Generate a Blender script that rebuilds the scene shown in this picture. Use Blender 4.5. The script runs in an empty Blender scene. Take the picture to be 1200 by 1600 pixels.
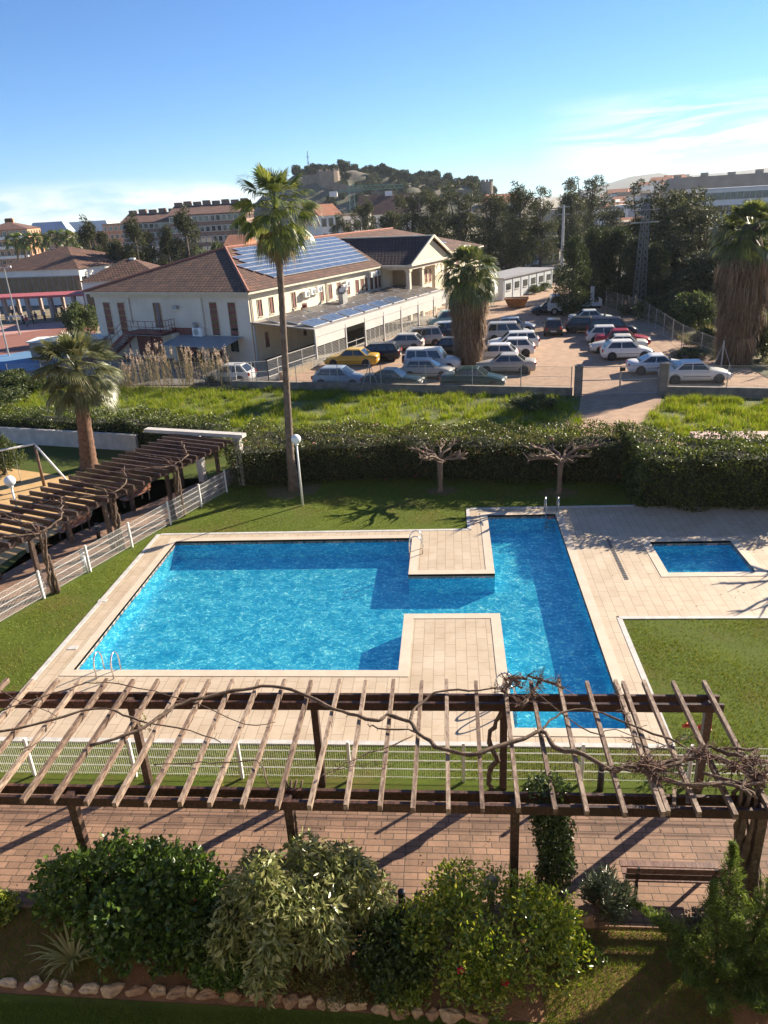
import bpy, math, random
import numpy as np
from mathutils import Vector, Matrix
PI = math.pi; R_ = math.radians
random.seed(7); rng = np.random.default_rng(7)
scene = bpy.context.scene
COL = scene.collection

# ------------------------------------------------------------------ camera and survey helpers
FPX = 1157.0; EYE = 12.0
def _ray(px, py):
    v = np.array([px-600.0, 800.0-py, -FPX]); return v/np.linalg.norm(v)
_Y = _ray(699, 314.5); _up = -_ray(759, 3564)
_up = _up-_Y*_up.dot(_Y); _up /= np.linalg.norm(_up); _X = np.cross(_Y, _up)
RM = np.array([_X, _Y, _up])
def G(px, py, z=0.0):
    r = RM@_ray(px, py); t = (z-EYE)/r[2]; return (r[0]*t, r[1]*t, z)
def D(px, py, Y):
    r = RM@_ray(px, py); k = Y/r[1]; return (r[0]*k, Y, EYE+r[2]*k)
cam_d = bpy.data.cameras.new('camera'); cam = bpy.data.objects.new('camera', cam_d); COL.objects.link(cam)
cam_d.sensor_fit = 'VERTICAL'; cam_d.sensor_height = 36.0; cam_d.sensor_width = 27.0
cam_d.lens = 36.0*FPX/1600.0; cam_d.clip_start = 0.1; cam_d.clip_end = 12000
m4 = Matrix([list(RM[i])+[0] for i in range(3)]+[[0, 0, 0, 1]]); m4.translation = (0, 0, EYE)
cam.matrix_world = m4; scene.camera = cam

# ------------------------------------------------------------------ sun and sky
SUN_AZ = R_(40); SUN_EL = R_(24)
sd = Vector((math.cos(SUN_AZ)*math.cos(SUN_EL), math.sin(SUN_AZ)*math.cos(SUN_EL), math.sin(SUN_EL)))
sl = bpy.data.lights.new('sun', 'SUN'); sl.energy = 5.0; sl.angle = R_(0.55); sl.color = (1.0, 0.87, 0.69)
so = bpy.data.objects.new('sun', sl); COL.objects.link(so); so.rotation_euler = (-sd).to_track_quat('-Z', 'Y').to_euler()
W = bpy.data.worlds.new('World'); scene.world = W; W.use_nodes = True
nt = W.node_tree; nt.nodes.clear()
def N(nt, t, **k):
    n = nt.nodes.new(t)
    for a, b in k.items(): setattr(n, a, b)
    return n
out = N(nt, 'ShaderNodeOutputWorld'); bg = N(nt, 'ShaderNodeBackground'); bg.inputs[1].default_value = 0.056
sky = N(nt, 'ShaderNodeTexSky', sky_type='NISHITA'); sky.sun_disc = False
sky.sun_elevation = SUN_EL; sky.sun_rotation = PI/2-SUN_AZ; sky.air_density = 0.8; sky.dust_density = 0.0; sky.ozone_density = 2.4; sky.altitude = 10
tc = N(nt, 'ShaderNodeTexCoord'); sp = N(nt, 'ShaderNodeSeparateXYZ'); nt.links.new(tc.outputs['Generated'], sp.inputs[0])
def math_(nt, op, a, b=None, clamp=False):
    n = N(nt, 'ShaderNodeMath', operation=op); n.use_clamp = clamp
    for i, x in enumerate((a, b)):
        if x is None: continue
        if isinstance(x, (int, float)): n.inputs[i].default_value = x
        else: nt.links.new(x, n.inputs[i])
    return n.outputs[0]
def ramp(nt, x, pts):
    n = N(nt, 'ShaderNodeValToRGB'); e = n.color_ramp.elements
    while len(e) < len(pts): e.new(0.5)
    for i, (p, c) in enumerate(pts):
        e[i].position = p; e[i].color = (c, c, c, 1) if isinstance(c, (int, float)) else (*c, 1)
    nt.links.new(x, n.inputs[0]); return n.outputs[0]
def noise(nt, vec, scale, detail=4, rough=.55, dist=0.0):
    n = N(nt, 'ShaderNodeTexNoise'); n.inputs['Scale'].default_value = scale; n.inputs['Detail'].default_value = detail
    n.inputs['Roughness'].default_value = rough; n.inputs['Distortion'].default_value = dist
    if vec is not None: nt.links.new(vec, n.inputs['Vector'])
    return n.outputs[0]
# clouds: a sheet of thin cirrus low on the right, puffs low on the left (projected on a flat cloud layer)
zz = math_(nt, 'MAXIMUM', sp.outputs['Z'], 0.0)
mp = N(nt, 'ShaderNodeMapping'); mp.inputs['Scale'].default_value = (2.2, 2.2, 26.0); nt.links.new(tc.outputs['Generated'], mp.inputs['Vector'])
mp.inputs['Rotation'].default_value = (0, R_(-4), 0)
n1 = noise(nt, mp.outputs[0], 1.5, 7, .62, .6)
elev_r = ramp(nt, zz, [(0.0, .5), (0.03, .8), (0.06, 1), (0.085, .6), (0.105, 0)])
azr = ramp(nt, math_(nt, 'ADD', math_(nt, 'MULTIPLY', sp.outputs['X'], 1.0), 0.0), [(0.10, 0), (0.22, 1)])
m1 = math_(nt, 'MULTIPLY', math_(nt, 'MULTIPLY', ramp(nt, n1, [(0.43, 0), (0.60, .95)]), elev_r), azr)
mp2 = N(nt, 'ShaderNodeMapping'); mp2.inputs['Scale'].default_value = (7.0, 7.0, 30.0); mp2.inputs['Location'].default_value = (3.3, 1, 0); nt.links.new(tc.outputs['Generated'], mp2.inputs['Vector'])
n2 = noise(nt, mp2.outputs[0], 1.3, 6, .6, .2)
elev_l = ramp(nt, zz, [(0.0, .8), (0.02, 1), (0.045, 0)])
azl = ramp(nt, math_(nt, 'MULTIPLY', sp.outputs['X'], -1.0), [(0.13, 0), (0.2, 1)])
m2 = math_(nt, 'MULTIPLY', math_(nt, 'MULTIPLY', ramp(nt, n2, [(0.41, 0), (0.58, .8)]), elev_l), azl)
mm = math_(nt, 'MAXIMUM', m1, m2, True)
mx = N(nt, 'ShaderNodeMix', data_type='RGBA'); nt.links.new(mm, mx.inputs[0]); gn = N(nt, 'ShaderNodeMix', data_type='RGBA', blend_type='MULTIPLY'); gn.inputs[0].default_value = 1; gn.inputs[7].default_value = (.55, .80, 1.08, 1); nt.links.new(sky.outputs[0], gn.inputs[6]); nt.links.new(gn.outputs[2], mx.inputs[6]); mx.inputs[7].default_value = (8.5, 8.45, 8.4, 1)
nt.links.new(mx.outputs[2], bg.inputs[0]); nt.links.new(bg.outputs[0], out.inputs[0])
scene.view_settings.view_transform = 'Standard'; scene.view_settings.look = 'None'; scene.view_settings.gamma = 1.0
scene.view_settings.exposure = 1.5
scene.render.resolution_x = 768; scene.render.resolution_y = 1024
scene.render.engine = 'CYCLES'
try:
    scene.cycles.max_bounces = 8; scene.cycles.transparent_max_bounces = 16; scene.cycles.diffuse_bounces = 3
    scene.cycles.use_denoising = True
except Exception: pass

# ------------------------------------------------------------------ materials
MATS = {}
def mat(name, col, rough=.7, col2=None, nscale=3.0, amt=(.35, .65), bump=0.0, bscale=None, metal=0.0, spec=.5, detail=5, coat=0.0):
    if name in MATS: return MATS[name]
    m = bpy.data.materials.new(name); m.use_nodes = True; nt = m.node_tree; b = nt.nodes['Principled BSDF']
    b.inputs['Roughness'].default_value = rough; b.inputs['Metallic'].default_value = metal
    b.inputs['Specular IOR Level'].default_value = spec; b.inputs['Coat Weight'].default_value = coat
    tc = N(nt, 'ShaderNodeTexCoord')
    if col2 is None: col2 = tuple(c*.82 for c in col)
    n = noise(nt, tc.outputs['Object'], nscale, detail)
    mx = N(nt, 'ShaderNodeMix', data_type='RGBA'); mx.inputs[6].default_value = (*col, 1); mx.inputs[7].default_value = (*col2, 1)
    nt.links.new(ramp(nt, n, [(amt[0], 0), (amt[1], 1)]), mx.inputs[0]); nt.links.new(mx.outputs[2], b.inputs['Base Color'])
    if bump:
        bn = N(nt, 'ShaderNodeBump'); bn.inputs['Strength'].default_value = bump; bn.inputs['Distance'].default_value = .03
        nt.links.new(noise(nt, tc.outputs['Object'], bscale or nscale*6, 6), bn.inputs['Height']); nt.links.new(bn.outputs[0], b.inputs['Normal'])
    MATS[name] = m; return m
def leafmat(name, cols, trans=.35, rough=.45, spec=.4):
    """leaf colour differs leaf by leaf (random per mesh island)"""
    if name in MATS: return MATS[name]
    m = bpy.data.materials.new(name); m.use_nodes = True; nt = m.node_tree; b = nt.nodes['Principled BSDF']
    g = N(nt, 'ShaderNodeNewGeometry'); pts = [(i/(max(1, len(cols)-1)), c) for i, c in enumerate(cols)]
    oi = N(nt, 'ShaderNodeObjectInfo')
    c = ramp(nt, g.outputs['Random Per Island'], pts)
    hs = N(nt, 'ShaderNodeHueSaturation'); nt.links.new(c, hs.inputs['Color'])
    nt.links.new(math_(nt, 'ADD', math_(nt, 'MULTIPLY', oi.outputs['Random'], .3), .85), hs.inputs['Value'])
    nt.links.new(hs.outputs[0], b.inputs['Base Color']); b.inputs['Roughness'].default_value = rough; b.inputs['Specular IOR Level'].default_value = spec
    t = N(nt, 'ShaderNodeBsdfTranslucent'); h2 = N(nt, 'ShaderNodeHueSaturation'); h2.inputs['Hue'].default_value = .485; h2.inputs['Value'].default_value = 1.5; h2.inputs['Saturation'].default_value = 1.1
    nt.links.new(hs.outputs[0], h2.inputs['Color']); nt.links.new(h2.outputs[0], t.inputs[0])
    ms = N(nt, 'ShaderNodeMixShader'); ms.inputs[0].default_value = trans
    nt.links.new(b.outputs[0], ms.inputs[1]); nt.links.new(t.outputs[0], ms.inputs[2]); nt.links.new(ms.outputs[0], nt.nodes['Material Output'].inputs[0])
    MATS[name] = m; return m
def brickmat(name, c1, c2, mortar, bw, bh, msize=.01, rough=.75, rot=0.0, offset=.5, bump=.3, dirt=None, squash=1.0, rand=1.0, tint=None):
    if name in MATS: return MATS[name]
    m = bpy.data.materials.new(name); m.use_nodes = True; nt = m.node_tree; b = nt.nodes['Principled BSDF']; b.inputs['Roughness'].default_value = rough
    tc = N(nt, 'ShaderNodeTexCoord'); mp = N(nt, 'ShaderNodeMapping'); mp.inputs['Rotation'].default_value = (0, 0, rot); nt.links.new(tc.outputs['Object'], mp.inputs[0])
    br = N(nt, 'ShaderNodeTexBrick'); nt.links.new(mp.outputs[0], br.inputs['Vector'])
    br.inputs['Color1'].default_value = (*c1, 1); br.inputs['Color2'].default_value = (*c2, 1); br.inputs['Mortar'].default_value = (*mortar, 1)
    br.inputs['Scale'].default_value = 1; br.inputs['Brick Width'].default_value = bw; br.inputs['Row Height'].default_value = bh; br.inputs['Mortar Size'].default_value = msize
    br.inputs['Mortar Smooth'].default_value = .3; br.offset = offset; br.squash = squash; br.squash_frequency = 2
    nz = noise(nt, tc.outputs['Object'], 1.1, 6, .65)
    mx = N(nt, 'ShaderNodeMix', data_type='RGBA', blend_type='MULTIPLY'); mx.inputs[0].default_value = 1
    d = dirt or (.75, .72, .68)
    mr = ramp(nt, nz, [(.35, (1, 1, 1)), (.7, d)])
    nt.links.new(br.outputs[0], mx.inputs[6]); nt.links.new(mr, mx.inputs[7]); 
    nz2 = noise(nt, tc.outputs['Object'], 14, 4, .7); mx2 = N(nt, 'ShaderNodeMix', data_type='RGBA', blend_type='MULTIPLY'); mx2.inputs[0].default_value = 1
    nt.links.new(mx.outputs[2], mx2.inputs[6]); nt.links.new(ramp(nt, nz2, [(.3, (1, 1, 1)), (.75, tint or (.82, .8, .78))]), mx2.inputs[7])
    nt.links.new(mx2.outputs[2], b.inputs['Base Color'])
    bn = N(nt, 'ShaderNodeBump'); bn.inputs['Strength'].default_value = bump; bn.inputs['Distance'].default_value = .01
    inv = math_(nt, 'SUBTRACT', 1.0, br.outputs['Fac']); hh = math_(nt, 'ADD', inv, math_(nt, 'MULTIPLY', nz2, .6))
    nt.links.new(hh, bn.inputs['Height']); nt.links.new(bn.outputs[0], b.inputs['Normal'])
    MATS[name] = m; return m
def tileroof(name, c1, c2, rot):
    """curved clay tiles: ribs run down the slope, courses across it"""
    m = bpy.data.materials.new(name); m.use_nodes = True; nt = m.node_tree; b = nt.nodes['Principled BSDF']; b.inputs['Roughness'].default_value = .85
    tc = N(nt, 'ShaderNodeTexCoord'); mp = N(nt, 'ShaderNodeMapping'); mp.inputs['Rotation'].default_value = (0, 0, rot); nt.links.new(tc.outputs['Object'], mp.inputs[0])
    br = N(nt, 'ShaderNodeTexBrick'); nt.links.new(mp.outputs[0], br.inputs['Vector']); br.offset = .5
    br.inputs['Color1'].default_value = (*c1, 1); br.inputs['Color2'].default_value = (*c2, 1); br.inputs['Mortar'].default_value = (c2[0]*.35, c2[1]*.35, c2[2]*.35, 1)
    br.inputs['Scale'].default_value = 1; br.inputs['Brick Width'].default_value = .42; br.inputs['Row Height'].default_value = .5; br.inputs['Mortar Size'].default_value = .07; br.inputs['Mortar Smooth'].default_value = .6
    nz = noise(nt, tc.outputs['Object'], .8, 5, .6); mx = N(nt, 'ShaderNodeMix', data_type='RGBA', blend_type='MULTIPLY'); mx.inputs[0].default_value = 1
    nt.links.new(br.outputs[0], mx.inputs[6]); nt.links.new(ramp(nt, nz, [(.3, (1.15, 1.1, 1.05)), (.7, (.62, .6, .6))]), mx.inputs[7]); nt.links.new(mx.outputs[2], b.inputs['Base Color'])
    bn = N(nt, 'ShaderNodeBump'); bn.inputs['Strength'].default_value = .9; bn.inputs['Distance'].default_value = .06
    nt.links.new(math_(nt, 'SUBTRACT', 1.0, br.outputs['Fac']), bn.inputs['Height']); nt.links.new(bn.outputs[0], b.inputs['Normal'])
    MATS[name] = m; return m
def glassmat(name='dark_window_glass', col=(.03, .04, .05)):
    if name in MATS: return MATS[name]
    m = bpy.data.materials.new(name); m.use_nodes = True; b = m.node_tree.nodes['Principled BSDF']
    b.inputs['Base Color'].default_value = (*col, 1); b.inputs['Roughness'].default_value = .05; b.inputs['Specular IOR Level'].default_value = .9
    MATS[name] = m; return m
def paint(name, col, rough=.33):
    return mat('paint_'+name, col, rough, tuple(c*.9 for c in col), 2.5, coat=.2, spec=.35)
def netmat(name, col, cell, cover, diag=True):
    """chain link: real flat wire mesh given by a grid of holes"""
    if name in MATS: return MATS[name]
    m = bpy.data.materials.new(name); m.use_nodes = True; nt = m.node_tree; b = nt.nodes['Principled BSDF']
    b.inputs['Base Color'].default_value = (*col, 1); b.inputs['Roughness'].default_value = .5; b.inputs['Metallic'].default_value = .4
    tc = N(nt, 'ShaderNodeTexCoord'); s = N(nt, 'ShaderNodeSeparateXYZ'); nt.links.new(tc.outputs['Object'], s.inputs[0])
    a = math_(nt, 'ADD', s.outputs['X'], s.outputs['Z']); c = math_(nt, 'SUBTRACT', s.outputs['X'], s.outputs['Z'])
    fa = math_(nt, 'LESS_THAN', math_(nt, 'FRACT', math_(nt, 'DIVIDE', a, cell)), cover); fc = math_(nt, 'LESS_THAN', math_(nt, 'FRACT', math_(nt, 'DIVIDE', c, cell)), cover)
    k = math_(nt, 'MAXIMUM', fa, fc); t = N(nt, 'ShaderNodeBsdfTransparent'); ms = N(nt, 'ShaderNodeMixShader'); nt.links.new(k, ms.inputs[0])
    nt.links.new(t.outputs[0], ms.inputs[1]); nt.links.new(b.outputs[0], ms.inputs[2]); nt.links.new(ms.outputs[0], nt.nodes['Material Output'].inputs[0])
    MATS[name] = m; return m

# ------------------------------------------------------------------ mesh helpers
class MB:
    def __init__(s): s.v = []; s.f = []; s.m = []
    def add(s, V, F, mi=0):
        o = len(s.v); s.v += [tuple(map(float, p)) for p in V]; s.f += [tuple(i+o for i in f) for f in F]; s.m += [mi]*len(F); return s
    def box(s, c, d, rz=0.0, mi=0, M=None):
        x, y, z = d[0]/2, d[1]/2, d[2]/2; ca, sa = math.cos(rz), math.sin(rz); V = []
        for a in (-x, x):
            for b in (-y, y):
                for e in (-z, z):
                    if M is not None: p = M@Vector((a, b, e)); V.append((c[0]+p.x, c[1]+p.y, c[2]+p.z))
                    else: V.append((c[0]+a*ca-b*sa, c[1]+a*sa+b*ca, c[2]+e))
        return s.add(V, [(0, 1, 3, 2), (4, 6, 7, 5), (0, 4, 5, 1), (2, 3, 7, 6), (0, 2, 6, 4), (1, 5, 7, 3)], mi)
    def bar(s, a, b, w, h, mi=0, up=(0, 0, 1)):
        a, b = Vector(a), Vector(b); d = (b-a); L = d.length; d.normalize(); upv = Vector(up)
        if abs(d.dot(upv)) > .98: upv = Vector((1, 0, 0))
        sx = d.cross(upv).normalized(); uz = sx.cross(d); M = Matrix((sx, d, uz)).transposed()
        return s.box((a+b)/2, (w, L, h), mi=mi, M=M)
    def tube(s, path, rad, n=6, mi=0, cap=True):
        P = [Vector(p) for p in path]; 
        if isinstance(rad, (int, float)): rad = [rad]*len(P)
        V = []; F = []; prev = None
        for i, p in enumerate(P):
            t = (P[min(i+1, len(P)-1)]-P[max(i-1, 0)]).normalized()
            if prev is None: a = t.orthogonal().normalized()
            else: a = (prev-t*prev.dot(t)); a = a.normalized() if a.length > 1e-5 else t.orthogonal().normalized()
            prev = a; b = t.cross(a)
            for k in range(n):
                an = 2*PI*k/n; V.append(p+(a*math.cos(an)+b*math.sin(an))*rad[i])
        for i in range(len(P)-1):
            for k in range(n): F.append((i*n+k, i*n+(k+1) % n, (i+1)*n+(k+1) % n, (i+1)*n+k))
        if cap: F.append(tuple(range(n))[::-1]); F.append(tuple((len(P)-1)*n+k for k in range(n)))
        return s.add(V, F, mi)
    def lathe(s, prof, n=16, c=(0, 0, 0), mi=0, cap=True):
        V = []; F = []
        for r, z in prof:
            for k in range(n): an = 2*PI*k/n; V.append((c[0]+r*math.cos(an), c[1]+r*math.sin(an), c[2]+z))
        for i in range(len(prof)-1):
            for k in range(n): F.append((i*n+k, i*n+(k+1) % n, (i+1)*n+(k+1) % n, (i+1)*n+k))
        if cap: F.append(tuple(range(n))[::-1]); F.append(tuple((len(prof)-1)*n+k for k in range(n)))
        return s.add(V, F, mi)
    def prism(s, poly, z0, z1, mi=0):
        n = len(poly); V = [(p[0], p[1], z0) for p in poly]+[(p[0], p[1], z1) for p in poly]
        F = [tuple(range(n))[::-1], tuple(range(n, 2*n))]+[(i, (i+1) % n, n+(i+1) % n, n+i) for i in range(n)]
        return s.add(V, F, mi)
    def hexa(s, b, t, mi=0):
        """eight-corner solid: four bottom points then four top points"""
        return s.add(list(b)+list(t), [(3, 2, 1, 0), (4, 5, 6, 7), (0, 1, 5, 4), (1, 2, 6, 5), (2, 3, 7, 6), (3, 0, 4, 7)], mi)
    def quad(s, *p, mi=0): return s.add(p, [tuple(range(len(p)))], mi)
    def build(s, name, mats, parent=None, smooth=False, loc=None, rz=0.0, label=None):
        me = bpy.data.meshes.new(name); me.from_pydata(s.v, [], s.f)
        if not isinstance(mats, (list, tuple)): mats = [mats]
        for q in mats: me.materials.append(q)
        if len(mats) > 1: me.polygons.foreach_set('material_index', s.m)
        if smooth: me.polygons.foreach_set('use_smooth', [True]*len(me.polygons))
        me.update(); o = bpy.data.objects.new(name, me); COL.objects.link(o)
        if parent is not None: o.parent = parent
        if loc is not None: o.location = loc
        o.rotation_euler.z = rz
        if label: o['label'] = label
        return o
def npmesh(name, V, F, mats, parent=None, mi=None, smooth=False, loc=None):
    V = np.asarray(V, dtype=np.float32).reshape(-1, 3); F = np.asarray(F, dtype=np.int32)
    me = bpy.data.meshes.new(name); k = F.shape[1]
    me.vertices.add(len(V)); me.vertices.foreach_set('co', V.ravel()); me.loops.add(F.size); me.loops.foreach_set('vertex_index', F.ravel())
    me.polygons.add(len(F)); me.polygons.foreach_set('loop_start', np.arange(0, F.size, k, dtype=np.int32)); me.polygons.foreach_set('loop_total', np.full(len(F), k, dtype=np.int32))
    if not isinstance(mats, (list, tuple)): mats = [mats]
    for q in mats: me.materials.append(q)
    if mi is not None: me.polygons.foreach_set('material_index', np.asarray(mi, dtype=np.int32))
    if smooth: me.polygons.foreach_set('use_smooth', np.ones(len(F), dtype=bool))
    me.update(calc_edges=True); o = bpy.data.objects.new(name, me); COL.objects.link(o)
    if parent is not None: o.parent = parent
    if loc is not None: o.location = loc
    return o
def tag(o, label=None, cat=None, group=None, kind=None):
    if label: o['label'] = label
    if cat: o['category'] = cat
    if group: o['group'] = group
    if kind: o['kind'] = kind
    return o
def thing(name, label, cat, loc=(0, 0, 0), rz=0.0, group=None):
    o = bpy.data.objects.new(name, None); COL.objects.link(o); o.location = loc; o.rotation_euler.z = rz; o.empty_display_size = .2
    return tag(o, label, cat, group)
def struct(o, label=None): o['kind'] = 'structure'; return tag(o, label)
def sheet(name, poly, z, m, label=None):
    o = MB().quad(*[(p[0], p[1], z) for p in poly]).build(name, m); return struct(o, label)

# leaves ------------------------------------------------------------------
def unit(a): return a/np.maximum(np.linalg.norm(a, axis=1, keepdims=True), 1e-9)
def leaves(P, L, Wd, dirs=None, spread=1.0, fold=.25, up=0.0, r=rng, jit=.35):
    """folded leaves (two quads sharing a midrib): P centres, L length, Wd width"""
    n = len(P); d = unit(r.normal(size=(n, 3))) if dirs is None else unit(dirs+spread*r.normal(size=(n, 3)))
    if up: d = unit(d+np.array([0, 0, up]))
    s = unit(np.cross(d, r.normal(size=(n, 3)))); nn = np.cross(s, d)
    l = (L*(1+jit*r.uniform(-1, 1, n)))[:, None]; w = (Wd*(1+jit*r.uniform(-1, 1, n)))[:, None]
    a = P-d*l*.5; c = P+d*l*.5; m = P+nn*w*fold
    V = np.stack([a, P+s*w*.5-d*l*.03, c, P-s*w*.5-d*l*.03, ], 1)
    V[:, 1] += nn*w*fold; V[:, 3] += nn*w*fold
    F = np.arange(n*4).reshape(n, 4)
    T = np.concatenate([F[:, [0, 1, 2]], F[:, [0, 2, 3]]])
    return V.reshape(-1, 3), T
def merge(lst):
    Vs = []; Fs = []; o = 0
    for V, F in lst: Vs.append(V); Fs.append(F+o); o += len(V)
    return np.concatenate(Vs), np.concatenate(Fs)
def clump_points(cs, rad, n, r=rng, shell=.55):
    """points on and in lumpy clumps: centres (k,3), radii (k,3)"""
    cs = np.asarray(cs, float); rad = np.asarray(rad, float)
    if rad.ndim == 1: rad = np.repeat(rad[:, None], 3, 1)
    wts = rad.prod(axis=1)**(2/3); wts /= wts.sum(); k = r.choice(len(cs), n, p=wts)
    d = unit(r.normal(size=(n, 3))); q = shell+(1-shell)*r.random(n)**.5
    q *= 1+.25*np.sin(d[:, 0]*7+k)*np.sin(d[:, 1]*6+2*k)
    return cs[k]+d*q[:, None]*rad[k], d
# ================================================================== ground, pool, deck, lawns, paths
M_ground = mat('dry_earth', (.30, .24, .17), .95, (.20, .19, .10), .15, (.4, .6), .5, 3)
POOLS = [(-11.05, -1.6, 17.28, 26.1), (-1.6, 1.4, 20.35, 23.03), (1.4, 4.13, 14.87, 28.2)]
KID = (7.2, 10.05, 22.97, 25.42)
def inp(x, y, g=0.0, rects=POOLS+[KID]): return any(a-g < x < b+g and c-g < y < d+g for a, b, c, d in rects)
def plate(pred, xs, ys, z1, z0, name, m, skirt=True, smooth=False):
    xs = sorted(set(xs)); ys = sorted(set(ys)); mb = MB(); nx, ny = len(xs)-1, len(ys)-1
    on = [[pred((xs[i]+xs[i+1])/2, (ys[j]+ys[j+1])/2) for j in range(ny)] for i in range(nx)]
    for i in range(nx):
        for j in range(ny):
            if not on[i][j]: continue
            a, b, c, d = xs[i], xs[i+1], ys[j], ys[j+1]
            mb.quad((a, c, z1), (b, c, z1), (b, d, z1), (a, d, z1))
            if skirt:
                if i == 0 or not on[i-1][j]: mb.quad((a, d, z1), (a, d, z0), (a, c, z0), (a, c, z1))
                if i == nx-1 or not on[i+1][j]: mb.quad((b, c, z1), (b, c, z0), (b, d, z0), (b, d, z1))
                if j == 0 or not on[i][j-1]: mb.quad((a, c, z1), (a, c, z0), (b, c, z0), (b, c, z1))
                if j == ny-1 or not on[i][j+1]: mb.quad((b, d, z1), (b, d, z0), (a, d, z0), (a, d, z1))
    return mb.build(name, m)
xs0 = [-11.05, -1.6, 1.4, 4.13, 7.2, 10.05]; ys0 = [14.87, 17.28, 20.35, 23.03, 26.1, 28.2, 22.97, 25.42]
gr = plate(lambda x, y: not inp(x, y), xs0+[-7000, -60, 60, 7000], ys0+[-200, 0, 60, 150, 9000], -.06, -.2, 'ground', M_ground, skirt=False); struct(gr, 'dry earth running to the horizon')
def grassmat(name, ca, cb, cc, s1=.35, s2=9.0):
    m = bpy.data.materials.new(name); m.use_nodes = True; nt = m.node_tree; b = nt.nodes['Principled BSDF']; b.inputs['Roughness'].default_value = .9; b.inputs['Specular IOR Level'].default_value = .15
    tc = N(nt, 'ShaderNodeTexCoord'); n1 = noise(nt, tc.outputs['Object'], s1, 6, .6); n2 = noise(nt, tc.outputs['Object'], s2, 5, .7); n3 = noise(nt, tc.outputs['Object'], 60, 3, .7)
    v = math_(nt, 'ADD', math_(nt, 'MULTIPLY', n1, .68), math_(nt, 'MULTIPLY', n2, .32))
    c = ramp(nt, v, [(.38, cc), (.5, ca), (.62, cb)]); nt.links.new(c, b.inputs['Base Color'])
    bn = N(nt, 'ShaderNodeBump'); bn.inputs['Strength'].default_value = 1; bn.inputs['Distance'].default_value = .05; nt.links.new(n3, bn.inputs['Height']); nt.links.new(bn.outputs[0], b.inputs['Normal'])
    MATS[name] = m; return m
M_lawn = grassmat('lawn_turf', (.095, .135, .018), (.13, .17, .022), (.15, .13, .035))
FY = 13.05
def fx(y): return -17.35+(y-FY)*(6.85/18.55)          # side fence line
lawn = plate(lambda x, y: not inp(x, y), xs0+[-16.9, 14], ys0+[12.5, 33.6], 0, -.05, 'lawn', M_lawn); struct(lawn, 'mown green lawn round the pool')
M_deck = brickmat('cream_stone_tiles', (.56, .46, .345), (.51, .415, .31), (.34, .27, .195), .62, .31, .011, .6, PI/2, bump=.1, dirt=(.82, .78, .72), tint=(.93, .92, .9))
M_coping = mat('pale_coping_stone', (.60, .51, .40), .5, (.54, .45, .345), 2.5, bump=.05)
def deckp(x, y):
    if inp(x, y, .3): return False
    return (-11.95 < x < 4.9 and 14.35 < y < 26.75) or (.7 < x < 13.8 and 20.15 < y < 28.9)
ex = [a+s*.3 for a in (-11.05, -1.6, 1.4, 4.13, 7.2, 10.05) for s in (-1, 1)]; ey = [a+s*.3 for a in ys0 for s in (-1, 1)]
deck = plate(deckp, xs0+ex+[-11.95, 4.9, .7, 13.8], ys0+ey+[14.35, 26.75, 20.15, 28.9], .02, -.05, 'pool_deck', M_deck); struct(deck, 'cream stone paving round the pool')
cop = plate(lambda x, y: inp(x, y, .3) and not inp(x, y), xs0+ex, ys0+ey, .034, -.05, 'pool_coping', M_coping); struct(cop, 'pale stone edge of the pools')
M_kerb = mat('grey_white_kerb', (.55, .53, .50), .7, (.42, .40, .38), 4)
kb = MB()
for a, b in [((-12.04, 14.27), (-12.04, 26.84)), ((-11.95, 26.84), (.62, 26.84)), ((.62, 26.84), (.62, 29)), ((.7, 28.98), (7.5, 28.98)), ((4.98, 14.27), (4.98, 20.06)), ((4.98, 20.06), (13.8, 20.06)), ((-11.95, 14.27), (4.9, 14.27))]:
    a = Vector((*a, .0)); b = Vector((*b, .0)); kb.bar(a, b, .15, .06)
struct(kb.build('deck_kerb', M_kerb), 'narrow grey kerb round the paving')
# basins
def tilemat(name, c1, c2, grout, size):
    m = brickmat(name, c1, c2, grout, size, size, size*.07, .25, offset=0.0, bump=.05, dirt=(.92, .95, .97), tint=(.95, .97, .98)); return m
M_mosaic = tilemat('sky_blue_pool_mosaic', (.045, .72, .97), (.04, .68, .96), (.05, .72, .97), .25)
M_band = brickmat('patterned_waterline_tiles', (.05, .12, .17), (.40, .42, .38), (.50, .47, .40), .16, .16, .012, .3, offset=.5, bump=0.0)
def basin(rects, depth, name, label):
    xs = sorted({v for r in rects for v in r[:2]}); ys = sorted({v for r in rects for v in r[2:]})
    P = lambda x, y: inp(x, y, 0, rects)
    t = thing(name, label, 'pool', (rects[0][0], rects[0][2], 0)); ox, oy = rects[0][0], rects[0][2]
    fl = MB(); wl = MB(); bd = MB(); wt = MB()
    for i in range(len(xs)-1):
        for j in range(len(ys)-1):
            if not P((xs[i]+xs[i+1])/2, (ys[j]+ys[j+1])/2): continue
            a, b, c, d = xs[i]-ox, xs[i+1]-ox, ys[j]-oy, ys[j+1]-oy; cx, cy = (xs[i]+xs[i+1])/2, (ys[j]+ys[j+1])/2
            fl.quad((a, c, -depth), (b, c, -depth), (b, d, -depth), (a, d, -depth))
            wt.quad((a, c, -.09), (b, c, -.09), (b, d, -.09), (a, d, -.09))
            for (p, q, nx, ny) in (((a, c), (a, d), xs[i]-.01, cy), ((b, d), (b, c), xs[i+1]+.01, cy), ((b, c), (a, c), cx, ys[j]-.01), ((a, d), (b, d), cx, ys[j+1]+.01)):
                if not P(nx, ny):
                    wl.quad((*p, -depth), (*q, -depth), (*q, -.14), (*p, -.14)); bd.quad((*p, -.14), (*q, -.14), (*q, .034), (*p, .034))
    fl.build('pool_floor', M_mosaic, t); wl.build('pool_wall', M_mosaic, t); bd.build('waterline_tile_band', M_band, t)
    return t, wt
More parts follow.
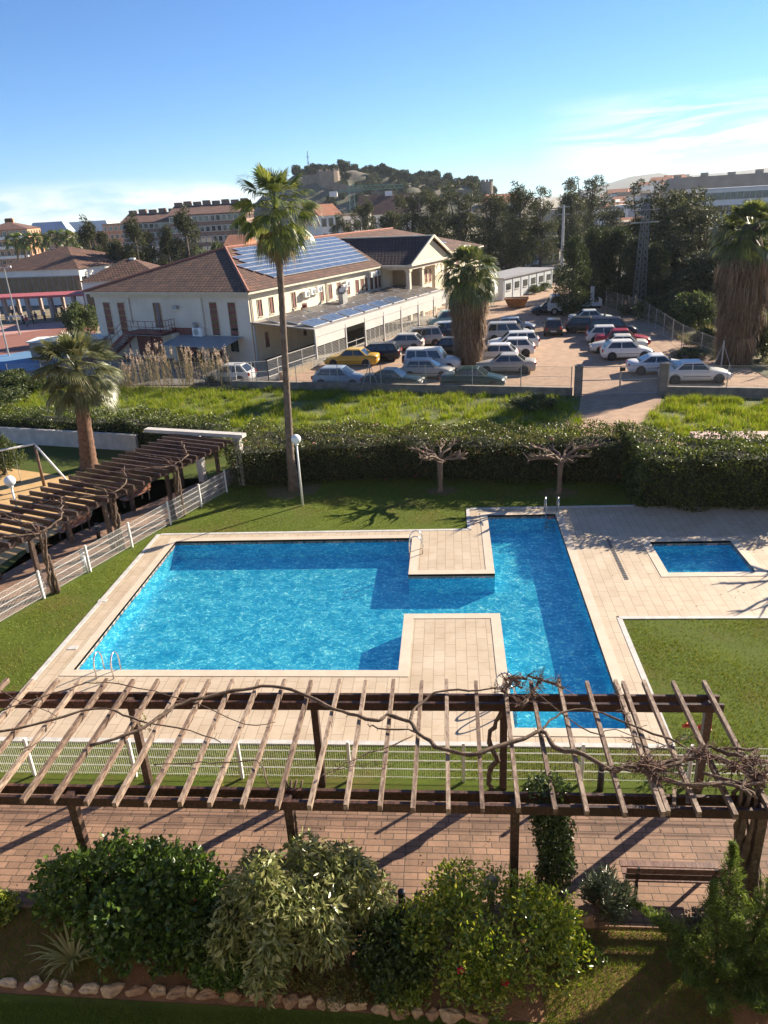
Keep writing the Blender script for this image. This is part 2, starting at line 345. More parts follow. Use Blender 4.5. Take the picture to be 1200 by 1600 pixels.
def watermat():
    m = bpy.data.materials.new('pool_water'); m.use_nodes = True; nt = m.node_tree; nt.nodes.remove(nt.nodes['Principled BSDF'])
    tc = N(nt, 'ShaderNodeTexCoord')
    mp = N(nt, 'ShaderNodeMapping'); mp.inputs['Rotation'].default_value = (0, 0, .5); mp.inputs['Scale'].default_value = (1, 1.25, 1); nt.links.new(tc.outputs['Object'], mp.inputs[0])
    w = noise(nt, mp.outputs[0], 1.6, 3, .5)
    vd = N(nt, 'ShaderNodeTexVoronoi', feature='DISTANCE_TO_EDGE'); vd.inputs['Scale'].default_value = 3.4
    nz = N(nt, 'ShaderNodeTexNoise'); nz.inputs['Scale'].default_value = 2.2; nz.inputs['Detail'].default_value = 3; nt.links.new(mp.outputs[0], nz.inputs['Vector'])
    ad = N(nt, 'ShaderNodeMix', data_type='RGBA', blend_type='ADD'); ad.inputs[0].default_value = .55; nt.links.new(mp.outputs[0], ad.inputs[6]); nt.links.new(nz.outputs['Color'], ad.inputs[7]); nt.links.new(ad.outputs[2], vd.inputs['Vector'])
    # ripple caustics painted into the transparent colour, which tints light passing both ways
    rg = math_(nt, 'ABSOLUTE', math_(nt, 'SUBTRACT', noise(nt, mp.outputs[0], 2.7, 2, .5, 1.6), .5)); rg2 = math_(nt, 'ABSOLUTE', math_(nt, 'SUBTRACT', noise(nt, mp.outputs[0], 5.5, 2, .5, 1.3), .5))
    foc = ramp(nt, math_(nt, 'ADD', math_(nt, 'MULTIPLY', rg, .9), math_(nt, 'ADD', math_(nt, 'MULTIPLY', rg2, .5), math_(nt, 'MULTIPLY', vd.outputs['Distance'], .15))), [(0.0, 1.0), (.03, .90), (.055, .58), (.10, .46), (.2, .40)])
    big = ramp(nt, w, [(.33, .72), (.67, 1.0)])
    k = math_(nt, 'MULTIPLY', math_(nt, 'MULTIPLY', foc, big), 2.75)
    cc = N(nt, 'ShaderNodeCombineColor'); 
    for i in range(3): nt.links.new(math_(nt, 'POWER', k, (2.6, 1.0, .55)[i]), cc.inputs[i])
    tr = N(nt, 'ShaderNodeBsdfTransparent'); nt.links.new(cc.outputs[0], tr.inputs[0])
    gl = N(nt, 'ShaderNodeBsdfGlossy'); gl.inputs['Roughness'].default_value = .06
    h = math_(nt, 'ADD', noise(nt, mp.outputs[0], 5.5, 4, .6, .4), math_(nt, 'MULTIPLY', noise(nt, mp.outputs[0], 1.3, 2), 1.2))
    bn = N(nt, 'ShaderNodeBump'); bn.inputs['Strength'].default_value = .55; bn.inputs['Distance'].default_value = .06; nt.links.new(h, bn.inputs['Height']); nt.links.new(bn.outputs[0], gl.inputs['Normal'])
    fr = N(nt, 'ShaderNodeFresnel'); fr.inputs['IOR'].default_value = 1.33; nt.links.new(bn.outputs[0], fr.inputs['Normal'])
    ms = N(nt, 'ShaderNodeMixShader'); nt.links.new(math_(nt, 'MULTIPLY', fr.outputs[0], .8), ms.inputs[0]); nt.links.new(tr.outputs[0], ms.inputs[1]); nt.links.new(gl.outputs[0], ms.inputs[2])
    nt.links.new(ms.outputs[0], nt.nodes['Material Output'].inputs[0]); return m
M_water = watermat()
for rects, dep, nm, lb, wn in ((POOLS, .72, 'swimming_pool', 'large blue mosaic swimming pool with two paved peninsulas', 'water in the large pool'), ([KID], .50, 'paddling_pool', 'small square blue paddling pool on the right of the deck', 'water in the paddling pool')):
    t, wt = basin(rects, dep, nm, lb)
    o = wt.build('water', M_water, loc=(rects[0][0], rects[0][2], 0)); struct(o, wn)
M_steel = mat('brushed_steel', (.75, .75, .74), .22, (.6, .6, .6), 8, metal=.95)
def ladder(x, y, rz, label, both=True):
    t = thing('pool_ladder', label, 'pool ladder', (x, y, .03), rz, 'steel pool ladders')
    for s in (-.25, .25):
        p = [(s, .45, 0), (s, .45, .35)]+[(s, .45-.25*(1-math.cos(a)), .35+.35*math.sin(a)) for a in np.linspace(.2, PI-.2, 9)]+[(s, -.05, .3), (s, -.05, -.6)]
        MB().tube(p, .022, 8).build('handrail', M_steel, t, True)
    for k in range(3): MB().box((0, -.05, -.15-.2*k), (.46, .09, .025)).build('step', M_steel, t)
ladder(-1.6, 24.95, -PI/2, 'steel ladder where the big pool meets the upper paved peninsula')
ladder(4.0, 28.15, R_(0), 'steel ladder at the far end of the narrow arm of the pool')
ladder(-9.9, 17.3, PI, 'steel ladder at the near left edge of the big pool')
ladder(1.45, 15.9, PI/2, 'steel ladder partly hidden by the near pergola beam')
dr = MB()
for k in range(26): dr.box((5.74, 22.5+.13*k+.06, .03), (.13, .07, .012))
o = dr.build('drain_grating', mat('dark_slot_metal', (.12, .12, .12), .5)); tag(o, 'long narrow slotted drain in the paving beside the paddling pool', 'drain')
for (px, py, w) in ((119, 1013, .3), (165, 939, .3)):
    x, y, _ = G(px, py); o = MB().box((x-.1, y, .024), (w, .2, .02)).build('skimmer_lid', M_kerb, None); tag(o, 'square white skimmer lid in the left pool edge, %s' % ('nearer the ladder' if py > 1000 else 'farther from the ladder'), 'pool lid', 'skimmer lids')
# stamped paths
M_pav = brickmat('stamped_brick_paving', (.38, .225, .145), (.24, .14, .09), (.10, .065, .045), .27, .16, .011, .8, 0.0, squash=1.6, bump=.6, dirt=(.66, .68, .70), tint=(.72, .70, .68))
sheet('garden_path', [(-19, 9.55), (7.6, 9.55), (7.6, 12.75), (-19, 12.75)], .008, M_pav, 'stamped brick path under the near pergola')
sheet('side_path', [(-19.6, 12.76), (-17.5, 12.76), (-10.9, 31.3), (-10.2, 35.0), (-11.2, 35.0), (-12.5, 32.6), (-14.2, 29.6), (-15.7, 27.2), (-16.9, 23.0)], .009, M_pav, 'stamped brick path along the side fence')
M_sand = mat('ochre_sand', (.52, .34, .155), .95, (.44, .28, .12), 1.5, bump=.3)
sheet('garden_lawn', [(-40, 12.76), (-19.61, 12.76), (-16.9, 23.0), (-15.7, 27.2), (-14.2, 29.6), (-12.5, 32.6), (-11.2, 35.0), (-12, 41), (-40, 44)], .0, grassmat('rough_turf', (.07, .10, .02), (.11, .13, .028), (.10, .085, .03)), 'rough lawn beside the side path')
sheet('playground_sand', [(-30, 22.5), (-17.6, 22.5), (-17.2, 25.4), (-15.9, 29.0), (-17.4, 32.8), (-19.3, 34.2), (-24, 36.0), (-31, 37)], .012, M_sand, 'ochre sand under the swings')
sheet('planting_bed', [(-14, 7.95), (7.6, 7.75), (7.6, 9.54), (-14, 9.54)], .004, mat('bare_bed_soil', (.26, .13, .07), .95, (.16, .085, .045), 3, bump=.8, bscale=30), 'reddish brown soil of the planting bed')
sheet('front_lawn', [(-14, 2), (7.6, 2), (7.6, 7.74), (-14, 7.94)], .002, grassmat('front_turf', (.11, .155, .025), (.16, .19, .035), (.09, .11, .025)), 'front strip of lawn')
struct(MB().box((-3, 9.56, .02), (21, .10, .05)).build('path_kerb', MATS['stamped_brick_paving']), 'thin kerb between path and bed')

# grass blades -----------------------------------------------------------
def blades(name, areas, n, h, w, m, label, kind='stuff', lean=.5, clump=0):
    P = []
    for poly, share in areas:
        k = int(n*share); x0, x1, y0, y1 = poly; q = np.stack([rng.uniform(x0, x1, k), rng.uniform(y0, y1, k)], 1); P.append(q)
    P = np.concatenate(P)
    return P
def blade_mesh(P, h, w, lean=.5, z=0.0):
    n = len(P); a = rng.uniform(0, 2*PI, n); hh = h*rng.uniform(.5, 1.3, n)*(P[:, 2] if P.shape[1] > 2 else 1); l = lean*hh*rng.uniform(.2, 1.2, n); b = rng.uniform(0, 2*PI, n)
    c = np.stack([P[:, 0], P[:, 1], np.full(n, z)], 1); s = np.stack([np.cos(a), np.sin(a), np.zeros(n)], 1)*w*.5; t = c+np.stack([np.cos(b)*l, np.sin(b)*l, hh], 1)
    V = np.stack([c-s, c+s, t], 1).reshape(-1, 3); F = np.arange(n*3).reshape(n, 3); return V, F
def uni(x0, x1, y0, y1, dens, pred=None):
    k = int((x1-x0)*(y1-y0)*dens); P = np.stack([rng.uniform(x0, x1, k), rng.uniform(y0, y1, k)], 1)
    if pred is not None: P = P[pred(P[:, 0], P[:, 1])]
    return P
L_lawn = leafmat('lawn_blade', [(.08, .12, .014), (.14, .19, .022), (.20, .24, .03), (.25, .22, .055)], .25, .6, .2)
PP = [uni(-16.8, -12.15, 13, 33, 420, lambda x, y: x > -17.2+(y-13)*.37), uni(-12.1, .5, 26.95, 33, 330), uni(.5, 7.5, 29.1, 33, 250), uni(5.1, 13, 13.1, 19.95, 700), uni(-12, 5, 13.1, 14.15, 900)]
PP = np.concatenate(PP); q_ = .5+.3*np.sin(PP[:, 0]*1.3+2*np.sin(PP[:, 1]*.7))+.3*np.sin(PP[:, 1]*1.9+1.5*np.sin(PP[:, 0]*.9)); PP = PP[rng.random(len(PP)) < .25+q_]; V, F = blade_mesh(PP, .05, .018, .8, 0)
o = npmesh('lawn_grass', V, F, L_lawn); tag(o, 'short mown grass of the pool lawn', 'grass', kind='stuff')
V, F = blade_mesh(np.concatenate([uni(-9, 6, 6.3, 7.75, 3500), uni(-9, -5.8, 8.1, 9.5, 3600), uni(1.3, 4.2, 7.6, 9.45, 4500)]), .06, .010, .7, 0)
o = npmesh('front_grass', V, F, leafmat('front_blade', [(.07, .12, .02), (.13, .19, .03), (.19, .23, .045)], .35, .6, .2)); tag(o, 'short grass of the front lawn and round the shrubs', 'grass', kind='stuff')

# ================================================================== fences round the lawn
M_white = mat('white_powder_coat', (.80, .80, .77), .4, (.72, .72, .69), 3)
def wire_fence(pts, posts_end, label, dense=.05):
    t = thing('mesh_fence', label, 'fence', (*pts[0], 0)); o = Vector((*pts[0], 0))
    for i, p in enumerate(pts):
        MB().box((p[0]-o.x, p[1]-o.y, .54), (.06, .06, 1.08)).build('post', M_white, t)
        if i == len(pts)-1: break
        a = Vector((*p, 0))-o; b = Vector((*pts[i+1], 0))-o; d = b-a; L = d.length; d.normalize(); nrm = Vector((-d.y, d.x, 0)); mb = MB()
        for z in (.1, .32, .34, .56, .58, .80, .82, 1.0): mb.bar(a+Vector((0, 0, z))+nrm*.004, b+Vector((0, 0, z))+nrm*.004, .006, .007)
        k = int(L/dense)
        for j in range(1, k):
            q = a+d*(L*j/k); mb.bar(q+Vector((0, 0, .06)), q+Vector((0, 0, 1.03)), .0045, .0045)
        mb.build('wire_panel', M_white, t)
    return t
ff = [G(px, 1165, 1.0)[0] for px in (-260, -130, 33, 197, 369, 543, 724, 911, 1080)]+[8.3, 10.9]
wire_fence([(x, FY) for x in ff], True, 'low white wire fence between the near pergola and the pool')
ys = [13.3, 15.35, 17.4, 19.45]+[21.58, 23.6, 25.68, 27.86, 29.82, 31.6]
wire_fence([(fx(y), y) for y in ys], True, 'low white wire fence running back along the side path')

# ================================================================== pergolas
def woodmat(name, c1, c2, c3, rough=.75):
    m = bpy.data.materials.new(name); m.use_nodes = True; nt = m.node_tree; b = nt.nodes['Principled BSDF']; b.inputs['Roughness'].default_value = rough
    tc = N(nt, 'ShaderNodeTexCoord'); mp = N(nt, 'ShaderNodeMapping'); mp.inputs['Scale'].default_value = (6, 1.6, 6); nt.links.new(tc.outputs['Object'], mp.inputs[0])
    n = noise(nt, mp.outputs[0], 3.0, 7, .7, .5); oi = N(nt, 'ShaderNodeObjectInfo'); v = math_(nt, 'ADD', n, math_(nt, 'MULTIPLY', math_(nt, 'SUBTRACT', oi.outputs['Random'], .5), .16))
    nt.links.new(ramp(nt, v, [(.35, c1), (.5, c2), (.62, c3)]), b.inputs['Base Color'])
    bn = N(nt, 'ShaderNodeBump'); bn.inputs['Strength'].default_value = .5; bn.inputs['Distance'].default_value = .01; nt.links.new(n, bn.inputs['Height']); nt.links.new(bn.outputs[0], b.inputs['Normal'])
    MATS[name] = m; return m
M_raft = woodmat('weathered_rafter_wood', (.075, .042, .028), (.18, .12, .085), (.32, .245, .185))
M_beam = woodmat('dark_stained_beam_wood', (.022, .011, .009), (.05, .022, .015), (.11, .05, .035), .5)
M_dark = woodmat('brown_black_stained_wood', (.025, .014, .011), (.06, .032, .024), (.12, .08, .06), .5)
t = thing('pergola', 'large near pergola of brown rafters across the foot of the photo', 'pergola', (0, 9.9, 0))
for yb in (.02, .30, 2.83, 3.11):
    for (a, b) in ((-13, -7.1), (-7.095, -3.04), (-3.035, .98), (.985, 5.35 if yb > 1 else 6.1)):
        MB().box(((a+b)/2, yb, 2.29), (b-a, .065, .19)).build('beam', M_beam, t)
for x in (-11.2, -7.1, -3.04, .98, 5.12):
    MB().box((x, .16, 1.17), (.15, .14, 2.34)).build('post', M_dark, t); MB().box((x, 2.97, 1.17), (.15, .14, 2.34)).build('post', M_dark, t)
rx = [-12.6, -12.0, -11.4, -10.8, -10.2, -9.55, -9.01, -8.44, -7.82, -7.23, -6.62, -6.06, -5.48, -4.91, -4.34, -3.76, -3.15, -2.55, -1.95, -1.35, -.76, -.19, .41, 1.02, 1.60, 2.15, 2.75, 3.36, 3.48, 3.94, 4.52, 5.13]
for i, x in enumerate(rx):
    b = .02*math.sin(i*2.3); MB().bar((x-b, -.20+.03*math.sin(i*5), 2.445), (x+b, 3.47+.03*math.cos(i*3), 2.445), .075, .115).build('rafter', M_raft, t)
# loose rusty cleats lying at right
for x, y in ((3.62, .12), (3.85, .16)): MB().bar((x, y-.05, 2.40), (x+.12, y+.35, 2.40), .06, .03).build('loose_batten', M_raft, t)
# side pergola
PO = Vector((-14.85, 20.9, 0)); pa = R_(68.2); pu = Vector((math.cos(pa), math.sin(pa), 0)); pw = Vector((-pu.y, pu.x, 0))
t = thing('pergola', 'dark slatted pergola beside the side path and sand', 'pergola', PO, pa)       # local x = along, y = away from the pool
for yb in (.12, .32, 2.42, 2.62):
    for a, b in ((-3.2, .7), (.705, 4.45), (4.455, 8.2), (8.205, 12.2)): MB().box(((a+b)/2, yb, 2.12), (b-a, .06, .18)).build('beam', M_beam, t)
k = 0
x = -3.1
while x < 12.1:
    MB().bar((x, -.25+.05*math.sin(k*3.1), 2.30), (x+.02, 3.42+.08*math.cos(k*2.2), 2.30), .075, .18).build('rafter', M_dark, t); x += .475; k += 1
for x in (-2.4, 1.3, 4.7, 8.2, 11.5):
    MB().box((x, .22, 1.02), (.14, .14, 2.04)).build('post', M_dark, t); MB().box((x, 2.52, 1.02), (.14, .14, 2.04)).build('post', M_dark, t)

# vines --------------------------------------------------------------
M_vine = mat('grey_brown_vine_bark', (.17, .115, .08), .9, (.075, .05, .035), 9, bump=.9, bscale=40)
M_twig = mat('reddish_vine_twig', (.16, .085, .06), .85, (.09, .05, .035), 12)
def wig(P, k=3, amp=.05, r=random):
    """subdivide a polyline into a wandering stem"""
    P = [Vector(p) for p in P]; Q = []
    for i in range(len(P)-1):
        p0 = P[max(0, i-1)]; p1 = P[i]; p2 = P[i+1]; p3 = P[min(len(P)-1, i+2)]
        for j in range(k):
            s = j/k; q = .5*((2*p1)+(p2-p0)*s+(2*p0-5*p1+4*p2-p3)*s*s+(3*p1-p0-3*p2+p3)*s**3)
            if j or i: q += Vector((r.uniform(-1, 1), r.uniform(-1, 1), r.uniform(-.6, .6)))*amp
            Q.append(q)
    Q.append(P[-1]); return Q
def vine_stem(mb, P, r0, r1, amp=.05, k=3, n=7):
    Q = wig(P, k, amp); L = len(Q); rad = [(r0+(r1-r0)*i/(L-1))*random.uniform(.82, 1.25) for i in range(L)]; mb.tube(Q, rad, n); return Q
def twigs(mb, Q, num, ln, r0=.008, up=.3):
    for _ in range(num):
        q = random.choice(Q); d = Vector((random.gauss(0, 1), random.gauss(0, 1), random.gauss(up, .7))).normalized(); l = ln*random.uniform(.4, 1.3)
        e = q+d*l; mid = q+d*l*.5+Vector((random.uniform(-1, 1), random.uniform(-1, 1), random.uniform(-1, 1)))*l*.15
        mb.tube([q, mid, e], [r0, r0*.8, r0*.4], 4)
        if random.random() < .5:
            d2 = (d+Vector((random.gauss(0, .7), random.gauss(0, .7), random.gauss(0, .5)))).normalized(); mb.tube([mid, mid+d2*l*.5], [r0*.7, r0*.3], 4)
def px_path(pts, z): return [G(x, y, z+(dz[0] if dz else 0)) for x, y, *dz in pts]
# vine A: long stems over the left and middle of the near pergola
zt = 2.56
v = MB(); tw = MB()
tA = thing('grape_vine', 'long bare vine wandering over the left half of the near pergola', 'vine', (-3.05, 10.2, 0)); off = Vector((-3.05, 10.2, 0))
stems = [([(-60, 1160), (0, 1142), (75, 1128), (150, 1106), (195, 1116), (230, 1130), (300, 1142), (345, 1160)], .028, .012),
         ([(0, 1112), (60, 1090), (120, 1072), (165, 1066), (240, 1080), (310, 1100), (380, 1130), (430, 1128)], .016, .008),
         ([(140, 1165), (200, 1148), (250, 1120), (275, 1102), (310, 1092), (350, 1083), (395, 1075), (440, 1073), (480, 1087), (520, 1106), (560, 1119), (592, 1126), (604, 1117), (640, 1127), (655, 1145), (680, 1165), (710, 1175), (745, 1178), (785, 1163), (830, 1149), (846, 1141), (868, 1168), (910, 1178), (955, 1204)], .034, .042),
         ([(575, 1132), (590, 1137), (640, 1140), (655, 1147)], .012, .02), ([(640, 1128), (650, 1105), (670, 1087), (690, 1080), (730, 1078), (790, 1075)], .03, .015),
         ([(500, 1215), (530, 1198), (565, 1180), (600, 1170), (645, 1150)], .008, .014), ([(520, 1203), (570, 1195), (610, 1192)], .007, .004),
         ([(845, 1141), (870, 1120), (900, 1108), (940, 1115), (1000, 1138), (1060, 1160), (1090, 1180)], .022, .018), ([(828, 1075), (860, 1100), (925, 1146), (960, 1140), (1040, 1165)], .014, .01),
         ([(-10, 1075), (40, 1100), (90, 1120), (60, 1158), (30, 1172)], .010, .006), ([(240, 1195), (300, 1192), (345, 1193), (400, 1190), (420, 1230)], .010, .012)]
for P, a, b in stems:
    Q = vine_stem(v, [Vector(p)-off for p in px_path([(x, y) for x, y in P], zt)], a, b, .028, 3); twigs(tw, Q, int(len(Q)*1.0), .12, .006)
for s in range(4): vine_stem(v, [Vector((.0+.05*s, -.12, 0)), Vector((-.1+.08*s, -.15+.08*s, .9)), Vector((.08-.03*s, -.1, 1.7)), Vector((-.05+.1*s, .1, 2.5))], .05, .02, .05, 3)
v.build('stem', M_vine, tA, True); tw.build('twigs', M_twig, tA)
# knotted head above the third post
tB = thing('grape_vine', 'vine with a bristling knot of twigs above the middle far post', 'vine', (.85, 12.7, 0)); v = MB(); tw = MB()
Q = vine_stem(v, [(-.12, .1, 0), (-.2, .05, .5), (-.02, -.08, 1.0), (-.18, .02, 1.5), (.05, .1, 2.0), (.2, .25, 2.45)], .055, .045, .03, 4)
for P in (px_path([(790, 1062), (820, 1058), (850, 1062), (880, 1075)], 2.62), px_path([(785, 1080), (800, 1062), (815, 1075)], 2.6), px_path([(815, 1105), (830, 1085), (845, 1065)], 2.55)):
    Q = vine_stem(v, [Vector(p)-Vector((.85, 12.7, 0)) for p in P], .035, .025, .05, 4); twigs(tw, Q, 75, .26, .008, .6)
v.build('stem', M_vine, tB, True); tw.build('twigs', M_twig, tB)
# thick trunk and tangle at right
tC = thing('grape_vine', 'twisted vine trunk and tangle of stems at the right end of the near pergola', 'vine', (5.12, 10.2, 0)); o5 = Vector((5.12, 10.2, 0)); v = MB(); tw = MB()
for s in range(7):
    a0 = s*.9; vine_stem(v, [(.15*math.cos(a0+z*1.2)*(1.1-.1*z)+.12-.16*z, .15*math.sin(a0+z*1.2)*(1.1-.1*z), z) for z in np.linspace(0, 2.55, 7)]+[(.1-.25*s, .2*math.sin(s*2)+.1, 2.62)], .085, .022, .02, 3)
for P, a, b in (([(1190, 1215), (1150, 1200), (1110, 1180), (1060, 1185), (1010, 1195), (955, 1205)], .05, .035), ([(1200, 1190), (1150, 1180), (1110, 1168), (1085, 1172), (1060, 1190), (1030, 1205)], .04, .03), ([(1185, 1225), (1130, 1222), (1080, 1228), (1020, 1215), (980, 1190)], .03, .02),
                ([(1120, 1228), (1060, 1222), (1000, 1207), (950, 1200)], .03, .02), ([(1195, 1230), (1165, 1190), (1180, 1172), (1120, 1172)], .03, .02), ([(1010, 1190), (990, 1160), (975, 1120), (965, 1080)], .014, .008), ([(990, 1200), (1030, 1170), (1080, 1150)], .012, .008)):
    Q = vine_stem(v, [Vector(p)-o5 for p in px_path(P, 2.56)], a, b, .05, 4); twigs(tw, Q, int(len(Q)*3.4), .2, .007, .3)
tq = [Vector(G(x, y, 2.6))-o5 for x, y in ((1010, 1195), (1030, 1205), (1180, 1190), (1150, 1200), (1100, 1180), (1190, 1215))]
for q in tq:
    for _ in range(26):
        d = Vector((random.gauss(0, .22), random.gauss(0, .2), random.gauss(-.02, .12))); tw.tube([q-d*.7, q+Vector((random.gauss(0, .06), random.gauss(0, .06), .04)), q+d], [.009, .008, .004], 4)
v.build('trunk', M_vine, tC, True); tw.build('twigs', M_twig, tC)
L_vine = leafmat('vine_leaf_remnant', [(.10, .16, .03), (.20, .20, .05), (.25, .12, .04)], .5)
for nm, (px, py, z, n), lb in (('a', (345, 1235, 2.3, 160), 'small leafy sprig hanging from the near beam'), ('b', (225, 1130, 2.45, 70), 'thin green sprig caught on the left rafters')):
    c = Vector(G(px, py, z)); P, d = clump_points([(0, 0, 0), (.05, 0, -.12), (-.04, .05, .1)], [.10, .08, .09], n); V, F = leaves(P, .045, .03); o = npmesh('leafy_sprig', V, F, L_vine, loc=c); tag(o, lb, 'sprig')
# vines climbing the side pergola
for i, ((bx, by), lb) in enumerate((((-13.98, 21.95), 'gnarled vine trunk nearest the camera on the side pergola'), ((-13.07, 25.52), 'knotted thick vine trunk in the middle of the side pergola'), ((-11.69, 28.75), 'shaggy vine trunk at the far end of the side pergola'))):
    t = thing('grape_vine', lb, 'vine', (bx, by, 0)); v = MB(); tw = MB()
    for s in range(4 if i else 3):
        a0 = s*1.6; Q = vine_stem(v, [(.10*math.cos(a0+z*1.4), .10*math.sin(a0+z*1.4)+.03*z, z) for z in np.linspace(0, 2.3, 6)], .075 if i else .06, .04, .03, 3)
    for P in ([(0, 0, 2.3), (-.5, .3, 2.5), (-1.3, .8, 2.5), (-2.2, 1.4, 2.52)], [(0, 0, 2.3), (.3, .9, 2.5), (-.2, 2.0, 2.5), (-.6, 2.9, 2.52)], [(0, 0, 2.3), (-.6, -.7, 2.5), (-1.6, -1.0, 2.5), (-2.4, -1.2, 2.52)]):
        Q = vine_stem(v, P, .035, .012, .06, 4); twigs(tw, Q, 26, .22, .008)
    twigs(tw, [Vector((0, 0, z)) for z in np.linspace(.9, 2.5, 12)], 60, .3, .008)
    v.build('trunk', M_vine, t, True); tw.build('twigs', M_twig, t)

# ================================================================== garden furniture
M_globe = mat('white_opal_globe', (.82, .84, .84), .25, (.74, .77, .78), 1.5)
def lamp(x, y, h, lean, label):
    t = thing('globe_lamp', label, 'lamp post', (x, y, 0), group='white globe lamps')
    MB().tube([(0, 0, 0), (lean, 0, h-.3)], [.05, .035], 10).build('pole', M_white, t, True)
    MB().lathe([(.07, 0), (.09, .05), (.05, .08)], 12, (lean, 0, h-.36)).build('collar', M_white, t, True)
    R = .21; MB().lathe([(max(.01, R*math.sin(a)), -R*math.cos(a)) for a in np.linspace(.25, PI, 12)], 20, (lean, 0, h-.08)).build('globe', M_globe, t, True)
lamp(-6.57, 29.74, 3.12, 0, 'white globe lamp on the far lawn in front of the tall palm')
lamp(-16.85, 25.35, 3.1, 0, 'white globe lamp rising through the side pergola by the sand')
M_black = mat('matt_black_metal', (.02, .02, .022), .45)
M_grey = mat('grey_metal', (.32, .34, .35), .45, metal=.3)
def bollard(x, y, h, r, m, label, cap=None, grp='garden bollard lights'):
    t = thing('bollard_light', label, 'bollard light', (x, y, 0), group=grp)
    MB().lathe([(r, 0), (r, h*.8)], 16).build('body', m, t, True); MB().lathe([(r*.8, h*.8), (r*.8, h*.88)], 16).build('lens', M_globe, t, True)
    if cap: MB().lathe([(r*2.0, h*.86), (r*1.9, h*.92), (r*.9, h*1.02), (r*.3, h*1.12)], 16).build('cap', cap, t, True)
    else: MB().lathe([(r*1.02, h*.88), (r*1.02, h), (r*.7, h*1.01)], 16).build('cap', m, t, True)
bollard(-1.03, 9.42, .85, .065, M_black, 'black cylinder bollard light between the pale shrub and glossy shrub')
bollard(.55, 9.75, .85, .07, M_grey, 'grey domed bollard light behind the glossy yellow-green shrub', M_grey)
bollard(3.07, 12.85, .65, .07, M_black, 'black bollard light by the pool fence behind the near pergola')
x, y, _ = G(155, 842); bollard(x, y, .7, .08, M_black, 'short black bollard light on a white block beside the side path')
x, y, _ = G(135, 895); bollard(x, y, .85, .09, M_grey, 'grey bollard light just behind the side fence')
def bench(x, y, rz, L, m, label):
    t = thing('garden_bench', label, 'bench', (x, y, 0), rz, 'wooden garden benches')
    for k in range(3): MB().box((0, -.16+.16*k, .44), (L, .13, .035)).build('seat_slat', m, t)
    for k in range(2): MB().bar((-L/2, .27+.03*k, .62+.17*k), (L/2, .27+.03*k, .62+.17*k), .03, .13).build('back_slat', m, t)
    for s in (-1, 1):
        f = MB(); f.bar((s*L*.38, -.2, 0), (s*L*.38, -.2, .42), .05, .05); f.bar((s*L*.38, .24, 0), (s*L*.38, .26, .42), .05, .05); f.bar((s*L*.38, .24, .42), (s*L*.38, .30, .86), .05, .04); f.bar((s*L*.38, -.22, .40), (s*L*.38, .25, .40), .05, .04); f.build('leg', M_black, t)
M_bench = woodmat('brown_bench_wood', (.06, .028, .02), (.12, .06, .045), (.2, .11, .08), .5)
M_benchr = woodmat('red_brown_bench_wood', (.12, .045, .025), (.2, .085, .045), (.3, .14, .08), .5)
bench(3.85, 10.35, PI, 1.75, M_bench, 'brown slatted bench on the near path beside the feathery conifer')
c = Vector((-15.7, 27.0, 0)); bench(c.x, c.y, pa+PI, 1.5, M_benchr, 'red-brown bench under the middle of the side pergola')
c = Vector((-14.4, 30.4, 0)); bench(c.x, c.y, pa+PI, 1.5, M_benchr, 'red-brown bench under the far end of the side pergola')
# swing
t = thing('swing_frame', 'wooden swing frame with a pale top rail on the sand', 'swing', (-20.25, 33.1, 0))
a = Vector((0, 0, 0)); M_log = woodmat('round_log_wood', (.10, .06, .04), (.17, .10, .065), (.25, .17, .12))
top = Vector((0, 0, 2.15)); far = Vector((-3.3, -2.4, 2.15))
MB().tube([top, far], .05, 8).build('top_rail', M_white, t, True)
for q, e in ((top, Vector((0.05, -.1, 0))), (far, far+Vector((.05, -.1, -2.15)))): MB().tube([q, e], .075, 8).build('post', M_log, t, True)
MB().tube([top, Vector((1.75, -.55, .1))], .05, 8).build('brace', M_white, t, True); MB().tube([far, far+Vector((-.9, -1.4, -2.1))], .05, 8).build('brace', M_white, t, True)
for k in (.3, .7):
    q = top.lerp(far, k); d = (far-top).normalized()*.25
    s = MB(); s.box((q.x, q.y, .45), (.5, .18, .04), math.atan2(d.y, d.x)); s.build('swing_seat', M_black, t)
    s = MB(); s.tube([q-d, q-d-Vector((0, 0, 1.7))], .012, 4); s.tube([q+d, q+d-Vector((0, 0, 1.7))], .012, 4); s.build('chains', M_grey, t)
t = thing('play_tower', 'small red playground panel on a post at the left edge', 'play equipment', (-22.3, 31.0, 0)); MB().box((0, 0, 1.0), (.12, .12, 2.0)).build('post', M_log, t)
MB().prism([(-.7, -.05), (.35, -.05), (.35, .05), (-.7, .05)], 1.45, 2.15).build('panel', mat('red_plastic_panel', (.55, .03, .05), .4), t)
# white concrete lintel at the end of the side pergola
M_conc = mat('whitewashed_concrete', (.56, .53, .49), .85, (.42, .40, .37), 2, bump=.3)
t = thing('concrete_frame', 'weathered white concrete beam on posts behind the side pergola', 'gate frame', (-14.9, 34.0, 0)); e = Vector((5.3, -1.5, 0))
MB().bar((0, 0, 2.45), (5.3, -1.5, 2.45), .38, .16).build('beam', M_conc, t)
for k in (.52, .93): q = e*k; MB().box((q.x, q.y, 1.18), (.3, .3, 2.36), -.27).build('post', M_conc, t)
t = thing('white_wall', 'low whitewashed wall in front of the left hedge', 'wall', (-28.5, 41.3, 0), R_(-14.5)); MB().box((5.6, 0, .42), (11.5, .2, .9)).build('wall', M_conc, t); MB().box((5.6, 0, .90), (11.6, .26, .06)).build('coping', M_conc, t)
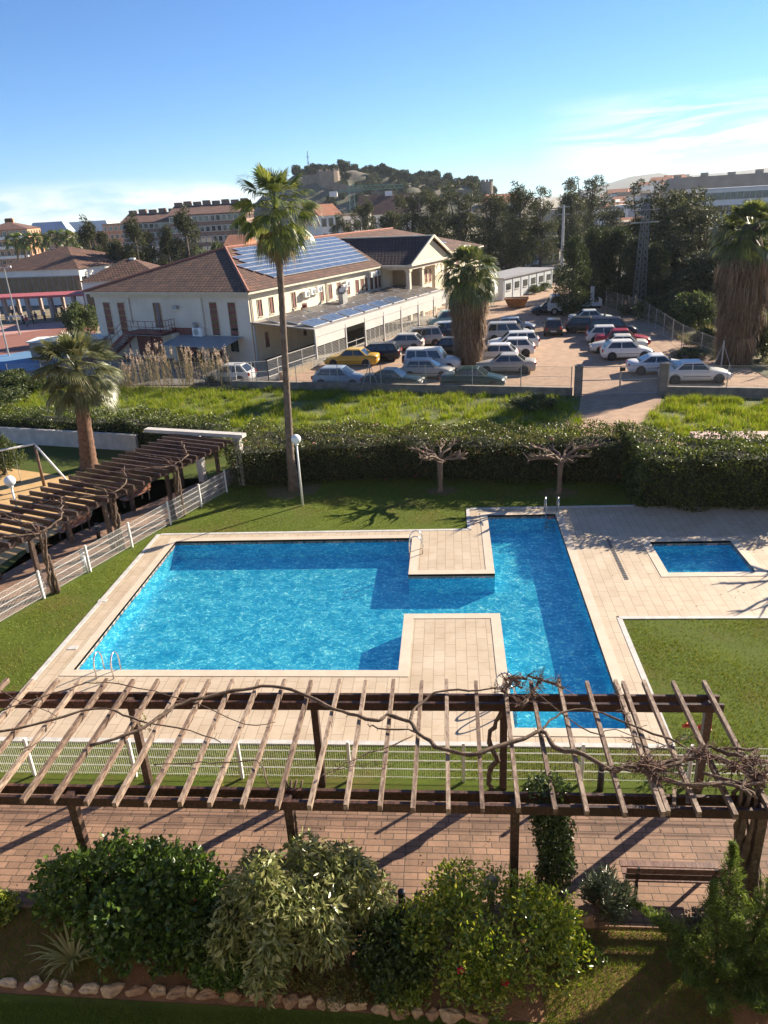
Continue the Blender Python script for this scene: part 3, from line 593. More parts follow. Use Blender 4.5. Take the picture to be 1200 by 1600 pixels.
# ================================================================== hedges
L_hedge = leafmat('hedge_leaf', [(.03, .048, .013), (.055, .08, .017), (.09, .12, .026), (.15, .175, .035)], .3, .42, .5)
L_hedge2 = leafmat('flowering_hedge_leaf', [(.034, .048, .013), (.058, .082, .018), (.10, .12, .028), (.165, .15, .05)], .3, .42, .5)
M_core = mat('hedge_dark_core', (.018, .022, .010), 1, (.03, .028, .014), 4)  # solid dark block inside each hedge, behind the leaves
M_flower_pink = mat('pink_petals', (.45, .08, .13), .6)
def hedge(name, segs, label, dens, L=.10, Wd=.06, m=None, loc=(0, 0, 0), flowers=0, skipback=True):
    """segs: quads (four xy corners, height). Leaves cover top and sides, with lumps."""
    t = thing(name, label, 'hedge', loc); o = np.array(loc); core = MB(); Pl = []; Nl = []
    for si, (poly, h) in enumerate(segs):
        poly = [np.array([p[0], p[1]], float)-o[:2] for p in poly]; c = sum(poly)/4
        pv = (poly[3]-poly[0]+poly[2]-poly[1]); pv = pv/np.linalg.norm(pv)*.42; al = (poly[1]-poly[0]); al = al/np.linalg.norm(al)*.42; lo, ro = float(si == 0), float(si == len(segs)-1); ins = [poly[0]+pv+al*lo, poly[1]+pv-al*ro, poly[2]-pv-al*ro, poly[3]-pv+al*lo]; core.prism([tuple(p) for p in ins], 0, h-.42)
        # top
        A = np.linalg.norm(poly[1]-poly[0])*np.linalg.norm(poly[2]-poly[1]); n = int(A*dens); a, b = rng.random(n)[:, None], rng.random(n)[:, None]
        q = poly[0]*(1-a)*(1-b)+poly[1]*a*(1-b)+poly[2]*a*b+poly[3]*(1-a)*b
        Pl.append(np.column_stack([q, np.full(n, h)])); Nl.append(np.tile([0, 0, 1.], (n, 1)))
        for i in range(4):
            p, r = poly[i], poly[(i+1) % 4]; d = r-p; Ln = np.linalg.norm(d); nn = np.array([d[1], -d[0]])/Ln
            if skipback and nn[1] > .8: continue
            if (i == 1 and si < len(segs)-1) or (i == 3 and si > 0): continue
            n = int(Ln*h*dens); a = rng.random(n); z = rng.random(n)*h
            Pl.append(np.column_stack([p+d*a[:, None], z])); Nl.append(np.tile([nn[0], nn[1], 0.], (n, 1)))
    P = np.concatenate(Pl); Nn = np.concatenate(Nl)
    x, y, z = P.T; lump = .15*np.sin(x*1.7+z*1.3+1.5*np.sin(x*.6))+.09*np.sin(x*4.3+y*3.7+z*5.1)+.06*np.sin(y*2.3-z*4.0)+.09*rng.normal(size=len(P))-.04
    P = P+Nn*lump[:, None]; P[:, 2] = np.maximum(P[:, 2], .03)
    V, F = leaves(P, L, Wd, Nn, .9); core.build('dark_core', M_core, t); npmesh('foliage', V, F, m or L_hedge, t)
    if flowers:
        k = rng.choice(len(P), flowers); V, F = leaves(np.repeat(P[k], 4, 0)+rng.normal(size=(flowers*4, 3))*.03, .09, .07, np.repeat(Nn[k], 4, 0), .8); npmesh('blossom', V, F, M_flower_pink, t)
    return t
hedge('clipped_hedge', [(((-10.5, 32.0), (-3, 32.7), (-3, 35.3), (-10.3, 36.6)), 2.0), (((-3, 32.7), (2.5, 31.95), (2.5, 34.6), (-3, 35.3)), 2.0), (((2.5, 31.95), (7.9, 31.4), (7.9, 33.9), (2.5, 34.6)), 2.05)],
      'long dark clipped hedge across the back of the pool lawn', 380, .10, .06, L_hedge2, (-1, 33, 0), 90)
hedge('clipped_hedge', [(((7.55, 28.9), (9.2, 28.35), (9.2, 31.2), (7.55, 33.6)), 2.35), (((9.2, 28.35), (15, 28.2), (15, 30.9), (9.2, 31.2)), 2.4)],
      'tall rounded hedge at the right corner behind the paddling pool', 380, .11, .065, L_hedge, (9, 29, 0))
hedge('clipped_hedge', [(((-28.5, 41.7), (-20, 39.6), (-20, 41.6), (-28.5, 43.8)), 1.6), (((-20, 39.6), (-12.3, 36.9), (-12.3, 39.2), (-20, 41.6)), 1.7)],
      'broad low hedge on the left behind the side pergola', 240, .11, .07, L_hedge, (-20, 40, 0))
# pollarded trees
M_bark = mat('pale_brown_bark', (.22, .155, .11), .9, (.14, .10, .07), 8, bump=.6, bscale=30)
def pollard(x, y, h, R, label, n=11, seed=1):
    rr = random.Random(seed); t = thing('pollarded_tree', label, 'tree', (x, y, 0), group='bare pollarded trees')
    tr = MB(); tr.tube([(0, 0, -.05), (.02, 0, .15), (.01, .02, h*.5), (.03, .02, h)], [.19, .12, .10, .15], 10); tr.build('trunk', M_bark, t, True)
    br = MB()
    for i in range(n):
        a = 2*PI*i/n+rr.uniform(-.3, .3); L = R*rr.uniform(.6, 1.15); P = [Vector((0, 0, h-.08))]
        el = rr.uniform(.15, .5)
        for s in (.25, .5, .75, 1.0): P.append(Vector((math.cos(a)*L*s, math.sin(a)*L*s, h+L*el*s*(1.5-.7*s)))+Vector((rr.uniform(-1, 1), rr.uniform(-1, 1), rr.uniform(-1, 1)))*.07)
        br.tube(P, [.085, .06, .052, .045, .05], 7)
        for q in P[2:]:
            for _ in range(3):
                d = Vector((math.cos(a)+rr.gauss(0, .7), math.sin(a)+rr.gauss(0, .7), rr.gauss(.45, .4))).normalized(); l = rr.uniform(.15, .45)
                br.tube([q, q+d*l*.5, q+d*l+Vector((0, 0, .04))], [.035, .025, .012], 5)
    br.build('branches', M_bark, t, True)
pollard(-.56, 31.15, 1.5, 1.15, 'small bare pollarded tree on the middle of the back lawn', 9, 3)
pollard(4.6, 30.6, 1.55, 1.6, 'wide bare pollarded tree on the right of the back lawn', 12, 5)
pollard(15.2, 25.6, 1.9, 2.2, 'bare pollarded tree beyond the right edge of the deck', 12, 8)
# ================================================================== palms
def frond_arr(az, el, pet, R, nseg=22, spread=1.45, droop=.35, r=rng, wid=.75):
    d = np.array([math.cos(az)*math.cos(el), math.sin(az)*math.cos(el), math.sin(el)]); s = np.array([-math.sin(az), math.cos(az), 0.]); 
    tilt = r.uniform(-.5, .5); n = np.cross(d, s); s = s*math.cos(tilt)+n*math.sin(tilt)
    C = d*pet+np.array([0, 0, -.12*pet*math.cos(el)]); d2 = d-np.array([0, 0, .45*math.cos(el)]); d2 /= np.linalg.norm(d2); n = np.cross(d2, s)
    ph = np.linspace(-spread, spread, nseg); V = []; F = []
    pw_ = .035
    V += [s*pw_, -s*pw_, C-s*pw_*.6, C+s*pw_*.6]; F += [(0, 1, 2), (0, 2, 3)]
    for p in ph:
        l = R*(.68+.32*math.cos(p))*r.uniform(.9, 1.08); u = d2*math.cos(p)+s*math.sin(p); q = np.cross(n, u); w = wid*R*spread/nseg
        fold = n*(.10*R*(1-abs(p)/spread*.3)); m = C+u*l*.52-fold*.0; k = .13*R*math.sin(p*9)
        dr = np.array([0, 0, -droop*l*r.uniform(.6, 1.4)]); m2 = C+u*l*.78+dr*.35; t = C+u*l*.95+dr
        o = len(V); V += [C, m+q*w+n*.02*R, m-q*w-n*.02*R, m2+q*w*.45, m2-q*w*.45, t]; F += [(o, o+1, o+2), (o+1, o+3, o+2), (o+2, o+3, o+4), (o+3, o+5, o+4)]
    return np.array(V), np.array(F)
def palm_crown(n, R, pet, elmin, elmax, droop=.35, nseg=22, seed=1, wid=.75):
    r = np.random.default_rng(seed); L = []
    for i in range(n):
        f = (i+.5)/n; el = elmax+(elmin-elmax)*f**1.0+r.normal()*.08; az = i*2.39996+r.normal()*.15
        L.append(frond_arr(az, el, pet*(.8+.4*f)*r.uniform(.9, 1.1), R*r.uniform(.88, 1.1)*(.75+.25*math.sin(PI*min(1, f*1.3+.1))), nseg, 1.45, droop*(.5+f), r, wid))
    return merge(L)
def skirt_arr(z0, z1, r0, r1, n, seed=2, ln=1.1):
    r = np.random.default_rng(seed); f = r.random(n); z = z0+(z1-z0)*f; rad = r0+(r1-r0)*f; rad *= 1+.10*np.sin(z*4+r.uniform(0, 1, n)); a = r.uniform(0, 2*PI, n); rad = rad*(.82+.22*r.random(n))*(1+.07*np.sin(5*a+z))
    P = np.stack([np.cos(a)*rad, np.sin(a)*rad, z], 1); o = np.stack([np.cos(a), np.sin(a), np.zeros(n)], 1); d = o*r.uniform(-.05, .28, n)[:, None]+np.array([0, 0, -1.])+r.normal(size=(n, 3))*.12
    l = ln*r.uniform(.4, 1.2, n)[:, None]; e = P+d*l; e[:, 2] = np.maximum(e[:, 2], .02); s = np.stack([-np.sin(a), np.cos(a), r.normal(size=n)*.1], 1)*r.uniform(.02, .06, n)[:, None]
    V = np.stack([P-s, P+s, e], 1).reshape(-1, 3); return V, np.arange(n*3).reshape(n, 3)
L_palm = leafmat('fan_palm_leaf', [(.055, .08, .02), (.09, .125, .03), (.14, .17, .045), (.22, .23, .08)], .32, .38, .6)
L_palmb = leafmat('blue_green_fan_leaf', [(.07, .09, .035), (.12, .14, .05), (.19, .20, .09), (.25, .23, .10)], .3, .4, .6)
L_dead = leafmat('dead_palm_leaf', [(.09, .055, .03), (.17, .105, .06), (.25, .165, .10), (.34, .25, .16)], .15, .7, .2)
L_deadr = leafmat('old_rusty_palm_leaf', [(.20, .11, .045), (.27, .16, .06), (.16, .14, .04)], .2, .6, .2)
M_ptr = mat('ringed_palm_trunk', (.20, .15, .115), .95, (.11, .08, .06), 5, bump=1, bscale=25)
M_ptr2 = mat('fibrous_palm_trunk', (.22, .12, .075), .95, (.11, .06, .04), 7, bump=1, bscale=30)
def ringtrunk(mb, path, rad, per, n=12):
    """trunk with leaf-scar rings"""
    P = [Vector(p) for p in path]; Q = []; Rr = []; L = sum((P[i+1]-P[i]).length for i in range(len(P)-1)); k = int(L/per)
    for i in range(k+1):
        t = i/k*(len(P)-1); j = min(int(t), len(P)-2); f = t-j; Q.append(P[j].lerp(P[j+1], f)); Rr.append((rad[j]+(rad[j+1]-rad[j])*f)*(1+(.045 if i % 2 else -.03)+.02*math.sin(i*1.7)))
    mb.tube(Q, Rr, n)
# tall thin palm
bx, by = -7.33, 31.75; tp = D(432, 345, 31.75)
t = thing('fan_palm', 'very tall slender fan palm standing on the pool lawn', 'palm tree', (bx, by, 0)); top = Vector((tp[0]-bx, 0, tp[2]))
mb = MB(); ringtrunk(mb, [(0, 0, -.05), (0, 0, .25), (-.03, 0, 1.6), top*.4+Vector((-.05, 0, 0)), top*.75+Vector((.0, 0, 0)), top], [.32, .25, .185, .15, .13, .16], .12); mb.build('trunk', M_ptr, t, True)
V, F = palm_crown(46, 1.12, 1.15, -1.05, 1.4, .38, 22, 11, .52); V = V+np.array(top)+np.array([0, 0, .45]); npmesh('crown', V, F, L_palm, t)
V, F = palm_crown(16, .9, .85, -1.45, -1.0, .5, 20, 12); V = V+np.array(top)+np.array([0, 0, .15]); npmesh('dead_leaf_skirt', V, F, L_deadr, t)
# left date-like fan palm
bx, by = -19.1, 35.7; tp = D(121, 583, 35.7)
t = thing('fan_palm', 'short fan palm with a wide crown behind the side pergola', 'palm tree', (bx, by, 0)); top = Vector((tp[0]-bx, 0, tp[2]))
mb = MB(); ringtrunk(mb, [(0, 0, -.05), (0, 0, .2), top*.3, top*.75, top], [.62, .45, .38, .33, .36], .16); mb.build('trunk', M_ptr2, t, True)
V, F = palm_crown(68, 1.4, 1.35, -.95, 1.4, .25, 26, 21, .55); npmesh('crown', V+np.array(top)+np.array([0, 0, .2]), F, L_palmb, t)
V, F = palm_crown(7, .9, .7, -1.3, -.9, .4, 16, 22); npmesh('dead_leaf_skirt', V+np.array(top), F, L_dead, t)
# two stout palms with skirts
for (bx, by, hs, hc, r0, r1, seed, lb, k) in ((1.45, 57.6, 4.9, 7.5, .80, 1.38, 31, 'stout fan palm with a brown skirt rising among the parked cars', 1.0), (20.5, 55.6, 7.0, 9.5, 1.15, 1.8, 41, 'tallest stout skirted fan palm at the right edge of the car park', 1.0)):
    t = thing('skirted_fan_palm', lb, 'palm tree', (bx, by, 0))
    mb = MB(); mb.lathe([(r0*1.1, 0), (r0*.8, .8), (r0*.72, hs*.5), (r1*.68, hs), (.5, hc)], 14); mb.build('trunk', mat('dark_dead_leaf_thatch', (.10, .065, .04), 1, (.05, .035, .025), 3, bump=1), t, True)
    V, F = skirt_arr(.6, hs+.5, r0, r1, 6500, seed); npmesh('dead_leaf_skirt', V, F, L_dead, t)
    V, F = palm_crown(92, 1.3, 1.45, -1.3, 1.4, .4, 22, seed+1, .7); npmesh('crown', V*np.array([1, 1, 1.05])+np.array([0, 0, hc-.5]), F, L_palm, t)
    V, F = palm_crown(44, 1.15, 1.3, -1.35, -.7, .5, 18, seed+2); npmesh('rusty_leaves', V+np.array([0, 0, hs+.9]), F, L_deadr, t)

# ================================================================== garden shrubs
def shrub(name, label, cat, loc, clumps, n, L, Wd, m, dirs=None, spread=.9, stems=0, up=.2, flowers=None, seed=5, shell=.6, core=True, fold=.25):
    t = thing(name, label, cat, loc); r = np.random.default_rng(seed)
    cs = [c[:3] for c in clumps]; rd = [c[3:] for c in clumps]
    P, d = clump_points(cs, rd, n, r, shell); P[:, 2] = np.maximum(P[:, 2], .04); keep = np.ones(len(P), bool)
    V, F = leaves(P, L, Wd, d if dirs is None else dirs(P, d), spread, fold, up, r); npmesh('foliage', V, F, m, t)
    sm = MB(); rr = random.Random(seed)
    for i in range(stems):
        c = rr.choice(clumps); q = Vector(c[:3])+Vector((rr.uniform(-1, 1)*c[3]*.6, rr.uniform(-1, 1)*c[4]*.6, rr.uniform(-.2, .8)*c[5]*.8)); b = Vector((q.x*.35, q.y*.35, 0)); sm.tube([b, b.lerp(q, .5)+Vector((rr.uniform(-.1, .1), rr.uniform(-.1, .1), .05)), q], [.022, .016, .006], 5)
    if stems: sm.build('stems', M_twig, t)
    if flowers:
        cnt, fm, fs = flowers; k = r.choice(len(P), 400); k = k[P[k][:, 2] > np.quantile(P[:, 2], .5)][:cnt]
        for i in k:
            f = MB(); c = P[i]+d[i]*.05
            for j in range(5):
                a = j*2*PI/5; u = np.array([math.cos(a), math.sin(a), .35]); s = np.array([-math.sin(a), math.cos(a), 0]); f.quad(c, c+u*fs*.6+s*fs*.35, c+u*fs, c+u*fs*.6-s*fs*.35)
            f.build('blossom', fm, t)
    return t
M_red = mat('red_petals', (.55, .015, .02), .5, (.40, .01, .02), 5)
L_hib = leafmat('hibiscus_leaf', [(.03, .065, .013), (.06, .115, .02), (.09, .16, .028), (.14, .22, .04)], .33, .35, .6)
L_pale = leafmat('pale_glossy_leaf', [(.09, .12, .03), (.16, .19, .06), (.28, .30, .11), (.42, .41, .19)], .28, .35, .6)
L_pit = leafmat('yellow_green_glossy_leaf', [(.045, .09, .012), (.10, .16, .02), (.22, .27, .035), (.38, .38, .07)], .35, .3, .7)
L_dkg = leafmat('dark_small_leaf', [(.02, .04, .012), (.04, .07, .018), (.08, .12, .025)], .25, .4, .5)
L_ole = leafmat('grey_green_lance_leaf', [(.03, .045, .025), (.06, .08, .045), (.11, .14, .08)], .2, .35, .6)
L_jun = leafmat('feathery_conifer_leaf', [(.04, .075, .018), (.08, .135, .028), (.14, .20, .04), (.20, .26, .06)], .4, .5, .4)
rs = random.Random(3)
def lumps(cx, rx, ry, h, n, r0=.35, r1=.5, seed=1):
    rr = random.Random(seed); out = []
    for i in range(n):
        a = rr.uniform(0, 2*PI); q = rr.uniform(.15, .95)**.6; x = math.cos(a)*q*(rx-r0*.7); y = math.sin(a)*q*(ry-r0*.6); zz = h*(1-.55*q*q)*rr.uniform(.75, 1.0); r = rr.uniform(r0, r1)
        out.append((cx+x, y, max(zz-r*.8, r*.7), r, r, r*.8)); out.append((cx+x*1.03, y*1.03, zz*.45, r, r, r))
    return out
shrub('hibiscus_shrub', 'wide dark green hibiscus shrub with a few red flowers at lower left', 'shrub', (-5.95, 9.2, 0), lumps(0, 2.25, 1.2, 2.0, 36, .38, .52, 4), 15500, .115, .085, L_hib, stems=24, flowers=(6, M_red, .08), seed=4)
def droopdir(P, d): q = d.copy(); q[:, 2] = q[:, 2]*.3-.45; return q
shrub('pale_leaved_shrub', 'tall arching shrub with pale drooping leaves in the middle of the bed', 'shrub', (-2.75, 9.0, 0), lumps(0, 1.75, 1.25, 2.5, 40, .26, .42, 9), 14500, .165, .05, L_pale, dirs=droopdir, spread=.55, up=0, stems=40, seed=9, fold=.15)
shrub('glossy_shrub', 'dense rounded shrub with glossy yellow-green leaf rosettes', 'shrub', (.45, 8.85, 0), lumps(0, 1.65, 1.15, 2.05, 42, .25, .4, 12), 16000, .085, .042, L_pit, up=.5, stems=24, flowers=(4, M_red, .075), seed=12)
shrub('small_dark_shrub', 'small-leaved dark shrub in front of the hibiscus', 'shrub', (-4.35, 8.6, 0), lumps(0, 1.0, .6, 1.5, 20, .2, .32, 14), 6200, .06, .035, L_dkg, stems=14, seed=14)
shrub('oleander', 'small grey-green oleander at the edge of the near path', 'shrub', (2.62, 9.75, 0), lumps(0, .56, .45, 1.15, 13, .14, .22, 16), 1900, .17, .026, L_ole, up=.7, spread=.5, stems=16, seed=16, shell=.3)
shrub('small_dark_shrub', 'low purplish leafless-looking shrub in front of the brown bench', 'shrub', (4.05, 9.45, 0), lumps(0, .22, .2, .75, 7, .1, .16, 17), 500, .09, .03, leafmat('purple_leaf', [(.05, .03, .035), (.12, .10, .09), (.2, .19, .17)], .2), stems=8, seed=17)
shrub('corner_shrub', 'yellow-green shrub at the lower left edge of the photo', 'shrub', (-8.75, 9.0, 0), lumps(0, .8, .6, .8, 12, .2, .32, 18), 3500, .07, .045, L_pit, stems=10, seed=18)
shrub('corner_shrub', 'leafy shrub at the right edge behind the conifer', 'shrub', (5.9, 9.4, 0), lumps(0, .7, .6, 1.3, 14, .2, .32, 19), 3500, .08, .045, L_hib, stems=10, seed=19)
shrub('ground_plant', 'low dark stemmy plant between the pale shrub and the glossy shrub', 'plant', (-1.15, 8.6, 0), lumps(0, .75, .65, 1.25, 22, .18, .28, 20), 4600, .10, .05, L_dkg, stems=22, seed=20)
shrub('ground_plant', 'low brownish succulent clump under the pale shrub', 'plant', (-2.1, 8.15, 0), lumps(0, .9, .3, .5, 16, .12, .2, 21), 3000, .05, .03, leafmat('brownish_leaf', [(.10, .08, .02), (.16, .15, .04), (.08, .10, .03)], .3), stems=6, seed=21)
shrub('ground_plant', 'low leafy plant at the right foot of the glossy shrub', 'plant', (2.1, 8.95, 0), lumps(0, .35, .25, .32, 8, .1, .16, 22), 700, .06, .03, L_dkg, stems=6, seed=22)
shrub('ground_plant', 'dark leafy filler plant between the hibiscus and the pale shrub', 'plant', (-4.0, 8.25, 0), lumps(0, .6, .28, .8, 14, .16, .24, 23), 2600, .08, .05, L_hib, stems=8, seed=23)
shrub('ground_plant', 'low green plant at the left foot of the glossy shrub', 'plant', (-.85, 8.1, 0), lumps(0, .5, .25, .55, 12, .12, .2, 24), 1700, .07, .04, L_pit, stems=8, seed=24)
# feathery conifer: upright plumes
def plumes(name, label, loc, spec, seed):
    t = thing(name, label, 'conifer', loc); r = np.random.default_rng(seed); Pl = []; Dl = []; st = MB()
    for (x, y, lx, ly, h) in spec:
        st.tube([(x*.4, y*.4, 0), (x*.8, y*.8, h*.5), (x+lx, y+ly, h*.98)], [.035, .02, .006], 5)
        for i in range(int(100*h)):
            f = r.random()**.8; z = h*(.08+.92*f); rad = (.62*(1-f)**1.0+.035); a = r.uniform(0, 2*PI); c = np.array([x*(.4+.6*f)+lx*f, y*(.4+.6*f)+ly*f, z]); o = np.array([math.cos(a), math.sin(a), .75]); o /= np.linalg.norm(o); L = rad*r.uniform(.6, 1.2); k = 22
            s = r.random(k); Pl.append(c+o*(L*s)[:, None]+r.normal(size=(k, 3))*.022); Dl.append(np.tile(o, (k, 1)))
    P = np.concatenate(Pl); dd = np.concatenate(Dl); P[:, 2] = np.maximum(P[:, 2], .03); V, F = leaves(P, .075, .013, dd, .5, .1, .2, r); npmesh('foliage', V, F, L_jun, t); st.build('stems', M_twig, t)
plumes('feathery_conifer', 'tall feathery bright green conifer at the lower right corner', (4.35, 8.75, 0), [(-.1, .2, .0, .1, 2.55), (-.35, -.05, -.1, 0, 2.1), (.55, .1, .15, .05, 2.3), (-.75, -.15, -.35, .05, 1.25), (.3, -.5, .1, -.2, 1.5), (-.3, -.55, -.1, -.2, 1.2), (.95, -.3, .2, -.1, 1.6), (.7, -.8, .1, -.2, 1.2), (0, -.95, 0, -.25, .9), (-.7, -.6, -.3, -.2, .9), (1.3, .2, .1, 0, 1.8), (-1.0, .2, -.5, .1, 1.2), (-.1, -.2, 0, -.1, 1.6), (.5, -.3, 0, 0, 1.5), (1.4, -.5, .1, -.1, 1.2), (-.9, -.3, -.2, -.1, .9), (.2, -1.1, 0, -.2, 1.0), (1.0, -1.1, .1, -.2, 1.1), (1.6, -.2, .1, 0, 1.5), (-.5, -1.0, -.2, -.2, .8), (.9, .5, .1, .1, 2.0), (1.5, -1.0, .1, -.2, 1.0)], 51)
# spiky variegated plant
t = thing('spiky_plant', 'spiky plant with long cream-striped leaves beside the bare soil', 'plant', (-6.75, 8.45, 0)); mb = MB()
for i in range(34):
    a = i*2.4; el = rs.uniform(.25, 1.3); L = rs.uniform(.6, 1.0); d = Vector((math.cos(a), math.sin(a), 0)); s = Vector((-d.y, d.x, 0)); w = .022; P = []
    for q in (0, .35, .7, 1): P.append(d*L*q*math.cos(el*(1-.25*q))+Vector((0, 0, .05+L*q*math.sin(el)*(1-.45*q*q))))
    V = []; 
    for k, p in enumerate(P): ww = w*(1, 1.1, .8, .1)[k]; V += [p-s*ww, p+s*ww]
    mb.add(V, [(0, 1, 3, 2), (2, 3, 5, 4), (4, 5, 7, 6)])
mb.build('leaves', leafmat('cream_striped_leaf', [(.22, .25, .08), (.45, .42, .2), (.3, .32, .13)], .3), t)
# ivy column on the pergola post
def ivyc(P, d): q = d.copy(); q[:, 2] -= .5; return q
t = shrub('ivy_column', 'column of dark ivy hanging beside the near pergola post', 'ivy', (1.62, 10.3, 0), [(.10*math.sin(z*2.1)+.05, .04*math.cos(z*3), z, .38-.05*math.sin(z*1.7), .3, .28) for z in np.arange(.3, 2.5, .17)], 8500, .06, .045, L_dkg, dirs=ivyc, stems=6, seed=60)
# red geraniums hanging by the fence
for (px, py, z, k, lb) in ((1100, 1137, .95, 260, 'large cluster of red flowers beyond the right end of the pergola'), (1076, 1133, .95, 110, 'smaller cluster of red flowers left of the larger one')):
    c = Vector(G(px, py, z)); t = thing('red_flower_plant', lb, 'flowers', (c.x, c.y, 0)); P, d = clump_points([(0, 0, z), (.08, 0, z+.05), (-.07, .03, z-.04)], [.09, .08, .08] if k > 200 else [.06, .05, .05], k); V, F = leaves(P, .045, .04, d); npmesh('blossom', V, F, M_red, t)
    P, d = clump_points([(0, 0, .6), (.05, 0, .35), (-.03, .03, .15)], [.13, .14, .15], 300); P[:, 2] = np.maximum(P[:, 2], .02); V, F = leaves(P, .05, .04, d); npmesh('foliage', V, F, L_hib, t)
# edging stones
def stone(loc, sx, sy, sz, rz, m, label, seed, group=None, name='edging_stone', cat='stone'):
    r = np.random.default_rng(seed); mb = MB(); n, k = 12, 8; V = []; F = []
    ph = r.uniform(0, 6, 6)
    for j in range(k+1):
        th = PI*j/k
        for i in range(n):
            a = 2*PI*i/n; d = np.array([math.sin(th)*math.cos(a), math.sin(th)*math.sin(a), math.cos(th)]); q = 1+.16*math.sin(3*d[0]+ph[0]+2*d[1])+.12*math.sin(5*d[1]+ph[1]+3*d[2])+.07*math.sin(9*d[0]+ph[2])*math.sin(8*d[1]+ph[3])
            V.append((d[0]*sx*q, d[1]*sy*q, d[2]*sz*q))
    for j in range(k):
        for i in range(n): F.append((j*n+i, (j+1)*n+i, (j+1)*n+(i+1) % n, j*n+(i+1) % n))
    mb.add(V, F); o = mb.build(name, m, None, False, (loc[0], loc[1], sz*.45), rz); tag(o, label, cat, group); return o
SM = [mat('pale_limestone', (.50, .36, .23), .9, (.32, .21, .13), 5, bump=1, bscale=20), mat('reddish_limestone', (.40, .25, .15), .9, (.24, .14, .085), 5, bump=1, bscale=20), mat('whitish_limestone', (.58, .45, .31), .9, (.38, .28, .18), 6, bump=1, bscale=20)]
sx_ = [(12, 30, 1535, 2), (52, 26, 1537, 2), (82, 20, 1541, 2), (105, 26, 1542, 2), (140, 30, 1544, 2), (176, 34, 1545, 0), (212, 32, 1547, 1), (247, 26, 1548, 0), (277, 30, 1550, 1), (299, 16, 1549, 0), (324, 34, 1553, 1), (362, 34, 1553, 1), (402, 30, 1555, 0), (432, 20, 1557, 1), (455, 24, 1562, 1), (478, 22, 1565, 0), (502, 18, 1567, 0), (524, 26, 1567, 2), (557, 32, 1570, 0), (595, 26, 1576, 0), (625, 26, 1580, 1), (652, 16, 1582, 0), (676, 18, 1584, 1), (705, 34, 1585, 0), (745, 34, 1590, 1)]
ordw = ['first', 'second', 'third', 'fourth', 'fifth', 'sixth', 'seventh', 'eighth', 'ninth', 'tenth', 'eleventh', 'twelfth', 'thirteenth', 'fourteenth', 'fifteenth', 'sixteenth', 'seventeenth', 'eighteenth', 'nineteenth', 'twentieth', 'twenty-first', 'twenty-second', 'twenty-third', 'twenty-fourth', 'twenty-fifth']
for i, (x, w, y, k) in enumerate(sx_):
    c = G(x, y, .05); s = w/84.0*1.0
    stone(c, s*.45, .085+.02*(i % 3), .07+.02*(i % 2), rs.uniform(-.3, .3), SM[k], '%s edging stone, %s from the left in the row' % (('pale', 'reddish brown', 'whitish')[k], ordw[i]), 100+i, 'stones edging the planting bed')
for i, (px, py, lb) in enumerate(((885, 1432, 'pale rock at the kerb left of the oleander'), (915, 1436, 'small rock directly below the oleander'))):
    c = G(px, py, .08); stone(c, .2, .15, .13, .3, SM[i], lb, 300+i)

# leaf litter on path, deck and lawn
P = np.column_stack([rng.uniform(-9, 6, 420), rng.uniform(9.7, 12.7, 420), np.full(420, .02)]); P = P[rng.random(420) < .35+.5*(np.abs(P[:, 1]-11.2) > 1.0)]
P2 = np.column_stack([rng.uniform(5.2, 12, 70), rng.uniform(20.5, 28, 70), np.full(70, .035)]); P3 = np.column_stack([rng.uniform(-12, 7, 160), rng.uniform(27.2, 31.8, 160), np.full(160, .03)])
V, F = leaves(np.concatenate([P, P2, P3]), .07, .04, None, 1, .1); V[:, 2] = np.maximum(V[:, 2]*.35+.02, .024); o = npmesh('leaf_litter', V, F, leafmat('dry_fallen_leaf', [(.16, .08, .03), (.26, .16, .07), (.10, .06, .03)], .1, .8, .1)); tag(o, 'dry leaves scattered on paths, paving and lawn', 'leaf litter', kind='stuff')
for (x, y, r, nm) in ((-7.33, 31.75, 1.0, 'worn earth round the tall palm'), (-.56, 31.15, .55, 'worn earth round the small pollarded tree'), (4.6, 30.6, .6, 'worn earth round the wide pollarded tree')):
    rr = random.Random(int(x*10)); sheet('bare_earth', [(x+r*(1+.25*rr.uniform(-1, 1))*math.cos(a)*1.3, y+r*(1+.25*rr.uniform(-1, 1))*math.sin(a)) for a in np.linspace(0, 2*PI, 17)[:-1]], .006, mat('worn_earth', (.17, .115, .06), .95, (.11, .10, .035), 5, bump=.5), nm)
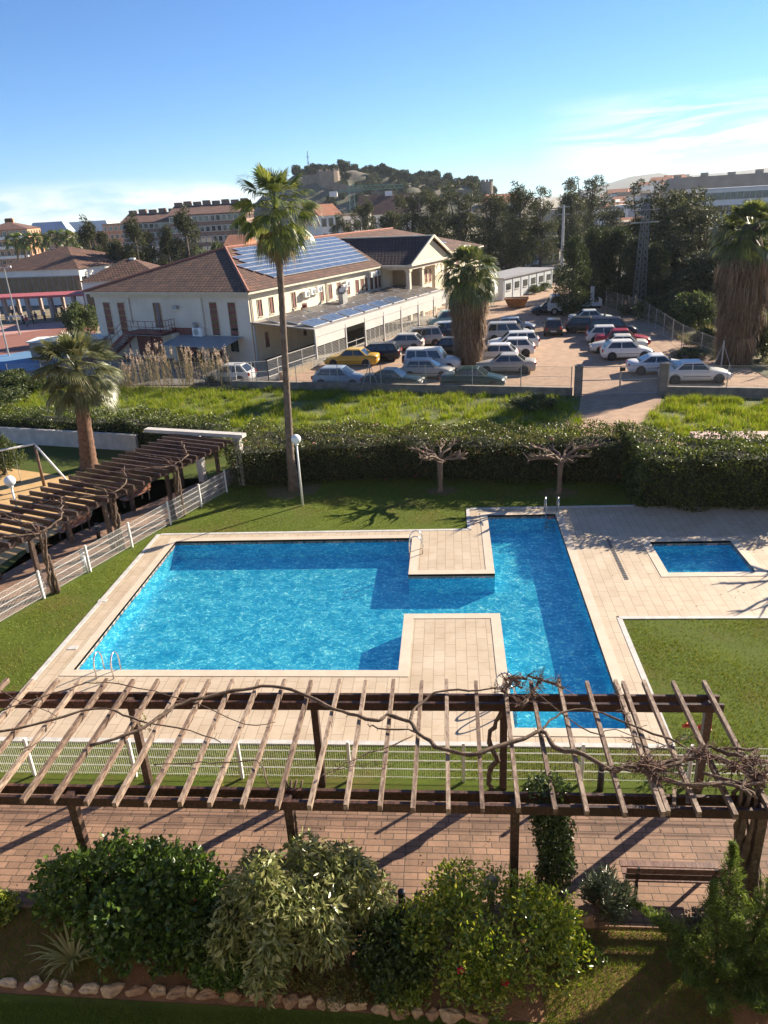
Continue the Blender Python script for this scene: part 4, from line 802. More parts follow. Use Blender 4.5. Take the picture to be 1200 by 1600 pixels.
# ================================================================== trees
L_cas = leafmat('dark_casuarina_needles', [(.018, .026, .010), (.035, .045, .016), (.06, .07, .024), (.10, .10, .04)], .25, .6, .25)
L_cyp = leafmat('cypress_needles', [(.022, .036, .012), (.04, .058, .018), (.07, .085, .024)], .2, .6, .25)
L_fpine = leafmat('far_pine_needles', [(.02, .03, .014), (.04, .055, .02), (.07, .085, .03)], .2, .7, .2)
L_bush = leafmat('mixed_bush_leaf', [(.03, .05, .015), (.06, .085, .025), (.12, .14, .05)], .3, .5, .3)
M_trk = mat('dark_tree_bark', (.10, .075, .055), .95, (.055, .042, .032), 4, bump=.8)
PROTO = {}
def proto(kind, seed):
    key = (kind, seed)
    if key in PROTO: return PROTO[key]
    r = np.random.default_rng(seed); tr = MB(); rr = random.Random(seed)
    if kind == 'casuarina':     # open, layered, uneven outline; height 15
        cs = []; rd = []; H = 15
        ntop = 3+seed % 2
        tops = [(rr.uniform(-2.0, 2.0), rr.uniform(-1.5, 1.5), rr.uniform(.86, 1.0)*H) for _ in range(ntop)]
        tr.tube([(0, 0, 0), (.1, 0, 3), (0, .1, 6)], [.38, .3, .22], 8)
        for tx, ty, tz in tops:
            tr.tube([(0, 0, 4), (tx*.6, ty*.6, 8), (tx, ty, tz*.96)], [.22, .14, .03], 6)
            for i in range(24):
                f = rr.random(); z = 2.6+(tz-2.9)*f; w = (2.9*(1-f)**.5+.75)*rr.uniform(.4, 1.1); a = rr.uniform(0, 2*PI); k = min(1, z/8)
                c = (tx*k+math.cos(a)*w*.8, ty*k+math.sin(a)*w*.8, z); cs.append(c); s = rr.uniform(.8, 1.5)*(1.15-.5*f); rd.append((s, s, s*.85))
                if i % 3 == 0: tr.tube([(tx*k, ty*k, z-.8), c], [.07, .02], 4)
        P, d = clump_points(cs, rd, 11500, r, .45); d[:, 2] = d[:, 2]*.5+.1; V, F = leaves(P, .42, .13, d, .8, .2, .1, r); m = L_cas
    elif kind == 'conifer':     # left dark group; height 13
        H = 13; tr.tube([(0, 0, 0), (0, 0, H*.9)], [.3, .05], 7); cs = []; rd = []
        for i in range(46):
            f = rr.random(); z = 1.2+(H-1.6)*f; w = (2.6*(1-f**1.6)+.5)*rr.uniform(.6, 1.1); a = rr.uniform(0, 2*PI); cs.append((math.cos(a)*w*.75, math.sin(a)*w*.75, z)); s = rr.uniform(.75, 1.4)*(1.1-.45*f); rd.append((s, s, s*1.25))
        P, d = clump_points(cs, rd, 9500, r, .5); d[:, 2] += .3; V, F = leaves(P, .38, .15, d, .8, .2, .2, r); m = L_cas
    elif kind == 'cypress':     # dense column; height 9
        H = 9; tr.tube([(0, 0, 0), (0, 0, H*.8)], [.22, .04], 7)
        for i in range(6): a = i; tr.tube([(0, 0, .1), (math.cos(a)*.5, math.sin(a)*.5, 1.6)], [.07, .03], 5)
        cs = []; rd = []
        for i in range(60):
            f = rr.random(); z = 1.0+(H-1.2)*f; w = 1.55*min(1, (f*6)**.5)*(1-f**2.6)**.6*rr.uniform(.75, 1.1); a = rr.uniform(0, 2*PI); cs.append((math.cos(a)*w*.75, math.sin(a)*w*.75, z)); s = rr.uniform(.35, .6); rd.append((s, s, s*2.2))
        P, d = clump_points(cs, rd, 8500, r, .5); d = d*.5; d[:, 2] += 1.0; V, F = leaves(P, .28, .08, d, .45, .2, 0, r); m = L_cyp
    elif kind == 'far_pine':    # seen from far; height 8
        H = 8; tr.tube([(0, 0, 0), (.2, 0, H*.7)], [.25, .12], 5); cs = []; rd = []
        for i in range(18): a = rr.uniform(0, 2*PI); w = rr.uniform(.3, 3.0); cs.append((math.cos(a)*w, math.sin(a)*w, H*rr.uniform(.3, .88)-w*.3)); s = rr.uniform(1.1, 1.9); rd.append((s, s, s*.75))
        P, d = clump_points(cs, rd, 2000, r, .6); V, F = leaves(P, .85, .5, d, .9, .2, .1, r); m = L_fpine
    elif kind == 'bush':        # height 2.5
        cs = []; rd = []
        for i in range(22): a = rr.uniform(0, 2*PI); w = rr.uniform(.1, 1.3); z = rr.uniform(.5, 2.0)*(1-.25*w); cs.append((math.cos(a)*w, math.sin(a)*w, z)); s = rr.uniform(.35, .65); rd.append((s, s, s*.8))
        for i in range(6): tr.tube([(0, 0, 0), cs[i]], [.04, .01], 4)
        P, d = clump_points(cs, rd, 3200, r, .5); P[:, 2] = np.maximum(P[:, 2], .05); V, F = leaves(P, .19, .09, d, .9, .2, .2, r); m = L_bush
    elif kind == 'bare':        # leafless tree, height 7
        cs = []; tr.tube([(0, 0, 0), (0, 0, 2)], [.2, .16], 7)
        def grow(p, d, L, rad, dep):
            e = p+d*L; tr.tube([p, p+d*L*.5+Vector((rr.uniform(-.1, .1), rr.uniform(-.1, .1), 0)), e], [rad, rad*.8, rad*.6], 5 if dep > 2 else 3, cap=False)
            if dep == 0: cs.append(e); return
            for _ in range(3 if dep > 1 else 4): grow(e, (d+Vector((rr.gauss(0, .5), rr.gauss(0, .5), rr.gauss(.25, .3)))).normalized(), L*.72, rad*.58, dep-1)
        for _ in range(4): grow(Vector((0, 0, 1.9)), Vector((rr.gauss(0, .5), rr.gauss(0, .5), 1)).normalized(), 1.6, .09, 4)
        P = np.array([tuple(c) for c in cs]); P = np.repeat(P, 1, 0)+r.normal(size=(len(cs), 3))*.2; V, F = leaves(P, .28, .08, None, 1, .2, 0, r); m = leafmat('sparse_tan_leaf', [(.16, .12, .06), (.22, .19, .09), (.12, .12, .05)], .3)
    tm = tr.build('trunk', M_trk, None, True); cm = npmesh('crown', V, F, m)
    PROTO[key] = [tm, cm, True]; return PROTO[key]
def tree(kind, seed, loc, h, wd, label, cat='tree', rz=None, name=None, group=None):
    base = {'casuarina': 15, 'conifer': 13, 'cypress': 9, 'far_pine': 8, 'bush': 2.5, 'bare': 7}[kind]
    p = proto(kind, seed); t = thing(name or {'casuarina': 'casuarina_tree', 'conifer': 'conifer_tree', 'cypress': 'cypress_tree', 'far_pine': 'pine_tree', 'bush': 'bush', 'bare': 'bare_tree'}[kind], label, cat, loc, rz if rz is not None else rs.uniform(0, 6), group)
    if p[2]: a, b = p[0], p[1]; p[2] = False
    else:
        a, b = p[0].copy(), p[1].copy(); COL.objects.link(a); COL.objects.link(b)
    a.parent = t; b.parent = t; t.scale = (wd, wd, h/base); return t
# ================================================================== wild field, wall and gate
M_gravel = mat('pinkish_gravel', (.43, .28, .185), .95, (.29, .19, .125), 1.6, (.3, .7), .9, 9, detail=9)
sheet('parking_lot', [(-14.6, 53.2), (8, 47.7), (13.5, 46.9), (21, 45.0), (21, 56), (19.6, 78), (17.6, 89), (17, 116), (3, 116), (-3, 92), (-12.2, 60.0)], .0, M_gravel, 'pinkish gravel of the car park')
sheet('dirt_track', [(8.3, 47.6), (13.2, 47.0), (12.0, 43.0), (10.4, 41.0), (12.0, 36.2), (7.6, 36.0), (6.4, 41.4), (7.7, 44.4)], .004, M_gravel, 'bare dirt track leading to the gate')
sheet('field_soil', [(-45, 44), (-12.0, 36.7), (17, 31), (30, 33), (30, 43), (13.6, 46.8), (8, 47.6), (-14.6, 53.0), (-45, 60)], -.012, mat('field_green_soil', (.075, .10, .015), .95, (.11, .12, .03), 1, bump=.6), 'green overgrown field behind the hedge')
L_wild = leafmat('wild_grass_blade', [(.055, .105, .010), (.11, .175, .014), (.17, .22, .024), (.27, .25, .07)], .45, .55, .2)
def in_poly(P, poly):
    x, y = P[:, 0], P[:, 1]; ins = np.zeros(len(P), bool); j = len(poly)-1
    for i in range(len(poly)):
        xi, yi = poly[i]; xj, yj = poly[j]; c = ((yi > y) != (yj > y)) & (x < (xj-xi)*(y-yi)/(yj-yi+1e-9)+xi); ins ^= c; j = i
    return ins
def wild(name, poly, n, h, label, clumpn=250, m=None, w=.035):
    xs = [p[0] for p in poly]; ys = [p[1] for p in poly]
    C = np.stack([rng.uniform(min(xs), max(xs), clumpn), rng.uniform(min(ys), max(ys), clumpn)], 1); k = rng.integers(0, clumpn, n); r = rng.uniform(.3, 1.0, clumpn)
    P = C[k]+rng.normal(size=(n, 2))*r[k][:, None]*.5; hs = (rng.uniform(.45, 1.25, clumpn))[k]*np.exp(-((P-C[k])**2).sum(1)/(r[k]**2))+.35
    P = np.column_stack([P, hs]); P = P[in_poly(P, poly)]; V, F = blade_mesh(P, h, w, .7, -.01); o = npmesh(name, V, F, m or L_wild); return tag(o, label, 'grass', kind='stuff')
wild('wild_grass', [(-45, 47), (-13, 42.6), (-9, 37.4), (6.2, 35.2), (7.9, 44.4), (7.9, 47.3), (-14.6, 52.8), (-45, 59)], 200000, .33, 'bright overgrown grass of the vacant strip', 1900)
wild('wild_grass', [(13.0, 36.0), (24, 33.5), (24, 43.5), (13.7, 46.4), (11.4, 43.0), (10.6, 40.9)], 46000, .32, 'bright overgrown grass right of the dirt track', 420)
M_cwall = mat('rough_grey_concrete', (.27, .24, .205), .9, (.17, .15, .13), 2, bump=.6, bscale=12)
def wallrun(a, b, h, w, label, m=None, name='low_wall'):
    a = Vector((*a, 0)); b = Vector((*b, 0)); d = b-a; o = MB().box((d.length/2, 0, h/2), (d.length, w, h)).box((d.length/2, 0, h+.02), (d.length+.02, w+.05, .04)).build(name, m or M_cwall, None, loc=a, rz=math.atan2(d.y, d.x)); return tag(o, label, 'wall')
wallrun((-16.2, 53.5), (7.8, 47.8), .50, .2, 'long low concrete wall between the green strip and the parked cars')
wallrun((13.5, 47.3), (24, 44.9), .50, .2, 'low concrete wall right of the gate')
for (x, y, h, lb) in ((8.1, 47.6, 1.95, 'square concrete gate pillar left of the dirt track'), (13.3, 47.4, 1.95, 'square concrete gate pillar right of the dirt track')):
    o = MB().prism([(-.24, -.24), (.24, -.24), (.24, .24), (-.24, .24)], 0, h).box((0, 0, h+.03), (.56, .56, .06)).build('gate_pillar', M_cwall, None, loc=(x, y, 0), rz=-.1); tag(o, lb, 'pillar')
M_galv = mat('galvanised_steel', (.42, .42, .41), .5, (.32, .32, .31), 8, metal=.5)
N_fine = netmat('chain_link_wire', (.45, .45, .44), .11, .07)
t = thing('wire_gate', 'double wire gate with thin frame between the concrete pillars', 'gate', (8.35, 47.62, 0)); L = 4.7
for a, b in ((0, L/2-.03), (L/2+.03, L)):
    f = MB(); 
    for p, q in (((a, 0, .1), (b, 0, .1)), ((a, 0, 1.85), (b, 0, 1.85)), ((a, 0, .1), (a, 0, 1.85)), ((b, 0, .1), (b, 0, 1.85)), ((a, 0, 1.0), (b, 0, 1.0))): f.bar(Vector(p)+Vector((0, -.05*p[0], 0))*.6, Vector(q)+Vector((0, -.05*q[0], 0))*.6, .045, .045)
    f.build('gate_leaf', M_galv, t)
    MB().quad((a, -.03*a, .1), (b, -.03*b, .1), (b, -.03*b, 1.85), (a, -.03*a, 1.85)).build('wire_mesh', N_fine, t)
MB().box((L/2+.1, -.1, 1.66), (.34, .02, .24)).build('sign_plate', M_black, t)
def chain_fence(pts, h, label, z0=0.0, net=True, every=3.0, brace=False, pm=None):
    t = thing('chain_link_fence', label, 'fence', (*pts[0], 0)); o = Vector((*pts[0], 0))
    for i in range(len(pts)-1):
        a = Vector((*pts[i], 0))-o; b = Vector((*pts[i+1], 0))-o; d = b-a; k = max(1, round(d.length/every)); rz = math.atan2(d.y, d.x)
        for j in range(k+(i == len(pts)-2)):
            q = a+d*j/k; MB().tube([(q.x, q.y, z0), (q.x, q.y, h)], .03, 6).build('post', pm or M_galv, t)
        w = MB()
        for z in (z0+.1, (z0+h)/2, h-.04): w.bar(a+Vector((0, 0, z)), b+Vector((0, 0, z)), .012, .012)
        w.build('line_wires', M_galv, t)
        if net:
            p = MB().quad((0, 0, z0+.03), (d.length, 0, z0+.03), (d.length, 0, h-.03), (0, 0, h-.03)).build('wire_mesh', N_fine, t, loc=a, rz=rz)
    return t
chain_fence([(-14.2, 53.0), (7.7, 47.8)], 1.9, 'thin wire fence on posts above the long low wall', .54, True, 3.4)
chain_fence([(13.6, 47.3), (23.5, 45.0)], 1.9, 'thin wire fence on posts above the wall right of the gate', .54, True, 3.3)
chain_fence([(19.3, 54.6), (18.6, 62), (19.2, 78), (17.6, 88)], 1.9, 'sagging wire fence down the right side of the car park', 0, True, 3.2)
chain_fence([(-36, 57.6), (-20.5, 55.8), (-16.4, 53.8)], 1.7, 'wire fence behind the tall reeds', 0, True, 3.0)
M_wpost = M_white
for bx, by, lb in ((-5.6, 51.1, 'white braced post behind the wall by the dark green coupe'), (18.9, 53.6, 'tall white braced posts at the foot of the right skirted palm'), (22.6, 52.8, 'white tripod brace right of the right skirted palm')):
    t = thing('braced_post', lb, 'post', (bx, by, 0)); MB().tube([(0, 0, 0), (0, 0, 2.1)], .035, 7).build('post', M_galv, t)
    for s in (-1, 1): MB().tube([(s*.7, -.2, 0), (0, 0, 1.9)], .02, 6).build('brace', M_galv, t)
# pink slab wall behind the right hedge
o = MB().box((3.9, 0, .28), (7.8, 1.25, .56)).build('pink_slab', mat('pink_painted_render', (.55, .38, .33), .8, (.42, .30, .26), 1.2, bump=.2), None, loc=(12.0, 36.75, 0), rz=-.08); tag(o, 'flat pink topped wall just behind the right hedge', 'wall')

# ================================================================== cars
M_tyre = mat('black_tyre_rubber', (.012, .012, .012), .85); M_rim = mat('silver_wheel_rim', (.38, .38, .39), .35, (.25, .25, .26), 9, metal=.6)
M_glass = glassmat('car_window_glass', (.02, .026, .03)); M_lens = mat('clear_lamp_lens', (.62, .62, .60), .15, spec=.9); M_tail = mat('red_lamp_lens', (.38, .012, .012), .25); M_plate = mat('white_number_plate', (.65, .65, .63), .5); M_trim = mat('black_plastic_trim', (.022, .022, .024), .6)
KINDS = {  # length, width, height, belt, hood z at nose, hood z at screen, windscreen base x, roof front x, roof rear x, tail base x, tail z, doors
 'hatch': dict(L=3.85, W=1.66, H=1.43, bz=.88, nz=.66, sx=.98, rf=.30, rr=-1.25, tx=-1.80, tz=.90, notch=False),
 'sedan': dict(L=4.45, W=1.72, H=1.40, bz=.88, nz=.64, sx=1.02, rf=.35, rr=-.85, tx=-1.50, tz=.92, notch=True),
 'coupe': dict(L=4.3, W=1.72, H=1.33, bz=.84, nz=.62, sx=.95, rf=.22, rr=-.65, tx=-1.55, tz=.88, notch=True),
 'mpv': dict(L=4.3, W=1.75, H=1.66, bz=.95, nz=.72, sx=1.35, rf=.62, rr=-1.75, tx=-2.06, tz=.98, notch=False),
 'estate': dict(L=4.35, W=1.7, H=1.45, bz=.88, nz=.66, sx=1.05, rf=.38, rr=-1.7, tx=-2.06, tz=.92, notch=False),
 'suv': dict(L=4.3, W=1.80, H=1.78, bz=1.05, nz=.95, sx=1.05, rf=.55, rr=-1.95, tx=-2.08, tz=1.08, notch=False)}
def car(kind, col, x, y, hd, label, name='parked_car', cat='car', group='cars in the gravel car park', extra=None, tint=None):
    k = KINDS[kind]; L, Wd, H, bz, nz, sx, rf, rr_, tx, tz = (k[q] for q in ('L', 'W', 'H', 'bz', 'nz', 'sx', 'rf', 'rr', 'tx', 'tz')); h = L/2; w = Wd/2
    t = thing(name, label, cat, (x, y, 0), R_(hd), group); m = paint(*col)
    gz = .19 if kind != 'suv' else .30
    st = [(-h, .32, tz-.14, w*.80), (-h+.10, gz+.02, tz-.03, w*.92), (-h+.45, gz, tz, w*.985), (tx+.02, gz, max(tz, bz), w), (0, gz, bz, w), (sx, gz, bz-.01, w), (sx+.35, gz, (bz*.55+nz*.45)+.03, w*.985), (h-.28, gz, nz+.05, w*.93), (h-.06, gz+.04, nz-.06, w*.82), (h, .34, nz-.20, w*.70)]
    st = sorted({round(s[0], 3): s for s in st}.values(), key=lambda s: s[0]); V = []; F = []
    for (px, z0, z1, ww) in st:
        V += [(px, -ww*.86, z0), (px, -ww, z0+.14), (px, -ww*1.0, (z0+z1)*.52), (px, -ww*.97, z1-.09), (px, -ww*.86, z1), (px, 0, z1+.025), (px, ww*.86, z1), (px, ww*.97, z1-.09), (px, ww*1.0, (z0+z1)*.52), (px, ww, z0+.14), (px, ww*.86, z0)]
    n = 11
    for i in range(len(st)-1):
        for j in range(n): F.append((i*n+j, (i+1)*n+j, (i+1)*n+(j+1) % n, i*n+(j+1) % n))
    F += [tuple(range(n)), tuple((len(st)-1)*n+j for j in range(n))[::-1]]
    b = MB(); b.add(V, F); body = b.build('body', m, t, True)
    # cabin
    wb, wt = w*.93, w*.72; zb = bz-.02; zr = H
    B = [(tx, wb), (sx, wb)]; 
    cb = [Vector((tx, -wb, zb if not k['notch'] else zb)), Vector((sx, -wb, zb-.02)), Vector((sx, wb, zb-.02)), Vector((tx, wb, zb))]; ct = [Vector((rr_, -wt, zr-.04)), Vector((rf, -wt, zr-.03)), Vector((rf, wt, zr-.03)), Vector((rr_, wt, zr-.04))]
    c = MB(); c.hexa(cb, ct); 
    c.hexa([ct[0], ct[1], ct[2], ct[3]], [Vector((rr_+.12, -wt*.8, zr)), Vector((rf-.16, -wt*.8, zr)), Vector((rf-.16, wt*.8, zr)), Vector((rr_+.12, wt*.8, zr))])
    cab = c.build('cabin', m, t)
    def pane(a, bb, d, e, nm='window'):   # bilinear face corners, inset
        nrm = (bb-a).cross(e-a).normalized()*.008; cc = (a+bb+d+e)/4
        if (cc-Vector(((tx+sx)/2, 0, (zb+zr)/2))).dot(nrm) < 0: nrm = -nrm
        MB().quad(a+nrm, bb+nrm, d+nrm, e+nrm).build(nm, M_glass, t)
    def bil(p00, p10, p11, p01, u0, u1, v0, v1):
        f = lambda u, v: (p00*(1-u)+p10*u)*(1-v)+(p01*(1-u)+p11*u)*v
        return f(u0, v0), f(u1, v0), f(u1, v1), f(u0, v1)
    for s in (0, 1):
        q = (cb[0], cb[1], ct[1], ct[0]) if s == 0 else (cb[3], cb[2], ct[2], ct[3])
        cuts = [(.08, .46), (.49, .93)] if kind not in ('mpv', 'estate', 'suv') else [(.05, .28), (.31, .60), (.63, .93)]
        for u0, u1 in cuts: pane(*bil(*q, u0, u1, .14, .88), 'side_window')
    pane(*bil(cb[1], cb[2], ct[2], ct[1], .06, .94, .06, .92), 'windscreen'); pane(*bil(cb[0], cb[3], ct[3], ct[0], .08, .92, .12 if not k['notch'] else .08, .9), 'rear_window')
    ax = h*.62
    rw = .30 if kind != 'suv' else .35
    for sxx in (ax, -ax*.98):
        for sy in (-1, 1):
            prof = [(rw*.62, -.09), (rw*.94, -.09), (rw, -.05), (rw, .05), (rw*.94, .09), (rw*.62, .09)]
            q = MB(); q.lathe(prof, 16, cap=False); wob = q.build('wheel', M_tyre, t, True); wob.location = (sxx, sy*(w-.075), rw); wob.rotation_euler = (PI/2, 0, 0)
            rm = MB(); rm.lathe([(.04, .055), (rw*.3, .04), (rw*.62, .075), (rw*.63, -.075), (.03, -.06)], 12); r = rm.build('rim', M_rim, wob)
            if sy > 0: r.rotation_euler = (PI, 0, 0)
            ar = MB(); ar.lathe([(rw*1.16, -.01), (rw*1.16, .012)], 18); a = ar.build('wheel_arch', M_trim, t); a.location = (sxx, sy*(w+.001), rw+.02); a.rotation_euler = (PI/2, 0, 0)
    for sy in (-1, 1):
        MB().box((h-.06, sy*w*.60, nz-.10), (.12, .30, .14), -sy*.35).build('headlight', M_lens, t)
        MB().box((-h+.05, sy*w*.74, tz-.16), (.12, .24, .22 if kind in ('hatch', 'mpv', 'suv', 'estate') else .14), sy*.2).build('taillight', M_tail, t)
        MB().box((sx-.25, sy*(w+.06), bz+.04), (.10, .16, .11)).build('mirror', m, t)
        MB().box((0, sy*(w+.004), .50), (1.7, .012, .035)).build('side_moulding', M_trim, t)
    MB().box((h-.015, 0, .40), (.05, .50, .11)).build('number_plate', M_plate, t); MB().box((-h+.01, 0, .48), (.05, .50, .11)).build('number_plate', M_plate, t); MB().box((h-.02, 0, nz-.14), (.05, .55, .09)).build('grille', M_trim, t)
    if extra == 'spare': 
        s = MB(); s.lathe([(.32, -.1), (.34, 0), (.32, .1)], 16); o = s.build('spare_wheel', M_trim, t); o.location = (-h-.12, 0, .9); o.rotation_euler = (0, PI/2, 0)
    if extra == 'rack':
        for sy in (-1, 1): MB().bar((rr_+.2, sy*wt*.85, H+.06), (rf-.2, sy*wt*.85, H+.06), .04, .04).build('roof_rail', M_trim, t)
    if extra == 'hood':
        MB().bar((sx+.1, 0, bz+.05), (sx+.65, 0, bz+.75), 1.4, .03).build('open_bonnet', m, t)
    return t
def cpos(x0, x1, py, side=.85):
    """ground point under the middle of a car whose visible sill runs from px x0 to x1 at row py"""
    a = G((x0+x1)/2, py); return a[0], a[1]+side
WHT = ('white', (.62, .62, .60)); SIL = ('silver', (.36, .35, .33)); SBL = ('silver_blue', (.27, .33, .40)); DGR = ('dark_green', (.010, .035, .033)); YEL = ('yellow', (.50, .30, .03)); BLK = ('black', (.012, .012, .014)); NVY = ('navy', (.014, .018, .035)); RED = ('red', (.28, .015, .025)); DGY = ('dark_grey', (.06, .055, .05)); TEAL = ('pale_teal', (.22, .36, .34)); WCR = ('cream_white', (.56, .55, .50))
CARS = [
 ('hatch', SBL, 491, 568, 607, -10, 'silver-blue hatchback nearest the wall, left of the dark green coupe', None),
 ('coupe', ('petrol', (.012, .028, .035)), 570, 655, 609, -10, 'dark green-black coupe at the wall between the blue hatchback and the stout palm', None),
 ('sedan', DGR, 697, 783, 609, -9, 'dark green saloon at the wall in front of the stout palm', None),
 ('hatch', SIL, 630, 705, 594, -8, 'silver hatchback in front of the white off-roader', None),
 ('suv', WHT, 637, 716, 583, -8, 'boxy white off-roader with spare wheel left of the stout palm', 'spare'),
 ('hatch', BLK, 684, 745, 556, -8, 'black car mostly hidden behind the stout palm', None),
 ('sedan', YEL, 516, 582, 574, 172, 'yellow saloon beside the grey canopy', None),
 ('estate', BLK, 563, 607, 566, 176, 'black estate car just behind the yellow car', None),
 ('hatch', SIL, 602, 655, 549, 172, 'silver hatchback next to the canopy, right of the black estate', None),
 ('mpv', SIL, 633, 675, 543, 195, 'tall silver car with black roof rails beside the canopy', 'rack'),
 ('sedan', BLK, 655, 693, 535, 195, 'dark car squeezed between the roof-railed car and the blue estate', None),
 ('estate', SBL, 670, 710, 529, 188, 'silver-blue estate near the far end of the canopy', None),
 ('mpv', TEAL, 684, 716, 512, 190, 'pale teal van at the far end of the canopy', None),
 ('sedan', ('champagne', (.40, .36, .30)), 756, 827, 585, 172, 'champagne saloon right of the stout palm with its tail to the right', None),
 ('hatch', WHT, 752, 792, 568, 172, 'white hatchback half behind the stout palm on its right', None),
 ('hatch', ('bright_white', (.68, .68, .67)), 777, 823, 558, 174, 'white hatchback behind the champagne saloon', None),
 ('estate', WHT, 783, 824, 547, 176, 'farther white car of the white pair behind the champagne saloon', None),
 ('mpv', SIL, 764, 828, 534, -4, 'silver people carrier in the middle of the car park', None),
 ('hatch', ('ice_blue_grey', (.30, .33, .38)), 777, 834, 521, -6, 'grey-blue hatchback just behind the silver people carrier', None),
 ('hatch', DGY, 848, 888, 526, 84, 'dark grey hatchback standing alone with its tail to the camera', None),
 ('sedan', ('cool_white', (.50, .54, .56)), 902, 950, 508, -4, 'pale saloon farthest back in the right row by the cypress', None),
 ('hatch', ('graphite', (.03, .035, .035)), 898, 940, 521, -10, 'black car with its bonnet open beside the navy people carrier', 'hood'),
 ('mpv', NVY, 920, 996, 527, -8, 'navy people carrier in the right row', None),
 ('hatch', ('plain_white', (.58, .58, .58)), 930, 978, 537, -8, 'white hatchback tucked behind the red car', None),
 ('sedan', RED, 938, 1013, 543, -8, 'red car in the right row', None),
 ('sedan', WCR, 931, 1007, 553, 172, 'cream-silver saloon between the red car and the white hatchback', None),
 ('hatch', ('pure_white', (.70, .70, .68)), 947, 1017, 563, -4, 'white five-door hatchback in front of the cream saloon', None),
 ('coupe', ('glossy_white', (.66, .67, .68)), 994, 1072, 586, -5, 'white coupe behind the right gate pillar', None),
 ('sedan', ('chalk_white', (.64, .64, .61)), 1043, 1137, 600, -6, 'white saloon nearest the right palm and the wall', None)]
for (k, c, x0, x1, py, hd, lb, ex) in CARS:
    x, y = cpos(x0, x1, py, .85 if abs(hd) < 60 or hd > 150 else 1.9); car(k, c, x, y, hd, lb, extra=ex)
x, y = cpos(326, 372, 603, .6); car('hatch', ('silver_white', (.5, .5, .5)), x+.2, y+.7, 172, 'white car glimpsed behind the reeds left of the canopy ramp')
# truck behind the cypress
M_tw = paint('truck_white', (.60, .60, .58), .4)
x, y, _ = G(895, 494); t = thing('flatbed_truck', 'white flatbed truck half hidden behind the cypress', 'truck', (x, y+1.6, 0), R_(178))
c = MB(); c.prism([(1.0, -.95), (2.5, -.95), (2.5, .95), (1.0, .95)], .55, 1.3); c.hexa([(1.0, -.95, 1.3), (2.5, -.95, 1.3), (2.5, .95, 1.3), (1.0, .95, 1.3)], [(1.05, -.85, 2.1), (2.1, -.85, 2.1), (2.1, .85, 2.1), (1.05, .85, 2.1)]); c.build('cab', M_tw, t)
MB().quad((2.52, -.85, 1.32), (2.52, .85, 1.32), (2.13, .78, 2.04), (2.13, -.78, 2.04)).build('windscreen', M_glass, t)
for s in (-1, 1): MB().quad((1.15, s*.955, 1.34), (2.3, s*.955, 1.34), (2.0, s*.88, 2.0), (1.15, s*.875, 2.0)).build('side_window', M_glass, t)
MB().box((-1.1, 0, .95), (4.0, 2.0, .14)).build('flatbed', M_tw, t); MB().box((-3.08, 0, 1.25), (.06, 2.0, .6)).build('tailboard', M_tw, t); MB().box((-.3, 0, .66), (5.6, .8, .2)).build('chassis', M_black, t)
MB().box((-2.2, .0, 1.9), (.35, .35, 1.8)).build('loader_crane', M_tw, t)
for xx in (1.8, -2.0):
    for s in (-1, 1):
        q = MB(); q.lathe([(.22, -.13), (.42, -.13), (.42, .13), (.22, .13)], 16, cap=False); o = q.build('wheel', M_tyre, t, True); o.location = (xx, s*.85, .42); o.rotation_euler = (PI/2, 0, 0); r = MB(); r.lathe([(.03, .1), (.22, .08), (.22, -.08), (.03, -.1)], 10); r.build('rim', M_rim, o)
x, y, _ = G(860, 493); car('hatch', ('dull_black', (.02, .02, .02)), x, y+1.2, 176, 'small dark car at the left end of the flatbed truck')
# skip
x, y, _ = G(808, 482); t = thing('rubbish_skip', 'orange rubbish skip in front of the long white cabin', 'skip', (x, y+.9, 0), -.1); M_or = mat('rusty_orange_paint', (.42, .17, .04), .7, (.25, .10, .03), 3)
MB().hexa([(-.9, -.6, .1), (.9, -.6, .1), (.9, .6, .1), (-.9, .6, .1)], [(-1.35, -.85, 1.05), (1.35, -.85, 1.05), (1.35, .85, 1.05), (-1.35, .85, 1.05)]).build('hopper', M_or, t)
r = MB(); 
for s in (-1, 1): r.box((0, s*.86, 1.06), (2.8, .08, .1)); r.box((s*1.36, 0, 1.06), (.08, 1.7, .1))
r.build('rim_bar', M_or, t)

# ================================================================== main building
TH = R_(67); U = Vector((math.cos(TH), math.sin(TH), 0)); Wv = Vector((-U.y, U.x, 0)); C0 = Vector((-16.76, 62.88, 0))
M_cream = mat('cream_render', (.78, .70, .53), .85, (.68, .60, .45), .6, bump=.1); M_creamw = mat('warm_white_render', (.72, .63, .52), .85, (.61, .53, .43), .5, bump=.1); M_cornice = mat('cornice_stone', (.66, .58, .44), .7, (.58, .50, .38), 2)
M_lgp = mat('cream_downpipe', (.55, .48, .38), .6)
M_dred = mat('dark_red_paint', (.20, .035, .03), .5, (.15, .03, .025), 3); M_brickp = mat('reddish_shutter', (.22, .075, .055), .7, (.16, .05, .04), 4)
RT1 = tileroof('red_brown_clay_tiles', (.215, .10, .06), (.105, .055, .037), 0.0); RT2 = tileroof('red_brown_clay_tiles_side', (.215, .11, .065), (.105, .058, .038), PI/2)
B = thing('municipal_building', 'long cream two-storey building with hipped clay roof and solar panels', 'building', C0, TH)   # local x along the long facade, y away from the car park
BL, BW, EH = 54.0, 18.1, 5.75
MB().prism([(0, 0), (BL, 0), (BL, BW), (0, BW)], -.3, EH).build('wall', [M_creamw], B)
MB().box((BL/2, -.006, EH/2), (BL-.002, .01, EH-.01)).build('front_render', M_cream, B)
